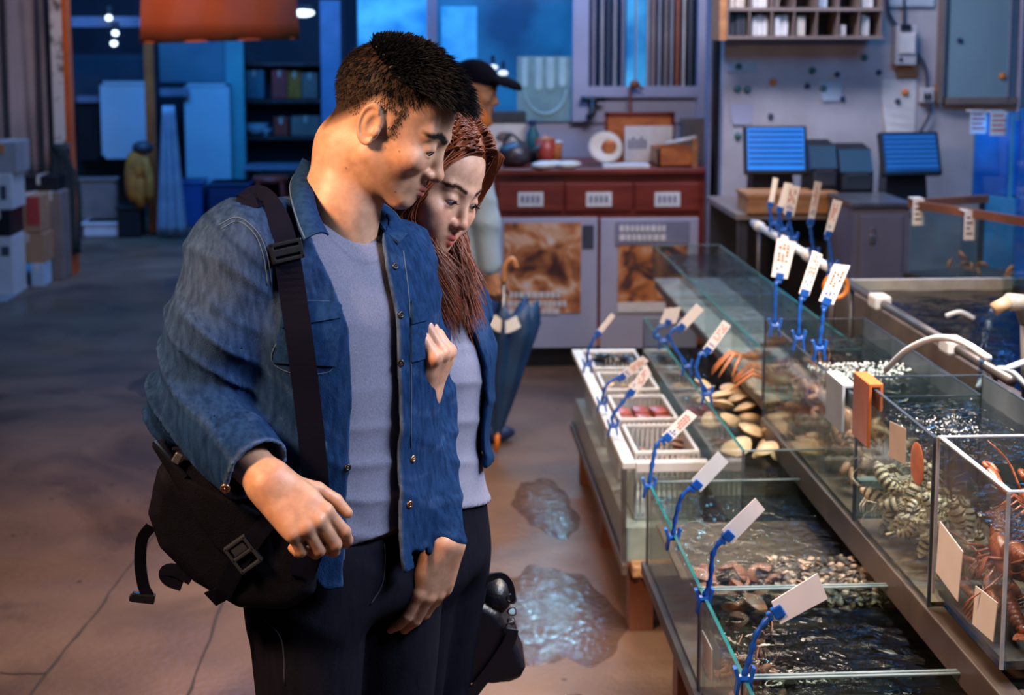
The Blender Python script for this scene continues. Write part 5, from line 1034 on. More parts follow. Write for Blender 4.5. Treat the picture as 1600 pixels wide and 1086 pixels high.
def hit(bvh, px, py, off=0.0):
    d = Vector(Wp(px, py, Y=2.0) - CAM).normalized(); p, n, i, dist = bvh.ray_cast(Vector(CAM), d)
    if p is None: return None
    if n.dot(d) > 0: n = -n
    return np.array(p + n * off), np.array(n)
def path_hits(bvh, pts, off, n=5):
    P2 = smooth_path([(x, y, 0) for x, y in pts], n); out = []; ns = []
    for p in P2:
        h_ = hit(bvh, p[0], p[1], off)
        if h_: out.append(h_[0]); ns.append(h_[1])
    return out, ns
def no_jumps(P, N, lim=.035):
    o = [P[0]]; n = [N[0]]
    for p, q in zip(P[1:], N[1:]):
        if np.linalg.norm(p - o[-1]) < lim: o.append(p); n.append(q)
    return o, n
def stitch(bvh, pts, parent, r=.0008, m='thread', off=.0006, name='stitching'):
    P, N = path_hits(bvh, pts, off)
    if len(P) < 3: return
    P, N = no_jumps(P, N)
    if len(P) < 3: return
    b = MB(); b.tube(P, r, 5); return b.build(name, m, parent, smooth=True)
def quad_patch(bvh, quad, nu, nv, off, th, name, m, parent):
    """a flat piece of cloth laid on the garment: quad of 4 corners as seen"""
    q = [np.array(p, float) for p in quad]; vs = []; top = []
    for j in range(nv + 1):
        for i in range(nu + 1):
            s, t = i / nu, j / nv; p = (q[0] * (1 - s) + q[1] * s) * (1 - t) + (q[3] * (1 - s) + q[2] * s) * t; h_ = hit(bvh, p[0], p[1], off)
            if h_ is None: return None
            vs.append(h_[0]); top.append(h_[0] + h_[1] * th)
    n = len(vs); W_ = nu + 1; fs = []
    for j in range(nv):
        for i in range(nu): k = j * W_ + i; fs += [(k, k + 1, k + W_ + 1, k + W_), (n + k, n + k + W_, n + k + W_ + 1, n + k + 1)]
    bd = [i for i in range(W_)] + [j * W_ + nu for j in range(1, nv + 1)] + [nv * W_ + i for i in range(nu - 1, -1, -1)] + [j * W_ for j in range(nv - 1, 0, -1)]
    for a, c in zip(bd, bd[1:] + bd[:1]): fs.append((a, n + a, n + c, c))
    b = MB(); b.add(vs + top, fs); return b.build(name, m, parent, smooth=True, sharp=50)
def snap(bvh, px, py, r, parent, m='snap_metal', name='button', core='snap_dark'):
    h_ = hit(bvh, px, py)
    if h_ is None: return
    p, n = h_; R = Vector((0, 0, 1)).rotation_difference(V(n)).to_matrix(); b = MB(); b.lathe([(r, -.001), (r, .0015), (r * .8, .0026), (r * .5, .0028), (r * .45, .0014), (0, .0014)], p, 14, R, 0); b.ball(p + n * .0015, r * .35, 8, 5, 1); return b.build(name, [m, core], parent, smooth=True)
# ---------------- head
class Head:
    def __init__(s, O, yaw, pitch, roll, scale, female=False, lid=.35, low=1.0):
        s.low = low
        a, p = math.radians(yaw), math.radians(pitch); f0 = np.array([math.cos(a), -math.sin(a), 0]); z = np.array([0, 0, 1.]); f = f0 * math.cos(p) - z * math.sin(p); u = z * math.cos(p) + f0 * math.sin(p); r = np.cross(f, u)
        c, sn = math.cos(math.radians(roll)), math.sin(math.radians(roll)); r, u = r * c - u * sn, u * c + r * sn
        s.M = np.stack([r, f, u], 1); s.O = np.asarray(O, float); s.s = scale; s.fem = female; s.lid = lid
    def loc(s, P):
        q = ((P - s.O.astype(np.float32)) @ s.M.astype(np.float32)) / s.s
        if s.low != 1: q[:, 2] = np.where((q[:, 2] < -.035), -.035 + (q[:, 2] + .035) * s.low, q[:, 2])
        return q
    def wld(s, q):
        q = np.array(q, float)
        if q[2] < -.035: q[2] = -.035 + (q[2] + .035) / s.low
        return s.O + s.M @ (q * s.s)
    def base(s, q):
        F_ = s.fem; Q = q.copy(); Q[:, 0] = np.abs(Q[:, 0])
        d = s_ell(q, (0, -.012, .036), (.077, .098, .085))
        d = smin(d, s_ell(q, (0, .026, -.030), (.064 if not F_ else .060, .064, .080 if not F_ else .076)), .03)
        if F_: d = smin(d, s_cap(Q, (.044, .008, -.055), (.010, .074, -.093), .020, .015), .03); d = smin(d, s_sph(q, (0, .079, -.094), .0155), .02)
        else: d = smin(d, s_cap(Q, (.050, .000, -.058), (.018, .072, -.098), .021, .018), .03); d = smin(d, s_sph(q, (0, .072, -.101), .020), .02)
        d = smin(d, s_ell(Q, (.045, .060, -.026), (.022, .024, .019)), .02)
        if F_: d = smin(d, s_ell(Q, (.034, .066, -.050), (.024, .022, .026)), .022)
        d = smin(d, s_cap(Q, (.0, .084, .020), (.042, .068, .022), .010 if not F_ else .005, .009 if not F_ else .006), .016)
        return d
    def sdf(s, P, neck=None):
        q = s.loc(P); Q = q.copy(); Q[:, 0] = np.abs(Q[:, 0]); F_ = s.fem; d = s.base(q)
        d = smax(d, -s_ell(Q, (.033, .100, .001), (.019, .018, .013)), .012)
        # lids over the eyeball with a slit
        E = np.array([.032, .0735, -.001]); ball = s_sph(Q, E, .0152)
        qe = Q - E.astype(np.float32); slit = np.abs(qe[:, 2] + .0040 - .10 * np.maximum(0, .0 + qe[:, 0]) + 18 * qe[:, 0] ** 2) - (.0030 + .0020 * s.lid - 13 * qe[:, 0] ** 2)
        slit = np.maximum(slit, -(qe[:, 1] - .002)); lid = smax(ball, -slit, .0012); d = smin(d, lid, .0055)
        # crease above the lid
        # nose
        nb = (0, .0855, .004); nt = (0, .1035, -.0345)
        d = smin(d, s_cap(q, nb, nt, .0062 if F_ else .0075, .0090 if F_ else .0105), .010)
        d = smin(d, s_sph(q, (0, .1030, -.0362), .0100 if F_ else .0125), .006)
        d = smin(d, s_ell(Q, (.0125 if F_ else .0152, .0935, -.0400), (.0075, .0100, .0082)), .006)
        d = smax(d, -s_ell(Q, (.0072, .0975, -.0485), (.0034, .0052, .0030)), .002)
        # mouth
        d = smin(d, s_ell(q, (0, .070, -.068), (.030, .026, .026)), .016)
        d = smin(d, s_cap(Q, (.0215, .0845, -.0695), (.0035, .0965, -.0668), .0030, .0062), .004)
        d = smin(d, s_cap(Q, (.0205, .0845, -.0745), (.000, .0950, -.0780), .0032, .0078), .004)
        d = smax(d, -s_cap(Q, (.0255 if not F_ else .0265, .0830, -.0700 if not F_ else -.0675), (.000, .1010, -.0722), .0010, .0013), .0018)
        # ear
        ca, sa = math.cos(.25), math.sin(.25); R = np.array([[1, 0, 0], [0, ca, -sa], [0, sa, ca]]); ec = np.array([.0775, -.012, -.006])
        e = s_ell(Q, ec, (.0075, .0185, .0315), R); qx = (Q - ec.astype(np.float32)) @ R.astype(np.float32)
        rim = np.abs(np.sqrt((qx[:, 1] / .0165) ** 2 + (qx[:, 2] / .029) ** 2) - 1) * .018; rim = np.sqrt(rim ** 2 + (qx[:, 0] - .006) ** 2) - .0032
        e = smin(e, np.where(qx[:, 1] < .010, rim, rim + .004), .003); e = smax(e, -s_ell(Q, (.0875, -.008, -.004), (.0075, .009, .016)), .003); e = smin(e, s_ell(Q, (.082, .0035, -.012), (.004, .004, .006)), .003)
        d = smin(d, e, .006)
        d = d * s.s
        if neck is not None:
            for i in range(len(neck) - 1): d = smin(d, s_cap(P, neck[i][0], neck[i + 1][0], neck[i][1], neck[i + 1][1]), .022)
        return d
    def color(s, P, skin, lip, brow, fade=None):
        q = s.loc(P); Q = q.copy(); Q[:, 0] = np.abs(Q[:, 0]); c = np.tile(np.array(skin), (len(P), 1))
        def mix(c, m, t): t = np.clip(t, 0, 1)[:, None]; return c * (1 - t) + np.array(m) * t
        c = mix(c, np.array(skin) * np.array([1.08, .86, .82]), .6 * np.exp(-((Q[:, 0] - .042) ** 2 + (q[:, 2] + .03) ** 2) / .022 ** 2) * (q[:, 1] > .03))
        c = mix(c, np.array(skin) * np.array([1.1, .8, .75]), .5 * np.exp(-(s_sph(q, (0, .104, -.038), .008) / .012) ** 2))
        ld = np.minimum(s_cap(Q, (.0215, .0845, -.0695), (.0035, .0965, -.0668), .0038, .0068), s_cap(Q, (.0205, .0845, -.0745), (0, .0950, -.0780), .0038, .0082)); c = mix(c, lip, 1 - ld / .0018)
        c = mix(c, np.array(lip) * .3, 1 - s_cap(Q, (.025, .083, -.0700 if not s.fem else -.0677), (0, .101, -.0722), .001, .0012) / .0012)
        b1, b2, b3 = ((.0145, .096, .0185), (.034, .086, .0265), (.052, .066, .0215)) if not s.fem else ((.0155, .092, .0215), (.036, .082, .0275), (.052, .064, .0225)); Qf = Q * A3(1, 0, 1); z2 = lambda v: (v[0], 0, v[2]); w1 = .0034 if not s.fem else .0016; bd = np.minimum(s_cap(Qf, z2(b1), z2(b2), w1 * .9, w1), s_cap(Qf, z2(b2), z2(b3), w1, .0012)); bd = np.where(q[:, 1] > .045, bd, 1.0); c = mix(c, brow, (1.25 - (bd + .0012 * wob(q, 900, 4)) / .004) * .95)
        E = np.array([.032, .0735, -.001]); qe = Q - E.astype(np.float32); sl = np.abs(qe[:, 2] + .0040 - .10 * np.maximum(0, qe[:, 0]) + 18 * qe[:, 0] ** 2) - (.0030 + .0020 * s.lid - 13 * qe[:, 0] ** 2); near = (np.linalg.norm(qe, axis=1) < .0168) & (qe[:, 1] > .002)
        c = mix(c, (.03, .018, .015), np.where(near & (qe[:, 2] > -.0075), 1 - np.abs(sl) / (.0011 if not s.fem else .0015), 0) * .9)
        if s.fem: c = mix(c, (.34, .17, .13), np.where((np.linalg.norm(qe, axis=1) < .019) & (qe[:, 2] > -.000) & (q[:, 1] > .06), .25, 0))
        c = mix(c, (.05, .02, .015), 1 - s_ell(Q, (.0072, .0975, -.0485), (.0034, .0052, .0030)) / .0010)
        if fade is not None: c = mix(c, fade[1], fade[0](q))
        return c
def eyeballs(hd, parent, iris=(.03, .016, .010), look=(0, -.25)):
    for sx, nm in ((1, 'eye'), (-1, 'eye')):
        c = hd.wld((sx * .032, .0735, -.001)); d = hd.M @ nrm((look[0], 1, look[1])); R = Vector((0, 0, 1)).rotation_difference(V(d)).to_matrix(); r = .0138 * hd.s; b = MB(); b.ball(c, r, 20, 14, 0, R)
        b.lathe([(.0062 * hd.s, r * .895), (.0055 * hd.s, r * .93), (.003 * hd.s, r * .985), (.0029 * hd.s, r * .99)], c, 20, R, 1, False); b.lathe([(.0030 * hd.s, r * .985), (0, r * 1.0)], c, 16, R, 2); o = b.build(nm, ['eye_white', 'iris', 'pupil'], parent, smooth=True)
# ---------------- hand
def hand_parts(wr, d, n, side, curls, spread=.0, size=1.0, thumb=None):
    """wr wrist, d towards fingers, n back of hand, side=+1 when the thumb lies along d x n; returns palm caps and finger chains"""
    d = nrm(d); n = nrm(np.asarray(n) - d * np.dot(n, d)); t = np.cross(d, n) * side; k = size; palm = []; fing = []
    wr = np.asarray(wr, float); offs = [.030, .0105, -.0095, -.0285]; L = [(.045, .026, .021), (.049, .030, .022), (.045, .028, .022), (.034, .021, .019)]; base = [.088, .092, .087, .079]; rad = [.0098, .0102, .0097, .0086]
    for i in range(4):
        kn = wr + (d * base[i] + t * offs[i] - n * (.004 if i in (0, 3) else 0)) * k; palm.append((wr + t * offs[i] * .55 * k, kn - n * .002 * k, .0185 * k, .0125 * k)); ch = [(kn, rad[i] * 1.12 * k)]; dirn = nrm(d + t * spread * (1.2 - i * .8)); nn_ = n.copy(); p = kn
        for j in range(3):
            a = math.radians(curls[i][j]); dirn, nn_ = dirn * math.cos(a) - nn_ * math.sin(a), nn_ * math.cos(a) + dirn * math.sin(a); p = p + dirn * L[i][j] * k; ch.append((p, rad[i] * (1.0, .92, .80)[j] * k))
        fing.append(ch)
    palm.append((wr + d * .02 * k + t * .02 * k - n * .008 * k, wr + d * .055 * k + t * .028 * k - n * .010 * k, .017 * k, .016 * k)); palm.append((wr + d * .02 * k - t * .018 * k - n * .008 * k, wr + d * .065 * k - t * .022 * k - n * .008 * k, .015 * k, .014 * k))
    th = thumb or dict(out=.9, drop=.45, bend=18); o = wr + (d * .026 + t * .026 - n * .008) * k; dr = nrm(d * .75 + t * th['out'] - n * th['drop']); ch = [(o, .0150 * k)]; p = o + dr * .040 * k; ch.append((p, .0120 * k)); dr2 = nrm(dr * math.cos(math.radians(th['bend'])) + nrm(d - t * .6) * math.sin(math.radians(th['bend']))); p = p + dr2 * .033 * k; ch.append((p, .0108 * k)); p = p + nrm(dr2 + .25 * (d - t)) * .026 * k; ch.append((p, .0085 * k)); fing.append(ch)
    return palm, fing
def hand_sdf(P, parts, arm=None):
    palm, fing = parts; d = None
    for a, b_, ra, rb in palm: e = s_cap(P, a, b_, ra, rb); d = e if d is None else smin(d, e, .012)
    if arm: d = smin(d, s_cap(P, arm[0], arm[1], arm[2], arm[3]), .02)
    g = None
    for ch in fing:
        e = None
        for (a, ra), (b_, rb) in zip(ch, ch[1:]): q = s_cap(P, a, b_, ra, rb); e = q if e is None else smin(e, q, .003)
        d = smin(d, e, .006) if g is None else smin(d, e, .0045); g = 1
    return d
class Torso:
    """stack of rounded cross-sections; rows: (px, py, Y, half_width, half_depth)"""
    def __init__(s, rows, yaw, n=2.3):
        a = math.radians(yaw); s.f = np.array([math.cos(a), -math.sin(a)]); s.r = np.array([-math.sin(a), -math.cos(a)]); R_ = [(*Wp(x, y, Y=Y), A_, B_) for x, y, Y, A_, B_ in rows]; R_.sort(key=lambda k: k[2]); T = np.array(R_); zz = np.linspace(T[0, 2], T[-1, 2], 200)
        tab = [np.interp(zz, T[:, 2], T[:, c]) for c in (0, 1, 3, 4)]; ker = np.hanning(23); ker /= ker.sum(); tab = [np.convolve(np.pad(t, 11, 'edge'), ker, 'valid') for t in tab]; s.z = zz; s.t = tab; s.n = n
    def uv(s, P):
        z = P[:, 2]; cx, cy, a, b_ = [np.interp(z, s.z, t) for t in s.t]; qx, qy = P[:, 0] - cx, P[:, 1] - cy; return qx * s.r[0] + qy * s.r[1], qx * s.f[0] + qy * s.f[1], a, b_
    def sdf(s, P):
        u, v, a, b_ = s.uv(P); g = (np.abs(u / a) ** s.n + np.abs(v / b_) ** s.n) ** (1 / s.n); return smax(((g - 1) * np.minimum(a, b_) * .95).astype(np.float32), P[:, 2] - np.float32(s.z[-1]), .012)
def strands(name, guides, m, parent, sides=4):
    """guides: list of (points, radii)"""
    V_ = []; F_ = []; n0 = 0
    for pts, rs in guides:
        P = np.asarray(pts, float); K = len(P); T = np.gradient(P, axis=0); T /= np.maximum(np.linalg.norm(T, axis=1), 1e-9)[:, None]; ref = np.array([.3, .8, .52]); Nn = np.cross(T, ref); Nn /= np.maximum(np.linalg.norm(Nn, axis=1), 1e-9)[:, None]; Bn = np.cross(T, Nn)
        an = np.arange(sides) * 2 * math.pi / sides; ring = P[:, None] + (Nn[:, None] * np.cos(an)[None, :, None] + Bn[:, None] * np.sin(an)[None, :, None]) * np.asarray(rs)[:, None, None]; V_.append(ring.reshape(-1, 3)); i = np.arange(K - 1)[:, None] * sides; k = np.arange(sides)[None]; k2 = (k + 1) % sides
        F_.append(np.stack([i + k, i + k2, i + sides + k2, i + sides + k], -1).reshape(-1, 4) + n0); n0 += K * sides
    return to_obj(name, [(np.concatenate(V_), np.concatenate(F_))], m, parent)
# ------------------------------------------------------------------ the man
def cloth_mat(name, twill, rough=.85, sp=.04, c2=(.7, .7, .72), bump=.25, bs=900, sheen=0, sc=90, stretch=(1, 1, .25)):
    m = mat(name, (1, 1, 1), rough, vcol=True, col2=c2, scale=sc, detail=6, bump=bump, bscale=bs, spec=sp, sheen=sheen, stretch=stretch); return m
cloth_mat('denim', True, c2=(.52, .55, .60), sc=120); cloth_mat('jersey', False, .9, .06, (.80, .80, .82), .15, 900, sc=520, stretch=(1, 1, .6)); cloth_mat('trouser_cloth', False, .9, .04, (.8, .8, .8), .15, 900, .0)
def skin_mat():
    m = mat('skin', (1, 1, 1), .46, vcol=True, col2=(.86, .83, .82), scale=70, detail=6, bump=.06, bscale=420, spec=.4); b = m.node_tree.nodes['Principled BSDF']; b.inputs['Subsurface Weight'].default_value = .12; b.inputs['Subsurface Radius'].default_value = (.010, .004, .002); b.inputs['Subsurface Scale'].default_value = 1.0; N = m.node_tree.nodes; L = m.node_tree.links; bw = N.new('ShaderNodeRGBToBW'); L.new(N['Attribute'].outputs['Color'], bw.inputs[0]); mr = N.new('ShaderNodeMapRange'); mr.inputs['From Max'].default_value = .2; mr.inputs['To Max'].default_value = .36; L.new(bw.outputs[0], mr.inputs['Value']); L.new(mr.outputs[0], b.inputs['Specular IOR Level'])   # stubble is duller than bare skin
skin_mat()
mat('eye_white', (.52, .48, .46), .15); mat('iris', (.035, .018, .010), .1); mat('pupil', (.004, .004, .004), .05)
mat('hair_black', (.003, .003, .005), .45, spec=.18, col2=(.003, .003, .005), scale=40)
mat('thread', (.06, .10, .17), .8); mat('snap_metal', (.05, .05, .06), .35, metal=.8); mat('snap_dark', (.02, .02, .025), .4); mat('copper', (.35, .20, .13), .35, metal=.9)
mat('nylon', (.0055, .0055, .010), .7, spec=.05, col2=(.004, .004, .0065), scale=60, bump=.25, bscale=500); mat('strap_black', (.005, .005, .012), .7, spec=.03, bump=.2, bscale=900); mat('buckle', (.008, .009, .013), .28)
DEN = np.array((.0100, .033, .096)); GREY = np.array((.185, .185, .255)); PANT = np.array((.009, .009, .015))
def mixc(c, m, t): t = np.clip(t, 0, 1)[:, None]; return c * (1 - t) + np.asarray(m) * t
man = thing('person', 'person in an open blue denim shirt over a grey tee, looking down at the tanks', 'person', (-.13, 2.25, 0))
ear = Wp(579, 193, Y=2.19); HM = Head((0, 0, 0), 13, 31, 0, 1.0, low=1.10, lid=.9); HM.O = ear - HM.M @ np.array([.0775, -.012, -.006])
NB = Wp(520, 352, Y=2.265)
neck = [(HM.wld((0, -.030, -.035)), .052), (HM.wld((0, -.035, -.075)), .054), (NB + np.array([.012, 0, .03]), .059), (NB + np.array([0, .01, -.08]), .075)]
TM = Torso([(516, 322, 2.275, .062, .060), (512, 345, 2.275, .105, .072), (506, 368, 2.27, .160, .088), (503, 400, 2.265, .188, .104), (512, 480, 2.255, .192, .122), (522, 600, 2.25, .176, .120), (530, 700, 2.25, .170, .118), (538, 800, 2.25, .176, .124), (545, 900, 2.25, .186, .130), (548, 990, 2.25, .186, .128)], 50)
shR, elR, wrR = Wp(374, 396, Y=2.15), Wp(300, 630, Y=2.12), Wp(418, 752, Y=1.995)
shL, elL, wrL = Wp(618, 402, Y=2.375), Wp(664, 640, Y=2.37), Wp(694, 842, Y=2.235)
cufR = elR + (wrR - elR) * .86; dR = nrm(wrR - elR); dL = nrm(wrL - elL); cufL = wrL + dL * .030
def armR(P, g=0): return smin(smin(s_cap(P, shR, shR + (elR - shR) * .55, .076 + g, .068 + g), s_cap(P, shR + (elR - shR) * .55, elR, .068 + g, .056 + g), .03), s_cap(P, elR, wrR, .060 + g, .050 + g), .03)
def armL(P, g=0): return smin(s_cap(P, shL, elL, .064 + g, .048 + g), s_cap(P, elL, wrL, .047 + g, .033 + g), .03)
zc = lambda py, Y=2.2: float(Wp(550, py, Y=Y)[2])
# t-shirt
def tee(P):
    d = TM.sdf(P) + .010; u, v, a, b_ = TM.uv(P); d = d - .004 * folds(P, (.25, 0, 1), 55, 2) * np.clip((zc(560) - P[:, 2]) / .15, 0.15, 1) - .002 * wob(P, 38, 6, 3)
    d = smax(d, zc(846, 2.13) - .012 * u / .1 - P[:, 2], .006); nk = s_cap(P, neck[1][0], neck[3][0] + np.array([.0, 0, -.02]), .052, .066); d = smax(d, -(nk - .003), .006)
    return np.maximum(d, P[:, 2] - zc(322, 2.2))
def tee_col(P):
    u, v, a, b_ = TM.uv(P); c = np.tile(GREY, (len(P), 1)); nk = s_cap(P, neck[1][0], neck[3][0] + np.array([0, 0, -.02]), .052, .066); c = mixc(c, GREY * .72, np.exp(-((nk - .024) / .0016) ** 2) * .6); return c
lo = A3(-.42, 1.98, .78); hi = A3(.14, 2.55, 1.52)
tshirt = to_obj('t_shirt', [surf(tee, lo, hi, .0045)], 'jersey', man, tee_col)
# denim shirt worn open
TRZ = (Wp(486, 352, Y=2.27), shR + np.array([.012, 0, .006]))
def jk_outer(P):
    d = TM.sdf(P); u, v, a, b_ = TM.uv(P); z = P[:, 2]
    flare = np.clip((zc(560) - z) / .40, 0, 1); d = d - (.004 + .012 * np.clip((u + .10) / .12, 0, 1)) * flare - .004
    d = d - .0070 * folds(P, (.55, .25, .8), 30, 5) * (.35 + .65 * flare) - .003 * wob(P, 30, 6, 7)
    aR = armR(P); t = np.clip(((P - shR.astype(np.float32)) @ (elR - shR).astype(np.float32)) / float((elR - shR) @ (elR - shR)), 0, 1.2); el = np.exp(-(np.linalg.norm(P - elR.astype(np.float32), axis=1) / .13) ** 2)
    aR = aR - .0150 * el * folds(P, (.80, -.2, .9), 62, 9) - .0075 * (1 - el) * folds(P, (.5, .1, .75), 34, 4) - .003 * wob(P, 26, 6, 1)
    aL = armL(P) - .006 * folds(P, (.2, .1, .95), 58, 11) - .002 * wob(P, 30, 5, 2)
    d = smin(d, s_cap(P, TRZ[0], TRZ[1], .050, .070), .03); d = smin(d, aR, .022); d = smin(d, aL, .018); return d
def uOpen(z):   # opening between the two front edges, as lateral offsets
    zz = [zc(y) for y in (935, 850, 700, 600, 500, 430, 380, 345)]; R_ = [.106, .100, .070, .054, .050, .062, .075, .085]; L_ = [.006, .000, -.024, -.036, -.042, -.044, -.046, -.046]
    return np.interp(z, zz, R_), np.interp(z, zz, L_)
def jacket_f(P):
    o = jk_outer(P); d = smax(o, -(o + .0085), .0015); u, v, a, b_ = TM.uv(P); z = P[:, 2]; r_, l_ = uOpen(z)
    op = np.maximum(np.maximum(u - r_, l_ - u), -v + .02); op = np.maximum(op, s_cap(P, TM3(zc(330)), TM3(zc(1000)), .3, .3)); d = smax(d, -op, .003)
    hem = np.where(v > 0, zc(905, 2.12) + .09 * np.clip((u - .13) / .06, 0, 1) + .06 * np.clip((-u - .02) / .1, 0, 1), zc(860, 2.3)); d = np.maximum(d, np.where(aR_reg(P), -1, hem - z))
    nr_ = (np.linalg.norm(P - wrR.astype(np.float32), axis=1) < .14) & (TM.sdf(P) > .035); d = np.maximum(d, np.where(nr_, (P - cufR.astype(np.float32)) @ dR.astype(np.float32), -1))
    nl = np.linalg.norm(P - wrL.astype(np.float32), axis=1) < .09; d = np.maximum(d, np.where(nl, (P - cufL.astype(np.float32)) @ dL.astype(np.float32), -1))
    nk = s_cap(P, neck[1][0], neck[3][0] + np.array([.01, -.01, .0]), .058, .074); d = smax(d, -nk, .004); return d
def TM3(z): c = [np.interp(z, TM.z, t) for t in TM.t]; return np.array([c[0] + TM.f[0] * .2, c[1] + TM.f[1] * .2, z])
def aR_reg(P): return np.minimum(armR(P), armL(P)) < .022
def jk_col(P):
    u, v, a, b_ = TM.uv(P); c = np.tile(DEN, (len(P), 1)); z = P[:, 2]
    wear = .24 * np.exp(-(np.linalg.norm((P - (shR + np.array([0, -.07, -.03])).astype(np.float32)) / np.array([.11, .12, .10], np.float32), axis=1)) ** 2); c = mixc(c, (.15, .20, .30), wear)
    c = mixc(c, (.035, .07, .16), .45 * (1 - np.abs(wob(P, 60, 6, 9)) * 2) * (folds(P, (.8, -.2, .9), 62, 9) > .55)); c = mixc(c, (.024, .056, .145), np.clip(wob(P, 24, 6, 4), 0, 1) * .6)
    r_, l_ = uOpen(z); e = np.minimum(np.abs(u - r_), np.abs(u - l_)); c = mixc(c, (.16, .22, .33), .5 * np.exp(-(e / .0025) ** 2) * (v > 0) * (TM.sdf(P) < .04))
    cf = (P - cufR.astype(np.float32)) @ dR.astype(np.float32); nr = np.linalg.norm(P - wrR.astype(np.float32), axis=1) < .13; c = mixc(c, (.14, .20, .32), np.where(nr, .6 * np.exp(-(cf / .004) ** 2), 0)); c = mixc(c, DEN * .5, np.where(nr, .6 * np.exp(-((cf + .062) / .003) ** 2), 0))
    c = mixc(c, DEN * .55, .5 * np.exp(-((armR(P) * 0 + np.abs((P - shR.astype(np.float32)) @ nrm((elR - shR) + np.array([-.12, 0, .02])).astype(np.float32) + .012)) / .004) ** 2) * (np.linalg.norm(P - shR.astype(np.float32), axis=1) < .13))
    return c
lo = A3(-.64, 1.90, .78); hi = A3(.16, 2.58, 1.60)
jacket = to_obj('denim_shirt', [surf(jacket_f, lo, hi, .0042)], 'denim', man, jk_col)
JB = bvh_of(jacket)
# collar: folded leaves
def leaf(inner, outer, n, th, name, m, parent, bulge=.008):
    I = smooth_path([Wp(x, y, Y=Y) for x, y, Y in inner], 5); O_ = smooth_path([Wp(x, y, Y=Y) for x, y, Y in outer], 5); K = min(len(I), len(O_)); I = I[:K]; O_ = O_[:K]; rows = []
    for j in range(n + 1):
        t = j / n; rows.append([I[k] * (1 - t) + O_[k] * t for k in range(K)])
    R_ = np.array(rows); du = np.gradient(R_, axis=1); dv_ = np.gradient(R_, axis=0); N_ = np.cross(du, dv_); N_ /= np.maximum(np.linalg.norm(N_, axis=2), 1e-9)[..., None]; sg = np.sign(np.mean(N_[..., 1])) or 1; N_ *= -sg
    R_ = R_ + N_ * (bulge * np.sin(np.linspace(0, 1, n + 1) * math.pi))[:, None, None]; vs = list(R_.reshape(-1, 3)) + list((R_ - N_ * th).reshape(-1, 3)); M_ = (n + 1) * K; fs = []
    for j in range(n):
        for k in range(K - 1): a = j * K + k; fs += [(a, a + 1, a + K + 1, a + K), (M_ + a, M_ + a + K, M_ + a + K + 1, M_ + a + 1)]
    bd = list(range(K)) + [j * K + K - 1 for j in range(1, n + 1)] + [n * K + k for k in range(K - 2, -1, -1)] + [j * K for j in range(n - 1, 0, -1)]
    for a, c in zip(bd, bd[1:] + bd[:1]): fs.append((a, M_ + a, M_ + c, c))
    b = MB(); b.add(vs, fs); o = b.build(name, m, parent, smooth=True, sharp=60); rim = [R_[n][k] for k in range(K)]; b = MB(); b.tube([p * .94 + R_[n - 1][i] * .06 + N_[n][i] * .0008 for i, p in enumerate(rim)], .0012, 5); b.build('stitching', 'thread', o, smooth=True); return o
mat('denim_flat', (.0125, .040, .112), .85, col2=(.007, .024, .072), scale=110, detail=6, bump=.3, bscale=900, spec=.04)
leaf([(484, 252, 2.355), (486, 268, 2.29), (490, 300, 2.215), (499, 336, 2.165), (514, 366, 2.135)], [(474, 256, 2.385), (455, 284, 2.30), (455, 312, 2.19), (464, 345, 2.13), (476, 374, 2.105)], 7, .0035, 'collar', 'denim_flat', jacket, .010)
leaf([(576, 324, 2.30), (588, 338, 2.27), (604, 362, 2.245), (625, 379, 2.24)], [(578, 316, 2.36), (600, 320, 2.39), (621, 338, 2.36), (637, 370, 2.29)], 6, .0035, 'collar', 'denim_flat', jacket, .010)
# placket strips, pockets, buttons, seams
for x, y in ((537, 424), (550, 499), (551, 573), (550, 650), (543, 730)): snap(JB, x, y, .0055, jacket)
for x, y in ((645, 572 + 145), (640, 788)): snap(JB, x, y, .006, jacket, 'copper', core='copper')
for x, y in ((617, 416), (626, 492), (626, 567)): snap(JB, x, y, .006, jacket)
snap(JB, 352, 763, .0075, jacket, 'copper', core='copper')
pk = quad_patch(JB, [(441, 492), (532, 482), (524, 572), (426, 566)], 10, 8, .0005, .0026, 'chest_pocket', 'denim_flat', jacket)
fp = quad_patch(JB, [(446, 470), (532, 472), (530, 497), (440, 512)], 10, 4, .0030, .0030, 'pocket_flap', 'denim_flat', jacket); snap(JB, 485, 501, .0065, jacket, 'copper', core='copper')
quad_patch(JB, [(640, 474), (664, 478), (664, 560), (642, 566)], 5, 6, .0005, .0026, 'chest_pocket', 'denim_flat', jacket); quad_patch(JB, [(640, 470), (667, 476), (664, 500), (641, 506)], 5, 3, .003, .003, 'pocket_flap', 'denim_flat', jacket)
for pts in ([(444, 514), (424, 560), (452, 582), (498, 584), (522, 570), (531, 500)], [(446, 469), (532, 471)], [(440, 509), (480, 511), (530, 494)], [(528, 402), (537, 470), (536, 560), (536, 660), (528, 760), (522, 850), (524, 920)], [(342, 352), (372, 340), (402, 362), (418, 400), (424, 446)], [(346, 358), (372, 346), (398, 366), (412, 402), (418, 446)], [(352, 752), (392, 718), (428, 704)], [(630, 392), (640, 480), (642, 600), (642, 700)]): stitch(JB, pts, jacket)
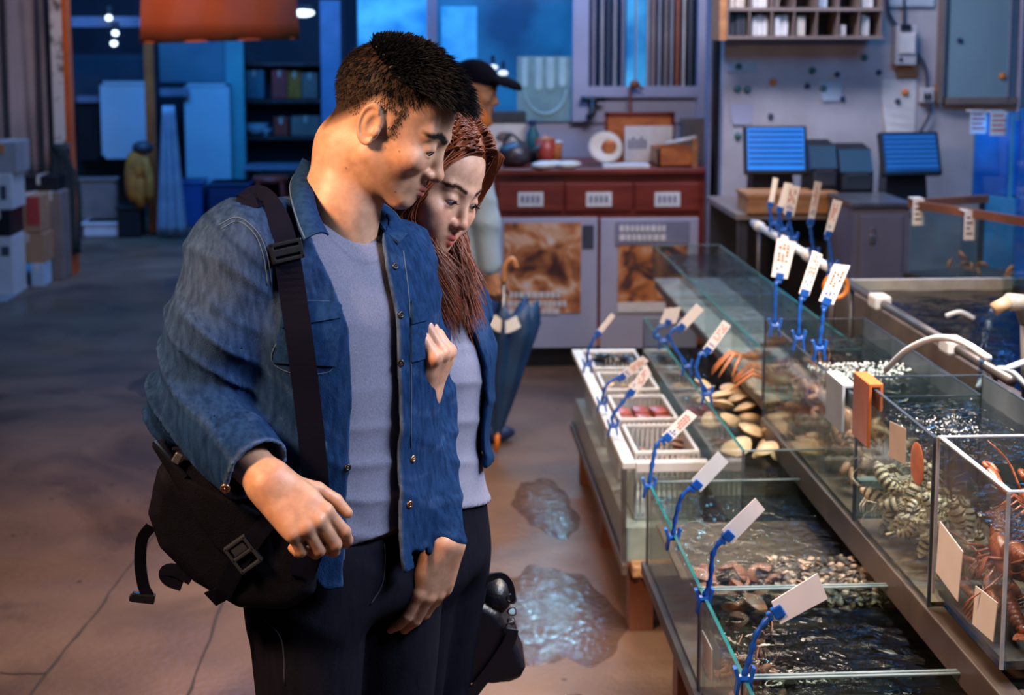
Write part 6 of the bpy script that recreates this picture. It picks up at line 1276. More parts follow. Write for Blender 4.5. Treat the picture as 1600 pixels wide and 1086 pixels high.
# trousers
hpR, hpL = Wp(478, 890, Y=2.19), Wp(604, 890, Y=2.31); knR = np.array([hpR[0] + .005, hpR[1] - .03, .49]); knL = np.array([hpL[0] - .005, hpL[1] - .02, .49]); anR = np.array([knR[0] + .0, knR[1] + .03, .09]); anL = np.array([knL[0] + .01, knL[1] + .03, .09])
def pants(P):
    d = TM.sdf(P) + .016; d = smax(d, P[:, 2] - zc(830), .01); d = smax(d, zc(965) - P[:, 2], .05)
    for h_, k_, a_ in ((hpR, knR, anR), (hpL, knL, anL)): d = smin(d, smin(s_cap(P, h_, k_, .098, .066), s_cap(P, k_, a_, .066, .048), .03), .03)
    d = d - .0035 * folds(P, (.5, .2, .8), 40, 8) * np.exp(-((P[:, 2] - .88) / .09) ** 2) - .002 * wob(P, 24, 5, 3); return np.maximum(d, .06 - P[:, 2])
def pant_col(P): return np.tile(PANT, (len(P), 1))
trousers = to_obj('trousers', [surf(pants, A3(-.45, 1.95, .04), A3(.12, 2.6, 1.02), .0065)], 'trouser_cloth', man, pant_col)
PB = bvh_of(trousers); mat('thread_dark', (.035, .034, .05), .8); stitch(PB, [(600, 850), (601, 880), (596, 915), (578, 945)], trousers, .0012, 'thread_dark'); stitch(PB, [(412, 965), (440, 1000), (445, 1070)], trousers, .0012, 'thread_dark')
for a_ in (anR, anL):
    b = MB(); b.ball((a_[0] + .04, a_[1] - .05, .045), (.05, .05, .045), 16, 10); b.ball((a_[0] + .075, a_[1] - .095, .035), (.048, .055, .035), 16, 10); b.ball((a_[0], a_[1], .06), (.05, .05, .055), 16, 10); b.ab((a_[0] - .04, a_[1] - .13, 0), (a_[0] + .11, a_[1] + .04, .018), bev=.008); b.build('shoe', 'black_plastic', man, smooth=True)
# body: head, neck, hands, hidden trunk and arms
HRp = hand_parts(wrR + dR * .005, nrm((.70, -.36, -.58)), nrm((.16, -.80, .58)), -1, [(34, 40, 20), (42, 48, 24), (46, 56, 26), (48, 60, 28)], .10, .95, dict(out=.75, drop=.55, bend=25))
HLp = hand_parts(wrL + dL * .006 + np.array([.004, -.012, 0]), nrm((-.27, -.10, -.95)), nrm((.62, -.78, -.10)), 1, [(14, 22, 12), (18, 24, 12), (24, 28, 14), (30, 30, 16)], .03, .94, dict(out=.05, drop=.80, bend=5))
def head_f(P): return np.maximum(HM.sdf(P, neck), zc(392, 2.2) - P[:, 2])
def hR_f(P): return hand_sdf(P, HRp, (elR + dR * .10, wrR, .036, .027))
def hL_f(P): return hand_sdf(P, HLp, (elL + dL * .12, wrL, .034, .026))
def trunk_f(P):
    d = TM.sdf(P) + .022; d = smin(d, smin(s_cap(P, shR, elR, .05, .042), s_cap(P, elR, wrR, .042, .027), .02), .03); d = smin(d, smin(s_cap(P, shL, elL, .046, .036), s_cap(P, elL, wrL, .034, .024), .02), .03); return d
SK = (.475, .262, .168)
def fade(q):
    z, y, x = q[:, 2], q[:, 1], np.abs(q[:, 0]); line = .018 + .05 * np.clip((y - .01) / .05, 0, 1) - .085 * np.clip((-y - .02) / .06, 0, 1); t = np.clip((z - line) / .030, 0, 1) ** .6; t = t * (y < .068 - .25 * np.clip(.05 - z, 0, .05)); ear_ = np.exp(-(np.linalg.norm((q - A3(.079, -.012, -.006)) / A3(.02, .022, .034), axis=1)) ** 4); sb = np.exp(-((y - .022) / .008) ** 2) * (z > -.012) * (z < .05) * (x > .05) * .75
    return np.clip(np.maximum(t * .95, sb), 0, 1) * (1 - np.clip(ear_ * 1.3, 0, 1)) + .12 * np.exp(-((z + .085) / .03) ** 2) * (y > .02)
def hcol(P):
    c = HM.color(P, SK, (.40, .115, .085), (.016, .016, .014), (fade, (.007, .006, .006)))
    for px, py in ((588, 232), (602, 231), (624, 237), (541, 263), (618, 300)):
        h0 = Wp(px, py, Y=2.17); dd = np.linalg.norm(np.cross(P - CAM.astype(np.float32), nrm(h0 - CAM).astype(np.float32)), axis=1); c = mixc(c, (.08, .035, .02), (1 - dd / .0022))
    return c
def handcol(P): c = np.tile(np.array(SK) * np.array([1.0, .97, .95]), (len(P), 1)); return mixc(c, np.array(SK) * np.array([1.0, .72, .66]), np.clip(wob(P, 110, 5, 6), 0, 1) * .5)
hm = surf(head_f, HM.O - .18 * np.array([1.15, 1, 1.45]), HM.O + .17, .0021); hm = (hm[0], hm[1], hcol)
def hbox(p): A_ = np.array([q[0] for ch in p[1] for q in ch] + [p[0][0][0]]); return A_.min(0) - .09, A_.max(0) + .07
h1 = surf(hR_f, *hbox(HRp), .0021); h2 = surf(hL_f, *hbox(HLp), .0021); tr = surf(trunk_f, A3(-.55, 1.95, .85), A3(.14, 2.55, 1.42), .012)
body = to_obj('body', [hm, (*h1, handcol), (*h2, handcol), (*tr, handcol)], 'skin', man)
eyeballs(HM, man, look=(.0, -.35))
# hair: cropped sides, longer spiked top
rg = np.random.default_rng(5); guides = []
def cr(q): return np.array([q[0] * .0775, -.012 + q[1] * .099, .036 + q[2] * .0865])
hairline = lambda x: .070 - 4.0 * x * x
n_ = 0
while n_ < 4200:
    v = rg.normal(size=3); v /= np.linalg.norm(v); p = cr(v)
    if p[2] < .072 + .25 * max(0, -p[1] - .01) or p[1] > hairline(p[0]) + .006: continue
    n_ += 1; fr = np.clip((p[1] + .07) / .14, 0, 1); L = .016 + .027 * fr * rg.uniform(.7, 1.15); out = nrm(v / np.array([.0775, .099, .0865])); side = np.array([np.sign(p[0]) * .15, 0, 0]); dirn = nrm(out * (.75 - .25 * fr) + np.array([0, .25 + .75 * fr, .10 + .15 * fr]) + side + rg.normal(size=3) * .13); bend = np.array([0, .15, -.55]) * fr + rg.normal(size=3) * .10
    pts = [HM.wld(p * .985 + dirn * L * t + bend * L * t * t * .55) for t in np.linspace(0, 1, 6)]; guides.append((pts, np.array([.0013, .0013, .0011, .0009, .0006, .0002])))
n_ = 0
while n_ < 5200:
    v = rg.normal(size=3); v /= np.linalg.norm(v); p = cr(v) 
    if p[1] > .062 or p[2] < -.06: continue
    f_ = float(fade(np.array([p], np.float32))[0])
    if rg.random() > f_ * .9 + .02 or f_ < .12: continue
    n_ += 1; out = nrm(v / np.array([.0775, .099, .0865])); L = .0025 + .007 * np.clip((p[2] - .0) / .07, 0, 1) + .002 * rg.random(); dirn = nrm(out * .55 + np.array([0, -.1, -.75]) + rg.normal(size=3) * .1); p0 = np.array([p]); dd = HM.base(p0.astype(np.float32))[0]; p = p - out * dd
    pts = [HM.wld(p + dirn * L * t) for t in (0, .5, 1)]; guides.append((pts, np.array([.0004, .00035, .00012])))
hs = strands('hair', guides, 'hair_black', man, 4)
def capf(P):
    q = HM.loc(P); d = s_ell(q, (0, -.012, .036), (.0785, .0995, .0885)) - .006 * np.clip((q[:, 1] + .06) / .12, 0, 1); d = d - .0035 * folds(q, (1, .35, 0), 170, 3) - .002 * wob(q, 160, 6); lim = .070 - q[:, 2] + .25 * np.maximum(0, -q[:, 1] - .01) * 1.0; d = smax(d, lim, .012); d = smax(d, q[:, 1] - (.068 - 4.0 * q[:, 0] ** 2), .008); return d * HM.s
cp = to_obj('hair_crown', [surf(capf, HM.O - .17, HM.O + .19, .003)], 'hair_black', man)
# ---------------- his shoulder bag
bag = thing('shoulder_bag', 'black nylon messenger bag slung at the hip under the denim sleeve', 'bag', Wp(360, 830, Y=2.09))
poly = [Wp(x, y, Y=2.045)[[0, 2]] for x, y in ((262, 712), (238, 765), (228, 805), (246, 858), (300, 912), (372, 952), (440, 952), (492, 928), (496, 850), (452, 760), (380, 716), (310, 700))]
def bagf(P):
    d2 = s_poly(P[:, [0, 2]], poly) + .022; yc = 2.09 + .10 * (P[:, 0] + .33) * -.2; dy = np.abs(P[:, 1] - yc) - .032; q = np.stack([np.maximum(d2, 0), np.maximum(dy, 0)], 1); d = np.linalg.norm(q, axis=1) + np.minimum(np.maximum(d2, dy), 0) - .022
    return d - .006 * folds(P, (.6, 0, .8), 30, 4) - .004 * wob(P, 22, 5, 3)
bb = to_obj('bag_body', [surf(bagf, A3(-.52, 1.98, .80), A3(-.10, 2.2, 1.14), .004)], 'nylon', bag); BB = bvh_of(bb)
fl2 = [Wp(x, y, Y=2.05)[[0, 2]] for x, y in ((236, 690), (258, 682), (300, 742), (420, 800), (436, 880), (400, 905), (340, 850), (292, 778))]
def flapf(P):
    d2 = s_poly(P[:, [0, 2]], fl2) + .006; dy = np.abs(P[:, 1] - (2.038 + .05 * np.abs(P[:, 0] + .33))) - .007; q = np.stack([np.maximum(d2, 0), np.maximum(dy, 0)], 1); return np.linalg.norm(q, axis=1) + np.minimum(np.maximum(d2, dy), 0) - .006 - .002 * wob(P, 30, 5)
to_obj('flap', [surf(flapf, A3(-.52, 1.98, .84), A3(-.14, 2.12, 1.16), .004)], 'nylon', bag)
# strap over the shoulder (lies on the shirt), with slider
P2 = smooth_path([(x, y, 0) for x, y in ((384, 318), (406, 310), (430, 340), (446, 392), (459, 470), (472, 560), (484, 660), (494, 762))], 8); hy = [hit(JB, p[0], p[1]) for p in P2]
Yh = np.array([h_[0][1] if h_ is not None else np.nan for h_ in hy]); ok_ = ~np.isnan(Yh); Yh = np.interp(np.arange(len(Yh)), np.where(ok_)[0], Yh[ok_]); Ym = np.array([np.median(Yh[max(0, i - 5):i + 6]) for i in range(len(Yh))]); Yf = np.minimum(Ym, np.where(np.abs(Yh - Ym) < .03, Yh, Ym)); Yf = np.convolve(np.pad(Yf, 3, 'edge'), np.ones(7) / 7, 'valid')
sp = [Wp(p[0], p[1], Y=y - .007) for p, y in zip(P2, Yf)]; sn = [nrm(h_[1]) if h_ is not None else np.array([0, -1, .3]) for h_ in hy]; sn = [nrm(n + np.array([0, -1.2, .35 * max(0, 1 - i / 14)])) for i, n in enumerate(sn)]; k0 = sp[0]
ext = [k0 + np.array([-.012, .05, -.03]), k0 + np.array([-.01, .022, -.004])]; exn = [np.array([-.3, .5, .8]), np.array([-.2, .1, 1])]
ns_ = [nrm(sum(sn[max(0, i - 3):i + 4])) for i in range(len(sn))]
tail = [sp[-1] + np.array([.004, -.004, -.05]), Wp(488, 850, Y=2.03), Wp(470, 900, Y=2.03)]
b = MB(); b.strap(ext + sp + tail, exn + ns_ + [ns_[-1]] * 3, .039, .0035); b.build('strap', 'strap_black', bag)
h_ = hit(JB, 447, 393, .004); i0 = int(np.argmin([np.linalg.norm(p - h_[0]) for p in sp])); tt = nrm(sp[min(i0 + 2, len(sp) - 1)] - sp[i0 - 2]); nn2 = ns_[i0]; bx = np.cross(tt, nn2); R = Matrix((tuple(bx), tuple(tt), tuple(nn2))).transposed()
b = MB(); c0 = sp[i0] + nn2 * .005
for o_, s_ in (((0, -.012, 0), (.050, .006, .008)), ((0, .012, 0), (.050, .006, .008)), ((-.022, 0, 0), (.006, .03, .008)), ((.022, 0, 0), (.006, .03, .008)), ((0, 0, .001), (.044, .011, .006))): b.box(V(c0) + R @ Vector(o_), s_, R, bev=.0015)
b.build('slider_buckle', 'buckle', bag)
h_ = hit(BB, 382, 866, .012); c0 = Wp(380, 866, Y=2.018); R = Matrix.Rotation(math.radians(-35), 3, 'Y'); b = MB()
for o_, s_ in (((0, 0, .021), (.036, .010, .005)), ((0, 0, -.021), (.036, .010, .005)), ((-.016, 0, 0), (.005, .010, .046)), ((.016, 0, 0), (.005, .010, .046)), ((0, 0, .0), (.036, .010, .005)), ((0, .001, .010), (.022, .008, .014))): b.box(V(c0) + R @ Vector(o_), s_, R, bev=.0012)
b.build('side_buckle', mat('buckle_grey', (.03, .034, .045), .3), bag)
b = MB(); b.strap([Wp(x, y, Y=Y) for x, y, Y in ((430, 800, 2.03), (402, 835, 2.021), (372, 880, 2.021), (350, 925, 2.035), (330, 935, 2.06))], (0, -1, 0), .026, .003); b.build('webbing', 'strap_black', bag)
b = MB(); b.strap(smooth_path([Wp(x, y, Y=2.07) for x, y in ((236, 822), (222, 842), (219, 880), (224, 915), (232, 932))], 5), (.35, -1, 0), .017, .003); b.build('loose_strap', 'strap_black', bag)
b = MB(); b.box(Wp(224, 934, Y=2.07), (.034, .012, .014), rot('Y', 8), bev=.002); b.box(Wp(209, 934, Y=2.07), (.012, .01, .010), rot('Y', 8), bev=.002); b.build('strap_clip', 'buckle', bag)
b = MB(); b.strap(smooth_path([Wp(x, y, Y=2.06) for x, y in ((300, 905), (272, 890), (258, 894), (264, 906), (285, 914))], 4), (0, -1, .2), .018, .003); b.build('side_loop', 'strap_black', bag)
b = MB(); b.tube(smooth_path([Wp(x, y, Y=2.03) for x, y in ((240, 690), (262, 715), (290, 745))], 4), .004, 6); b.build('zip_edge', 'buckle', bag); b = MB(); b.box(Wp(277, 716, Y=2.028), (.012, .006, .016), rot('Y', 30), bev=.002); b.build('zip_pull', 'steel', bag)
# ------------------------------------------------------------------ the woman
mat('hair_red', (.27, .060, .018), .42, spec=.4, col2=(.095, .020, .008), scale=25, stretch=(1, 1, .15))
wom = thing('person', 'person in denim jacket, grey tee and black trousers clasping a denim sleeve', 'person', (-.02, 2.58, 0))
HW = Head((0, 0, 0), 44, 25, -13, .93, True, 1.5, 1.0); HW.O = Wp(722, 316, Y=2.45) - HW.M @ np.array([0, .080, -.001]) * .93
NW = Wp(650, 455, Y=2.57); neckW = [(HW.wld((0, -.030, -.035)), .043), (HW.wld((0, -.030, -.08)), .043), (NW, .046), (NW + np.array([-.01, .01, -.08]), .06)]
TW = Torso([(648, 432, 2.58, .05, .048), (652, 462, 2.58, .09, .065), (655, 492, 2.58, .150, .085), (662, 560, 2.57, .156, .112), (664, 630, 2.57, .140, .104), (662, 700, 2.57, .132, .098), (668, 780, 2.57, .150, .106), (668, 860, 2.57, .168, .116), (666, 940, 2.57, .170, .116)], 30)
zw = lambda py, Y=2.48: float(Wp(740, py, Y=Y)[2])
def teeW(P):
    u, v, a, b_ = TW.uv(P); d = TW.sdf(P) + .008 - .004 * folds(P, (.3, 0, 1), 48, 6) - .002 * wob(P, 36, 5, 3); d = smax(d, zw(806) + .02 * np.clip(u / .1, -1, 1) - P[:, 2], .006); nk = s_cap(P, neckW[1][0], neckW[3][0], .05, .08); return smax(d, -nk, .006)
to_obj('t_shirt', [surf(teeW, A3(-.30, 2.36, .80), A3(.22, 2.78, 1.36), .005)], 'jersey', wom, lambda P: np.tile(GREY * 1.05, (len(P), 1)))
def jkW(P):
    u, v, a, b_ = TW.uv(P); z = P[:, 2]; o = TW.sdf(P) - .006 - .005 * folds(P, (.4, .2, .85), 34, 3) - .002 * wob(P, 30, 5, 8); aL_ = s_cap(P, *shW); o = smin(o, aL_ - .004 * folds(P, (0, .3, .9), 50, 4), .02); d = smax(o, -(o + .009), .0015)
    zz = [zw(y) for y in (760, 640, 590, 550, 500, 460)]; r_ = np.interp(z, zz, [.16, .14, .12, .07, .035, .05]); l_ = np.interp(z, zz, [-.040, -.036, -.028, -.02, -.005, -.03]); op = np.maximum(np.maximum(u - r_, l_ - u), -v + .02); d = smax(d, -op, .003); d = np.maximum(d, zw(752) - z); nk = s_cap(P, neckW[1][0], neckW[3][0], .055, .085); return smax(d, -nk, .004)
_s = TW.r * -.17; shW = (Wp(655, 500, Y=2.58) + np.array([_s[0], _s[1], -.01]), Wp(690, 700, Y=2.78), .055, .042)
def jkWc(P): c = np.tile(DEN * .92, (len(P), 1)); return mixc(c, (.10, .15, .27), np.clip(wob(P, 30, 6, 4), 0, 1) * .4)
jw = to_obj('denim_jacket', [surf(jkW, A3(-.30, 2.34, .92), A3(.24, 2.90, 1.38), .0045)], 'denim', wom, jkWc); JW = bvh_of(jw)
for x, y in ((711, 512), (738, 590), (746, 668)): snap(JW, x, y, .008, jw, 'steel', core='steel')
for pts in ([(742, 520), (736, 575), (742, 630), (755, 690), (764, 742)], [(700, 500), (715, 520), (738, 524)]): stitch(JW, pts, jw)
hw1, hw2 = Wp(640, 900, Y=2.52), Wp(690, 900, Y=2.63)
def pantsW(P):
    d = TW.sdf(P) + .012; d = smax(d, P[:, 2] - zw(780), .01); d = smax(d, zw(935) - P[:, 2], .05)
    for h_ in (hw1, hw2): k_ = np.array([h_[0] - .01, h_[1] - .02, .46]); d = smin(d, smin(s_cap(P, h_, k_, .090, .056), s_cap(P, k_, k_ + np.array([-.01, .04, -.38]), .056, .040), .03), .03)
    return np.maximum(d - .002 * wob(P, 26, 5), .05 - P[:, 2])
to_obj('trousers', [surf(pantsW, A3(-.32, 2.32, .03), A3(.22, 2.82, .98), .0075)], 'trouser_cloth', wom, lambda P: np.tile((.006, .006, .012), (len(P), 1)))
for h_ in (hw1, hw2): b = MB(); b.ball((h_[0] + .03, h_[1] - .04, .04), (.07, .06, .04), 14, 8); b.ball((h_[0] - .02, h_[1] + .02, .05), (.045, .045, .05), 14, 8); b.build('shoe', 'black_plastic', wom, smooth=True)
wrW = Wp(662, 618, Y=2.285); HWp = hand_parts(wrW, nrm((.40, -.34, .85)), nrm((.80, -.42, -.40)), -1, [(62, 70, 35), (64, 72, 35), (66, 74, 35), (66, 74, 35)], .02, 1.0, dict(out=.22, drop=.35, bend=4))
SW = (.56, .305, .205)
def handW(P): return hand_sdf(P, HWp, (wrW + np.array([-.03, .09, -.10]), wrW, .030, .023))
def hWc(P):
    c = np.tile(np.array(SW) * np.array([1, .93, .88]), (len(P), 1)); c = mixc(c, np.array(SW) * np.array([1.0, .72, .66]), np.clip(wob(P, 110, 5, 6), 0, 1) * .35)
    for ch in HWp[1]: e = ch[-1][0]; back = e - CAM; c = mixc(c, (.012, .006, .008), np.where(np.linalg.norm(P - (e + nrm(ch[-1][0] - ch[-2][0]) * .002 + np.array([0, -.005, .002])).astype(np.float32), axis=1) < .0068, .95, 0))
    return c
def trunkW(P): return smin(TW.sdf(P) + .025, s_cap(P, shW[0], shW[1], .04, .03), .02)
hwm = surf(lambda P: np.maximum(HW.sdf(P, neckW), zw(500, 2.55) - P[:, 2]), HW.O - np.array([.19, .16, .26]), HW.O + .15, .0021)
to_obj('body', [(*hwm, lambda P: HW.color(P, SW, (.46, .10, .075), (.035, .014, .010))), (*surf(handW, *hbox(HWp), .0021), hWc), (*surf(trunkW, A3(-.28, 2.38, .85), A3(.24, 2.85, 1.34), .014), hWc)], 'skin', wom)
eyeballs(HW, wom, look=(-.15, -.30))
# lashes
lash = []
for sx in (1, -1):
    for k in range(16):
        x = (-.011 + .023 * k / 15); E = np.array([.032, .0735, -.001]); z0 = -.0040 + .10 * max(0, x) - 18 * x * x + (.0030 + .0020 * 1.5 - 13 * x * x) - .0008; y0 = math.sqrt(max(.0155 ** 2 - x * x - z0 * z0, 1e-6)); p = E + np.array([x, y0, z0]); d_ = nrm((x * 14, 1, -.25)); L = .0055 + .003 * (k / 15)
        P3 = [p, p + d_ * L * .6 + np.array([0, 0, -.0006]), p + d_ * L + np.array([0, 0, .0016])]; lash.append(([HW.wld(q * np.array([sx, 1, 1])) for q in P3], np.array([.0006, .0005, .00015])))
strands('eyelash', lash[:16], 'hair_black', wom, 3); strands('eyelash', lash[16:], 'hair_black', wom, 3)
# hair cap and long strands
def capW(P):
    q = HW.loc(P); d = s_ell(q, (0, -.016, .038), (.086, .104, .094)); d = smin(d, s_ell(q, (0, -.055, -.05), (.075, .055, .10)), .04); d = d - .003 * folds(q, (1, .2, .2), 130, 3)
    line = .066 - 5.2 * q[:, 0] ** 2 - .42 * np.maximum(0, .055 - q[:, 2]); d = smax(d, q[:, 1] - line, .006); return d * HW.s
to_obj('hair_crown', [surf(capW, HW.O - .2, HW.O + .17, .0032)], 'hair_red', wom)
rg = np.random.default_rng(8); gd = []; cnt = 0
endR = lambda: Wp(rg.uniform(640, 722), rg.uniform(415, 500) + rg.exponential(12), Y=rg.uniform(2.42, 2.50)); endL = lambda: Wp(rg.uniform(704, 756), rg.uniform(425, 505) + rg.exponential(12), Y=rg.uniform(2.49, 2.56))
while cnt < 1900:
    v = rg.normal(size=3); v /= np.linalg.norm(v); p = np.array([v[0] * .084, -.016 + v[1] * .102, .038 + v[2] * .092])
    if p[2] < -.02 or p[1] > .066 - 5.2 * p[0] ** 2 - .42 * max(0, .055 - p[2]): continue
    if abs(p[0] + .012) > .04 and p[1] > -.03 and rg.random() < .75: continue
    cnt += 1; part = -.012; p = p * .96; s_ = 1 if p[0] > part else -1; fr = np.clip((p[1] + .04) / .10, 0, 1); wv = rg.uniform(0, 6.28); j = rg.normal(size=3) * .006
    lat = rg.uniform(.080, .100); p1 = p * 1.06 + np.array([s_ * .022, -.004 + .006 * fr, .004]); yj = rg.uniform(-.05, .030 + .028 * fr) - (.025 if s_ < 0 else 0); p2 = np.array([s_ * (lat + .004 * fr), yj + .01, .010]) + j; p3 = np.array([s_ * (lat - .004), yj + .004, -.060]) + j
    e = endR() if s_ > 0 else endL()
    if s_ < 0 and rg.random() < .35: e = Wp(rg.uniform(690, 742), rg.uniform(440, 505), Y=rg.uniform(2.5, 2.56))
    path = smooth_path([HW.wld(p), HW.wld(p1), HW.wld(p2), HW.wld(p3), HW.wld(p3) * .5 + e * .5 + np.array([.012 * math.sin(wv), .01 * math.cos(wv), .012]), e], 5); K = len(path); t = np.linspace(0, 1, K); am = .010 * t
    path = [q + np.array([am[i] * math.sin(t[i] * 11 + wv), am[i] * .6 * math.cos(t[i] * 9 + wv), 0]) for i, q in enumerate(path)]; gd.append((path, .0017 * (1 - .75 * t ** 3)))
for k in range(70):   # loose wave over the far brow
    wv = rg.uniform(0, 6.28); x = -rg.uniform(.01, .04); p = np.array([x, .062, .108 - .3 * abs(x)]); e_ = np.array([-.078 - rg.uniform(0, .016), .040 + rg.uniform(-.012, .016), -.03 - rg.uniform(0, .03)]); path = smooth_path([HW.wld(p), HW.wld(p + np.array([-.022, .012, .004])), HW.wld((-.070, .062 + rg.uniform(-.01, .008), .062)), HW.wld((-.086, .05 + rg.uniform(-.01, .01), .02)), HW.wld(e_)], 5); gd.append((path, .0013 * (1 - .7 * np.linspace(0, 1, len(path)) ** 2)))
strands('hair', gd, 'hair_red', wom, 4)
# ---------------- her handbag
hb = thing('handbag', 'black leather handbag with ring strap hanging behind black trousers', 'handbag', Wp(775, 1020, Y=2.62)); mat('leather', (.007, .007, .013), .35, spec=.5, bump=.15, bscale=200)
pl2 = [Wp(x, y, Y=2.60)[[0, 2]] for x, y in ((700, 985), (752, 944), (780, 960), (806, 1004), (823, 1046), (814, 1062), (765, 1083), (690, 1095))]
def hbf(P): d2 = s_poly(P[:, [0, 2]], pl2) + .014; dy = np.abs(P[:, 1] - 2.66) - .045; q = np.stack([np.maximum(d2, 0), np.maximum(dy, 0)], 1); return np.linalg.norm(q, axis=1) + np.minimum(np.maximum(d2, dy), 0) - .014 - .003 * wob(P, 34, 5)
to_obj('bag_body', [surf(hbf, A3(-.05, 2.56, .52), A3(.22, 2.76, .80), .0045)], 'leather', hb)
c = Wp(772, 928, Y=2.66); b = MB(); b.ball(c, (.036, .05, .040), 18, 12, 0, rot('Y', 20)); b.build('side_pouch', 'leather', hb, smooth=True)
b = MB(); b.strap(smooth_path([Wp(x, y, Y=2.60) for x, y in ((760, 905), (782, 898), (797, 912), (802, 940))], 4), (0, -1, 0), .012, .004); b.strap(smooth_path([Wp(x, y, Y=2.595) for x, y in ((801, 982), (796, 1000), (770, 1040), (735, 1086))], 4), (0, -1, 0), .022, .005); b.build('strap', 'leather', hb)
for x, y, r in ((799, 935, .009), (800, 955, .008), (799, 970, .007), (798, 980, .010)):
    q = Wp(x, y, Y=2.598); b = MB(); b.tube([q + np.array([r * math.cos(a), .003 * math.sin(2 * a), r * math.sin(a)]) for a in np.linspace(0, 6.283, 17)], .0018, 6, cap=False); b.build('ring', 'dark_steel', hb, smooth=True)
b = MB(); b.tube(smooth_path([Wp(x, y, Y=2.63) for x, y in ((760, 906), (752, 860), (748, 800))], 4), .006, 6); b.build('handle', 'leather', hb, smooth=True)
# ------------------------------------------------------------------ the seller in a cap
sel = thing('person', 'person in a dark cap and orange neckerchief standing near the red counter', 'person', (.3, 6.0, 0))
HS_ = Head((0, 0, 0), 12, 12, 0, .96); HS_.O = Wp(742, 140, Y=6.0); NS = Wp(722, 205, Y=6.02); nkS = [(HS_.wld((0, -.03, -.04)), .052), (NS, .06), (NS + np.array([0, 0, -.08]), .08)]
TS = Torso([(718, 198, 6.03, .07, .06), (716, 212, 6.03, .16, .09), (716, 235, 6.03, .20, .11), (718, 300, 6.03, .20, .125), (720, 380, 6.03, .19, .13), (720, 430, 6.03, .19, .13), (720, 470, 6.03, .19, .125)], 15)
handS = Wp(765, 425, Y=5.86); elS = Wp(760, 345, Y=5.86); shS = Wp(738, 245, Y=5.86); SS = (.42, .22, .135)
HSp = hand_parts(handS, nrm((.1, -.1, -1)), nrm((-.5, -.86, 0)), -1, [(50, 60, 30)] * 4, 0, 1.0, dict(out=.4, drop=.8, bend=20))
to_obj('body', [(*surf(lambda P: HS_.sdf(P, nkS), HS_.O - .22, HS_.O + .16, .005), lambda P: HS_.color(P, SS, (.3, .1, .08), (.02, .015, .012))), (*surf(lambda P: hand_sdf(P, HSp, (elS, handS, .036, .026)), *hbox(HSp), .005), lambda P: np.tile(SS, (len(P), 1))), (*surf(lambda P: smin(smin(TS.sdf(P) + .02, s_cap(P, shS, elS, .05, .042), .02), s_cap(P, elS, handS, .042, .03), .02), A3(-.1, 5.7, .6), A3(.62, 6.3, 1.45), .02), lambda P: np.tile(SS, (len(P), 1)))], 'skin', sel)
eyeballs(HS_, sel)
to_obj('shirt', [surf(lambda P: np.maximum(smin(smin(TS.sdf(P), s_cap(P, shS, elS, .066, .055), .02), s_cap(P, elS, handS + np.array([0, 0, .03]), .055, .045), .02) - .005 * folds(P, (.3, .1, .9), 30, 2), Wp(720, 470, Y=6.03)[2] - P[:, 2]), A3(-.1, 5.7, .55), A3(.62, 6.3, 1.45), .012)], 'jersey', sel, lambda P: np.tile((.30, .40, .50), (len(P), 1)))
b = MB(); b.lathe([(.08, -.06), (.11, -.04), (.10, .01), (.070, .05), (.06, .04), (.06, -.05)], NS + np.array([.018, -.02, .07]), 22); b.build('neckerchief', 'orange_pin', sel, smooth=True)
def capS(P):
    q = HS_.loc(P); d = s_ell(q, (0, -.010, .042), (.086, .106, .090)); d = smax(d, .035 - q[:, 2] - .1 * q[:, 1], .006); br = s_ell(q, (0, .115, .045), (.075, .085, .040)); br2 = s_ell(q, (0, .112, .036), (.074, .083, .040)); brim = smax(smax(br, -br2, .003), -(q[:, 1] - .06), .004); return smin(d, brim, .006) * HS_.s
to_obj('cap', [surf(capS, HS_.O - .16, HS_.O + .24, .004)], 'strap_black', sel)
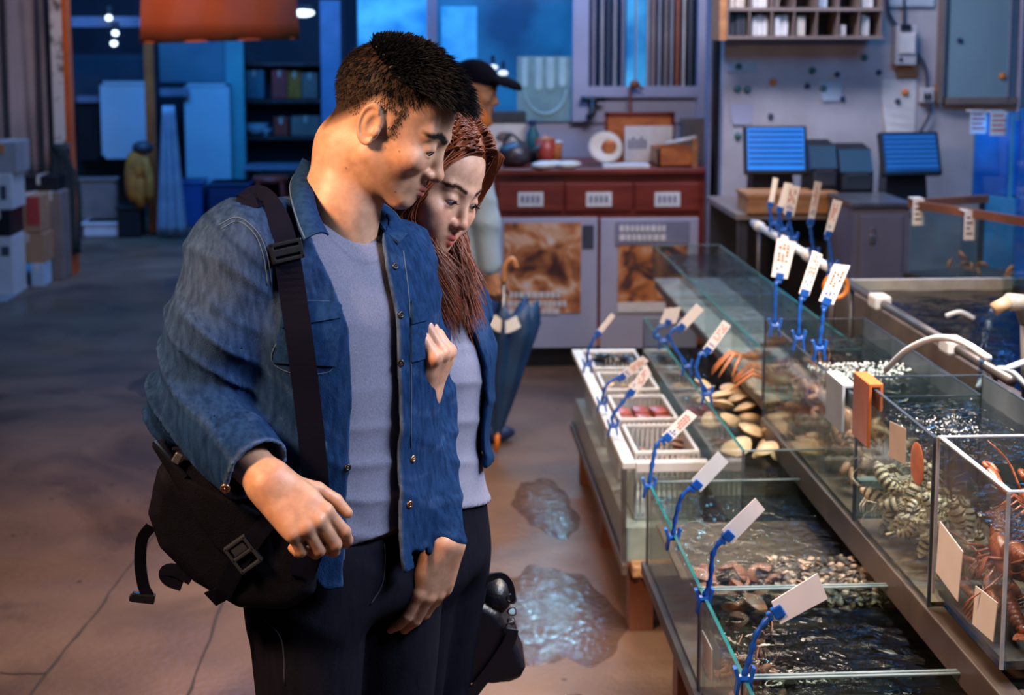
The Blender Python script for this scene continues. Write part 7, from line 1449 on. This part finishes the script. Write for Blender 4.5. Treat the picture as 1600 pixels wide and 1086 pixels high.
for x in (-.09, .09): b = MB(); c = np.array([TS.t[0][0] + x * .8, 6.03, 0]); b.tube([c + np.array([0, 0, .66]), c + np.array([0, 0, .35]), c + np.array([0, .02, .06])], [.10, .075, .06], 14); b.ball(c + np.array([.05, -.03, .04]), (.11, .05, .04)); b.build('trouser_leg', 'navy_plastic', sel, smooth=True)
# his umbrella, furled
ut = Wp(786, 480, Y=5.82); ub = Wp(776, 706, Y=5.80); um = thing('umbrella', 'furled navy umbrella with an orange tip in front of the red counter', 'umbrella', ub); mat('umbrella_navy', (.012, .055, .14), .55, col2=(.008, .035, .10), scale=9); ax = nrm(ub - ut); L = np.linalg.norm(ub - ut)
b = MB(); vs = []; fs = []; n = 32; rows = 12
for j in range(rows + 1):
    t = j / rows
    for k in range(n):
        a = 2 * math.pi * k / n; r = (.135 * (1 - t) ** .9 * (.75 + .25 * min(1, t * 6)) + .012) * (1 + .30 * math.cos(8 * a + 1.5 * t) * (1 - t * .5)); c = ut + ax * L * (.02 + .86 * t) + np.array([0, 0, .05 * math.cos(8 * a) * (1 - t) ** 3]); vs.append(c + np.array([r * math.cos(a), r * math.sin(a) * .8, 0]))
for j in range(rows):
    for k in range(n): fs.append((j * n + k, j * n + (k + 1) % n, (j + 1) * n + (k + 1) % n, (j + 1) * n + k))
fs.append(tuple(range(n))); b.add(vs, fs); b.build('canopy', 'umbrella_navy', um, smooth=True)
b = MB(); b.tube([ut + ax * L * .86, ub], [.012, .009], 8); b.build('tip', 'orange_pin', um, smooth=True); b = MB(); b.tube([ut - ax * .12, ut + ax * L * .86], .006, 8); b.build('shaft', 'steel', um, smooth=True)
b = MB(); b.tube(smooth_path([ut - ax * .10, ut - ax * .17, ut - ax * .2 + np.array([.03, 0, 0]), ut - ax * .16 + np.array([.05, 0, 0])], 4), .011, 8); b.build('handle', 'wood', um, smooth=True)
b = MB(); b.strap(smooth_path([ut + ax * .03 + np.array([-.05, -.10, 0]), ut + ax * .06 + np.array([.0, -.115, 0]), ut + ax * .05 + np.array([.06, -.10, .01])], 4), (0, -1, 0), .05, .003); b.build('pale_lining', 'paper', um)
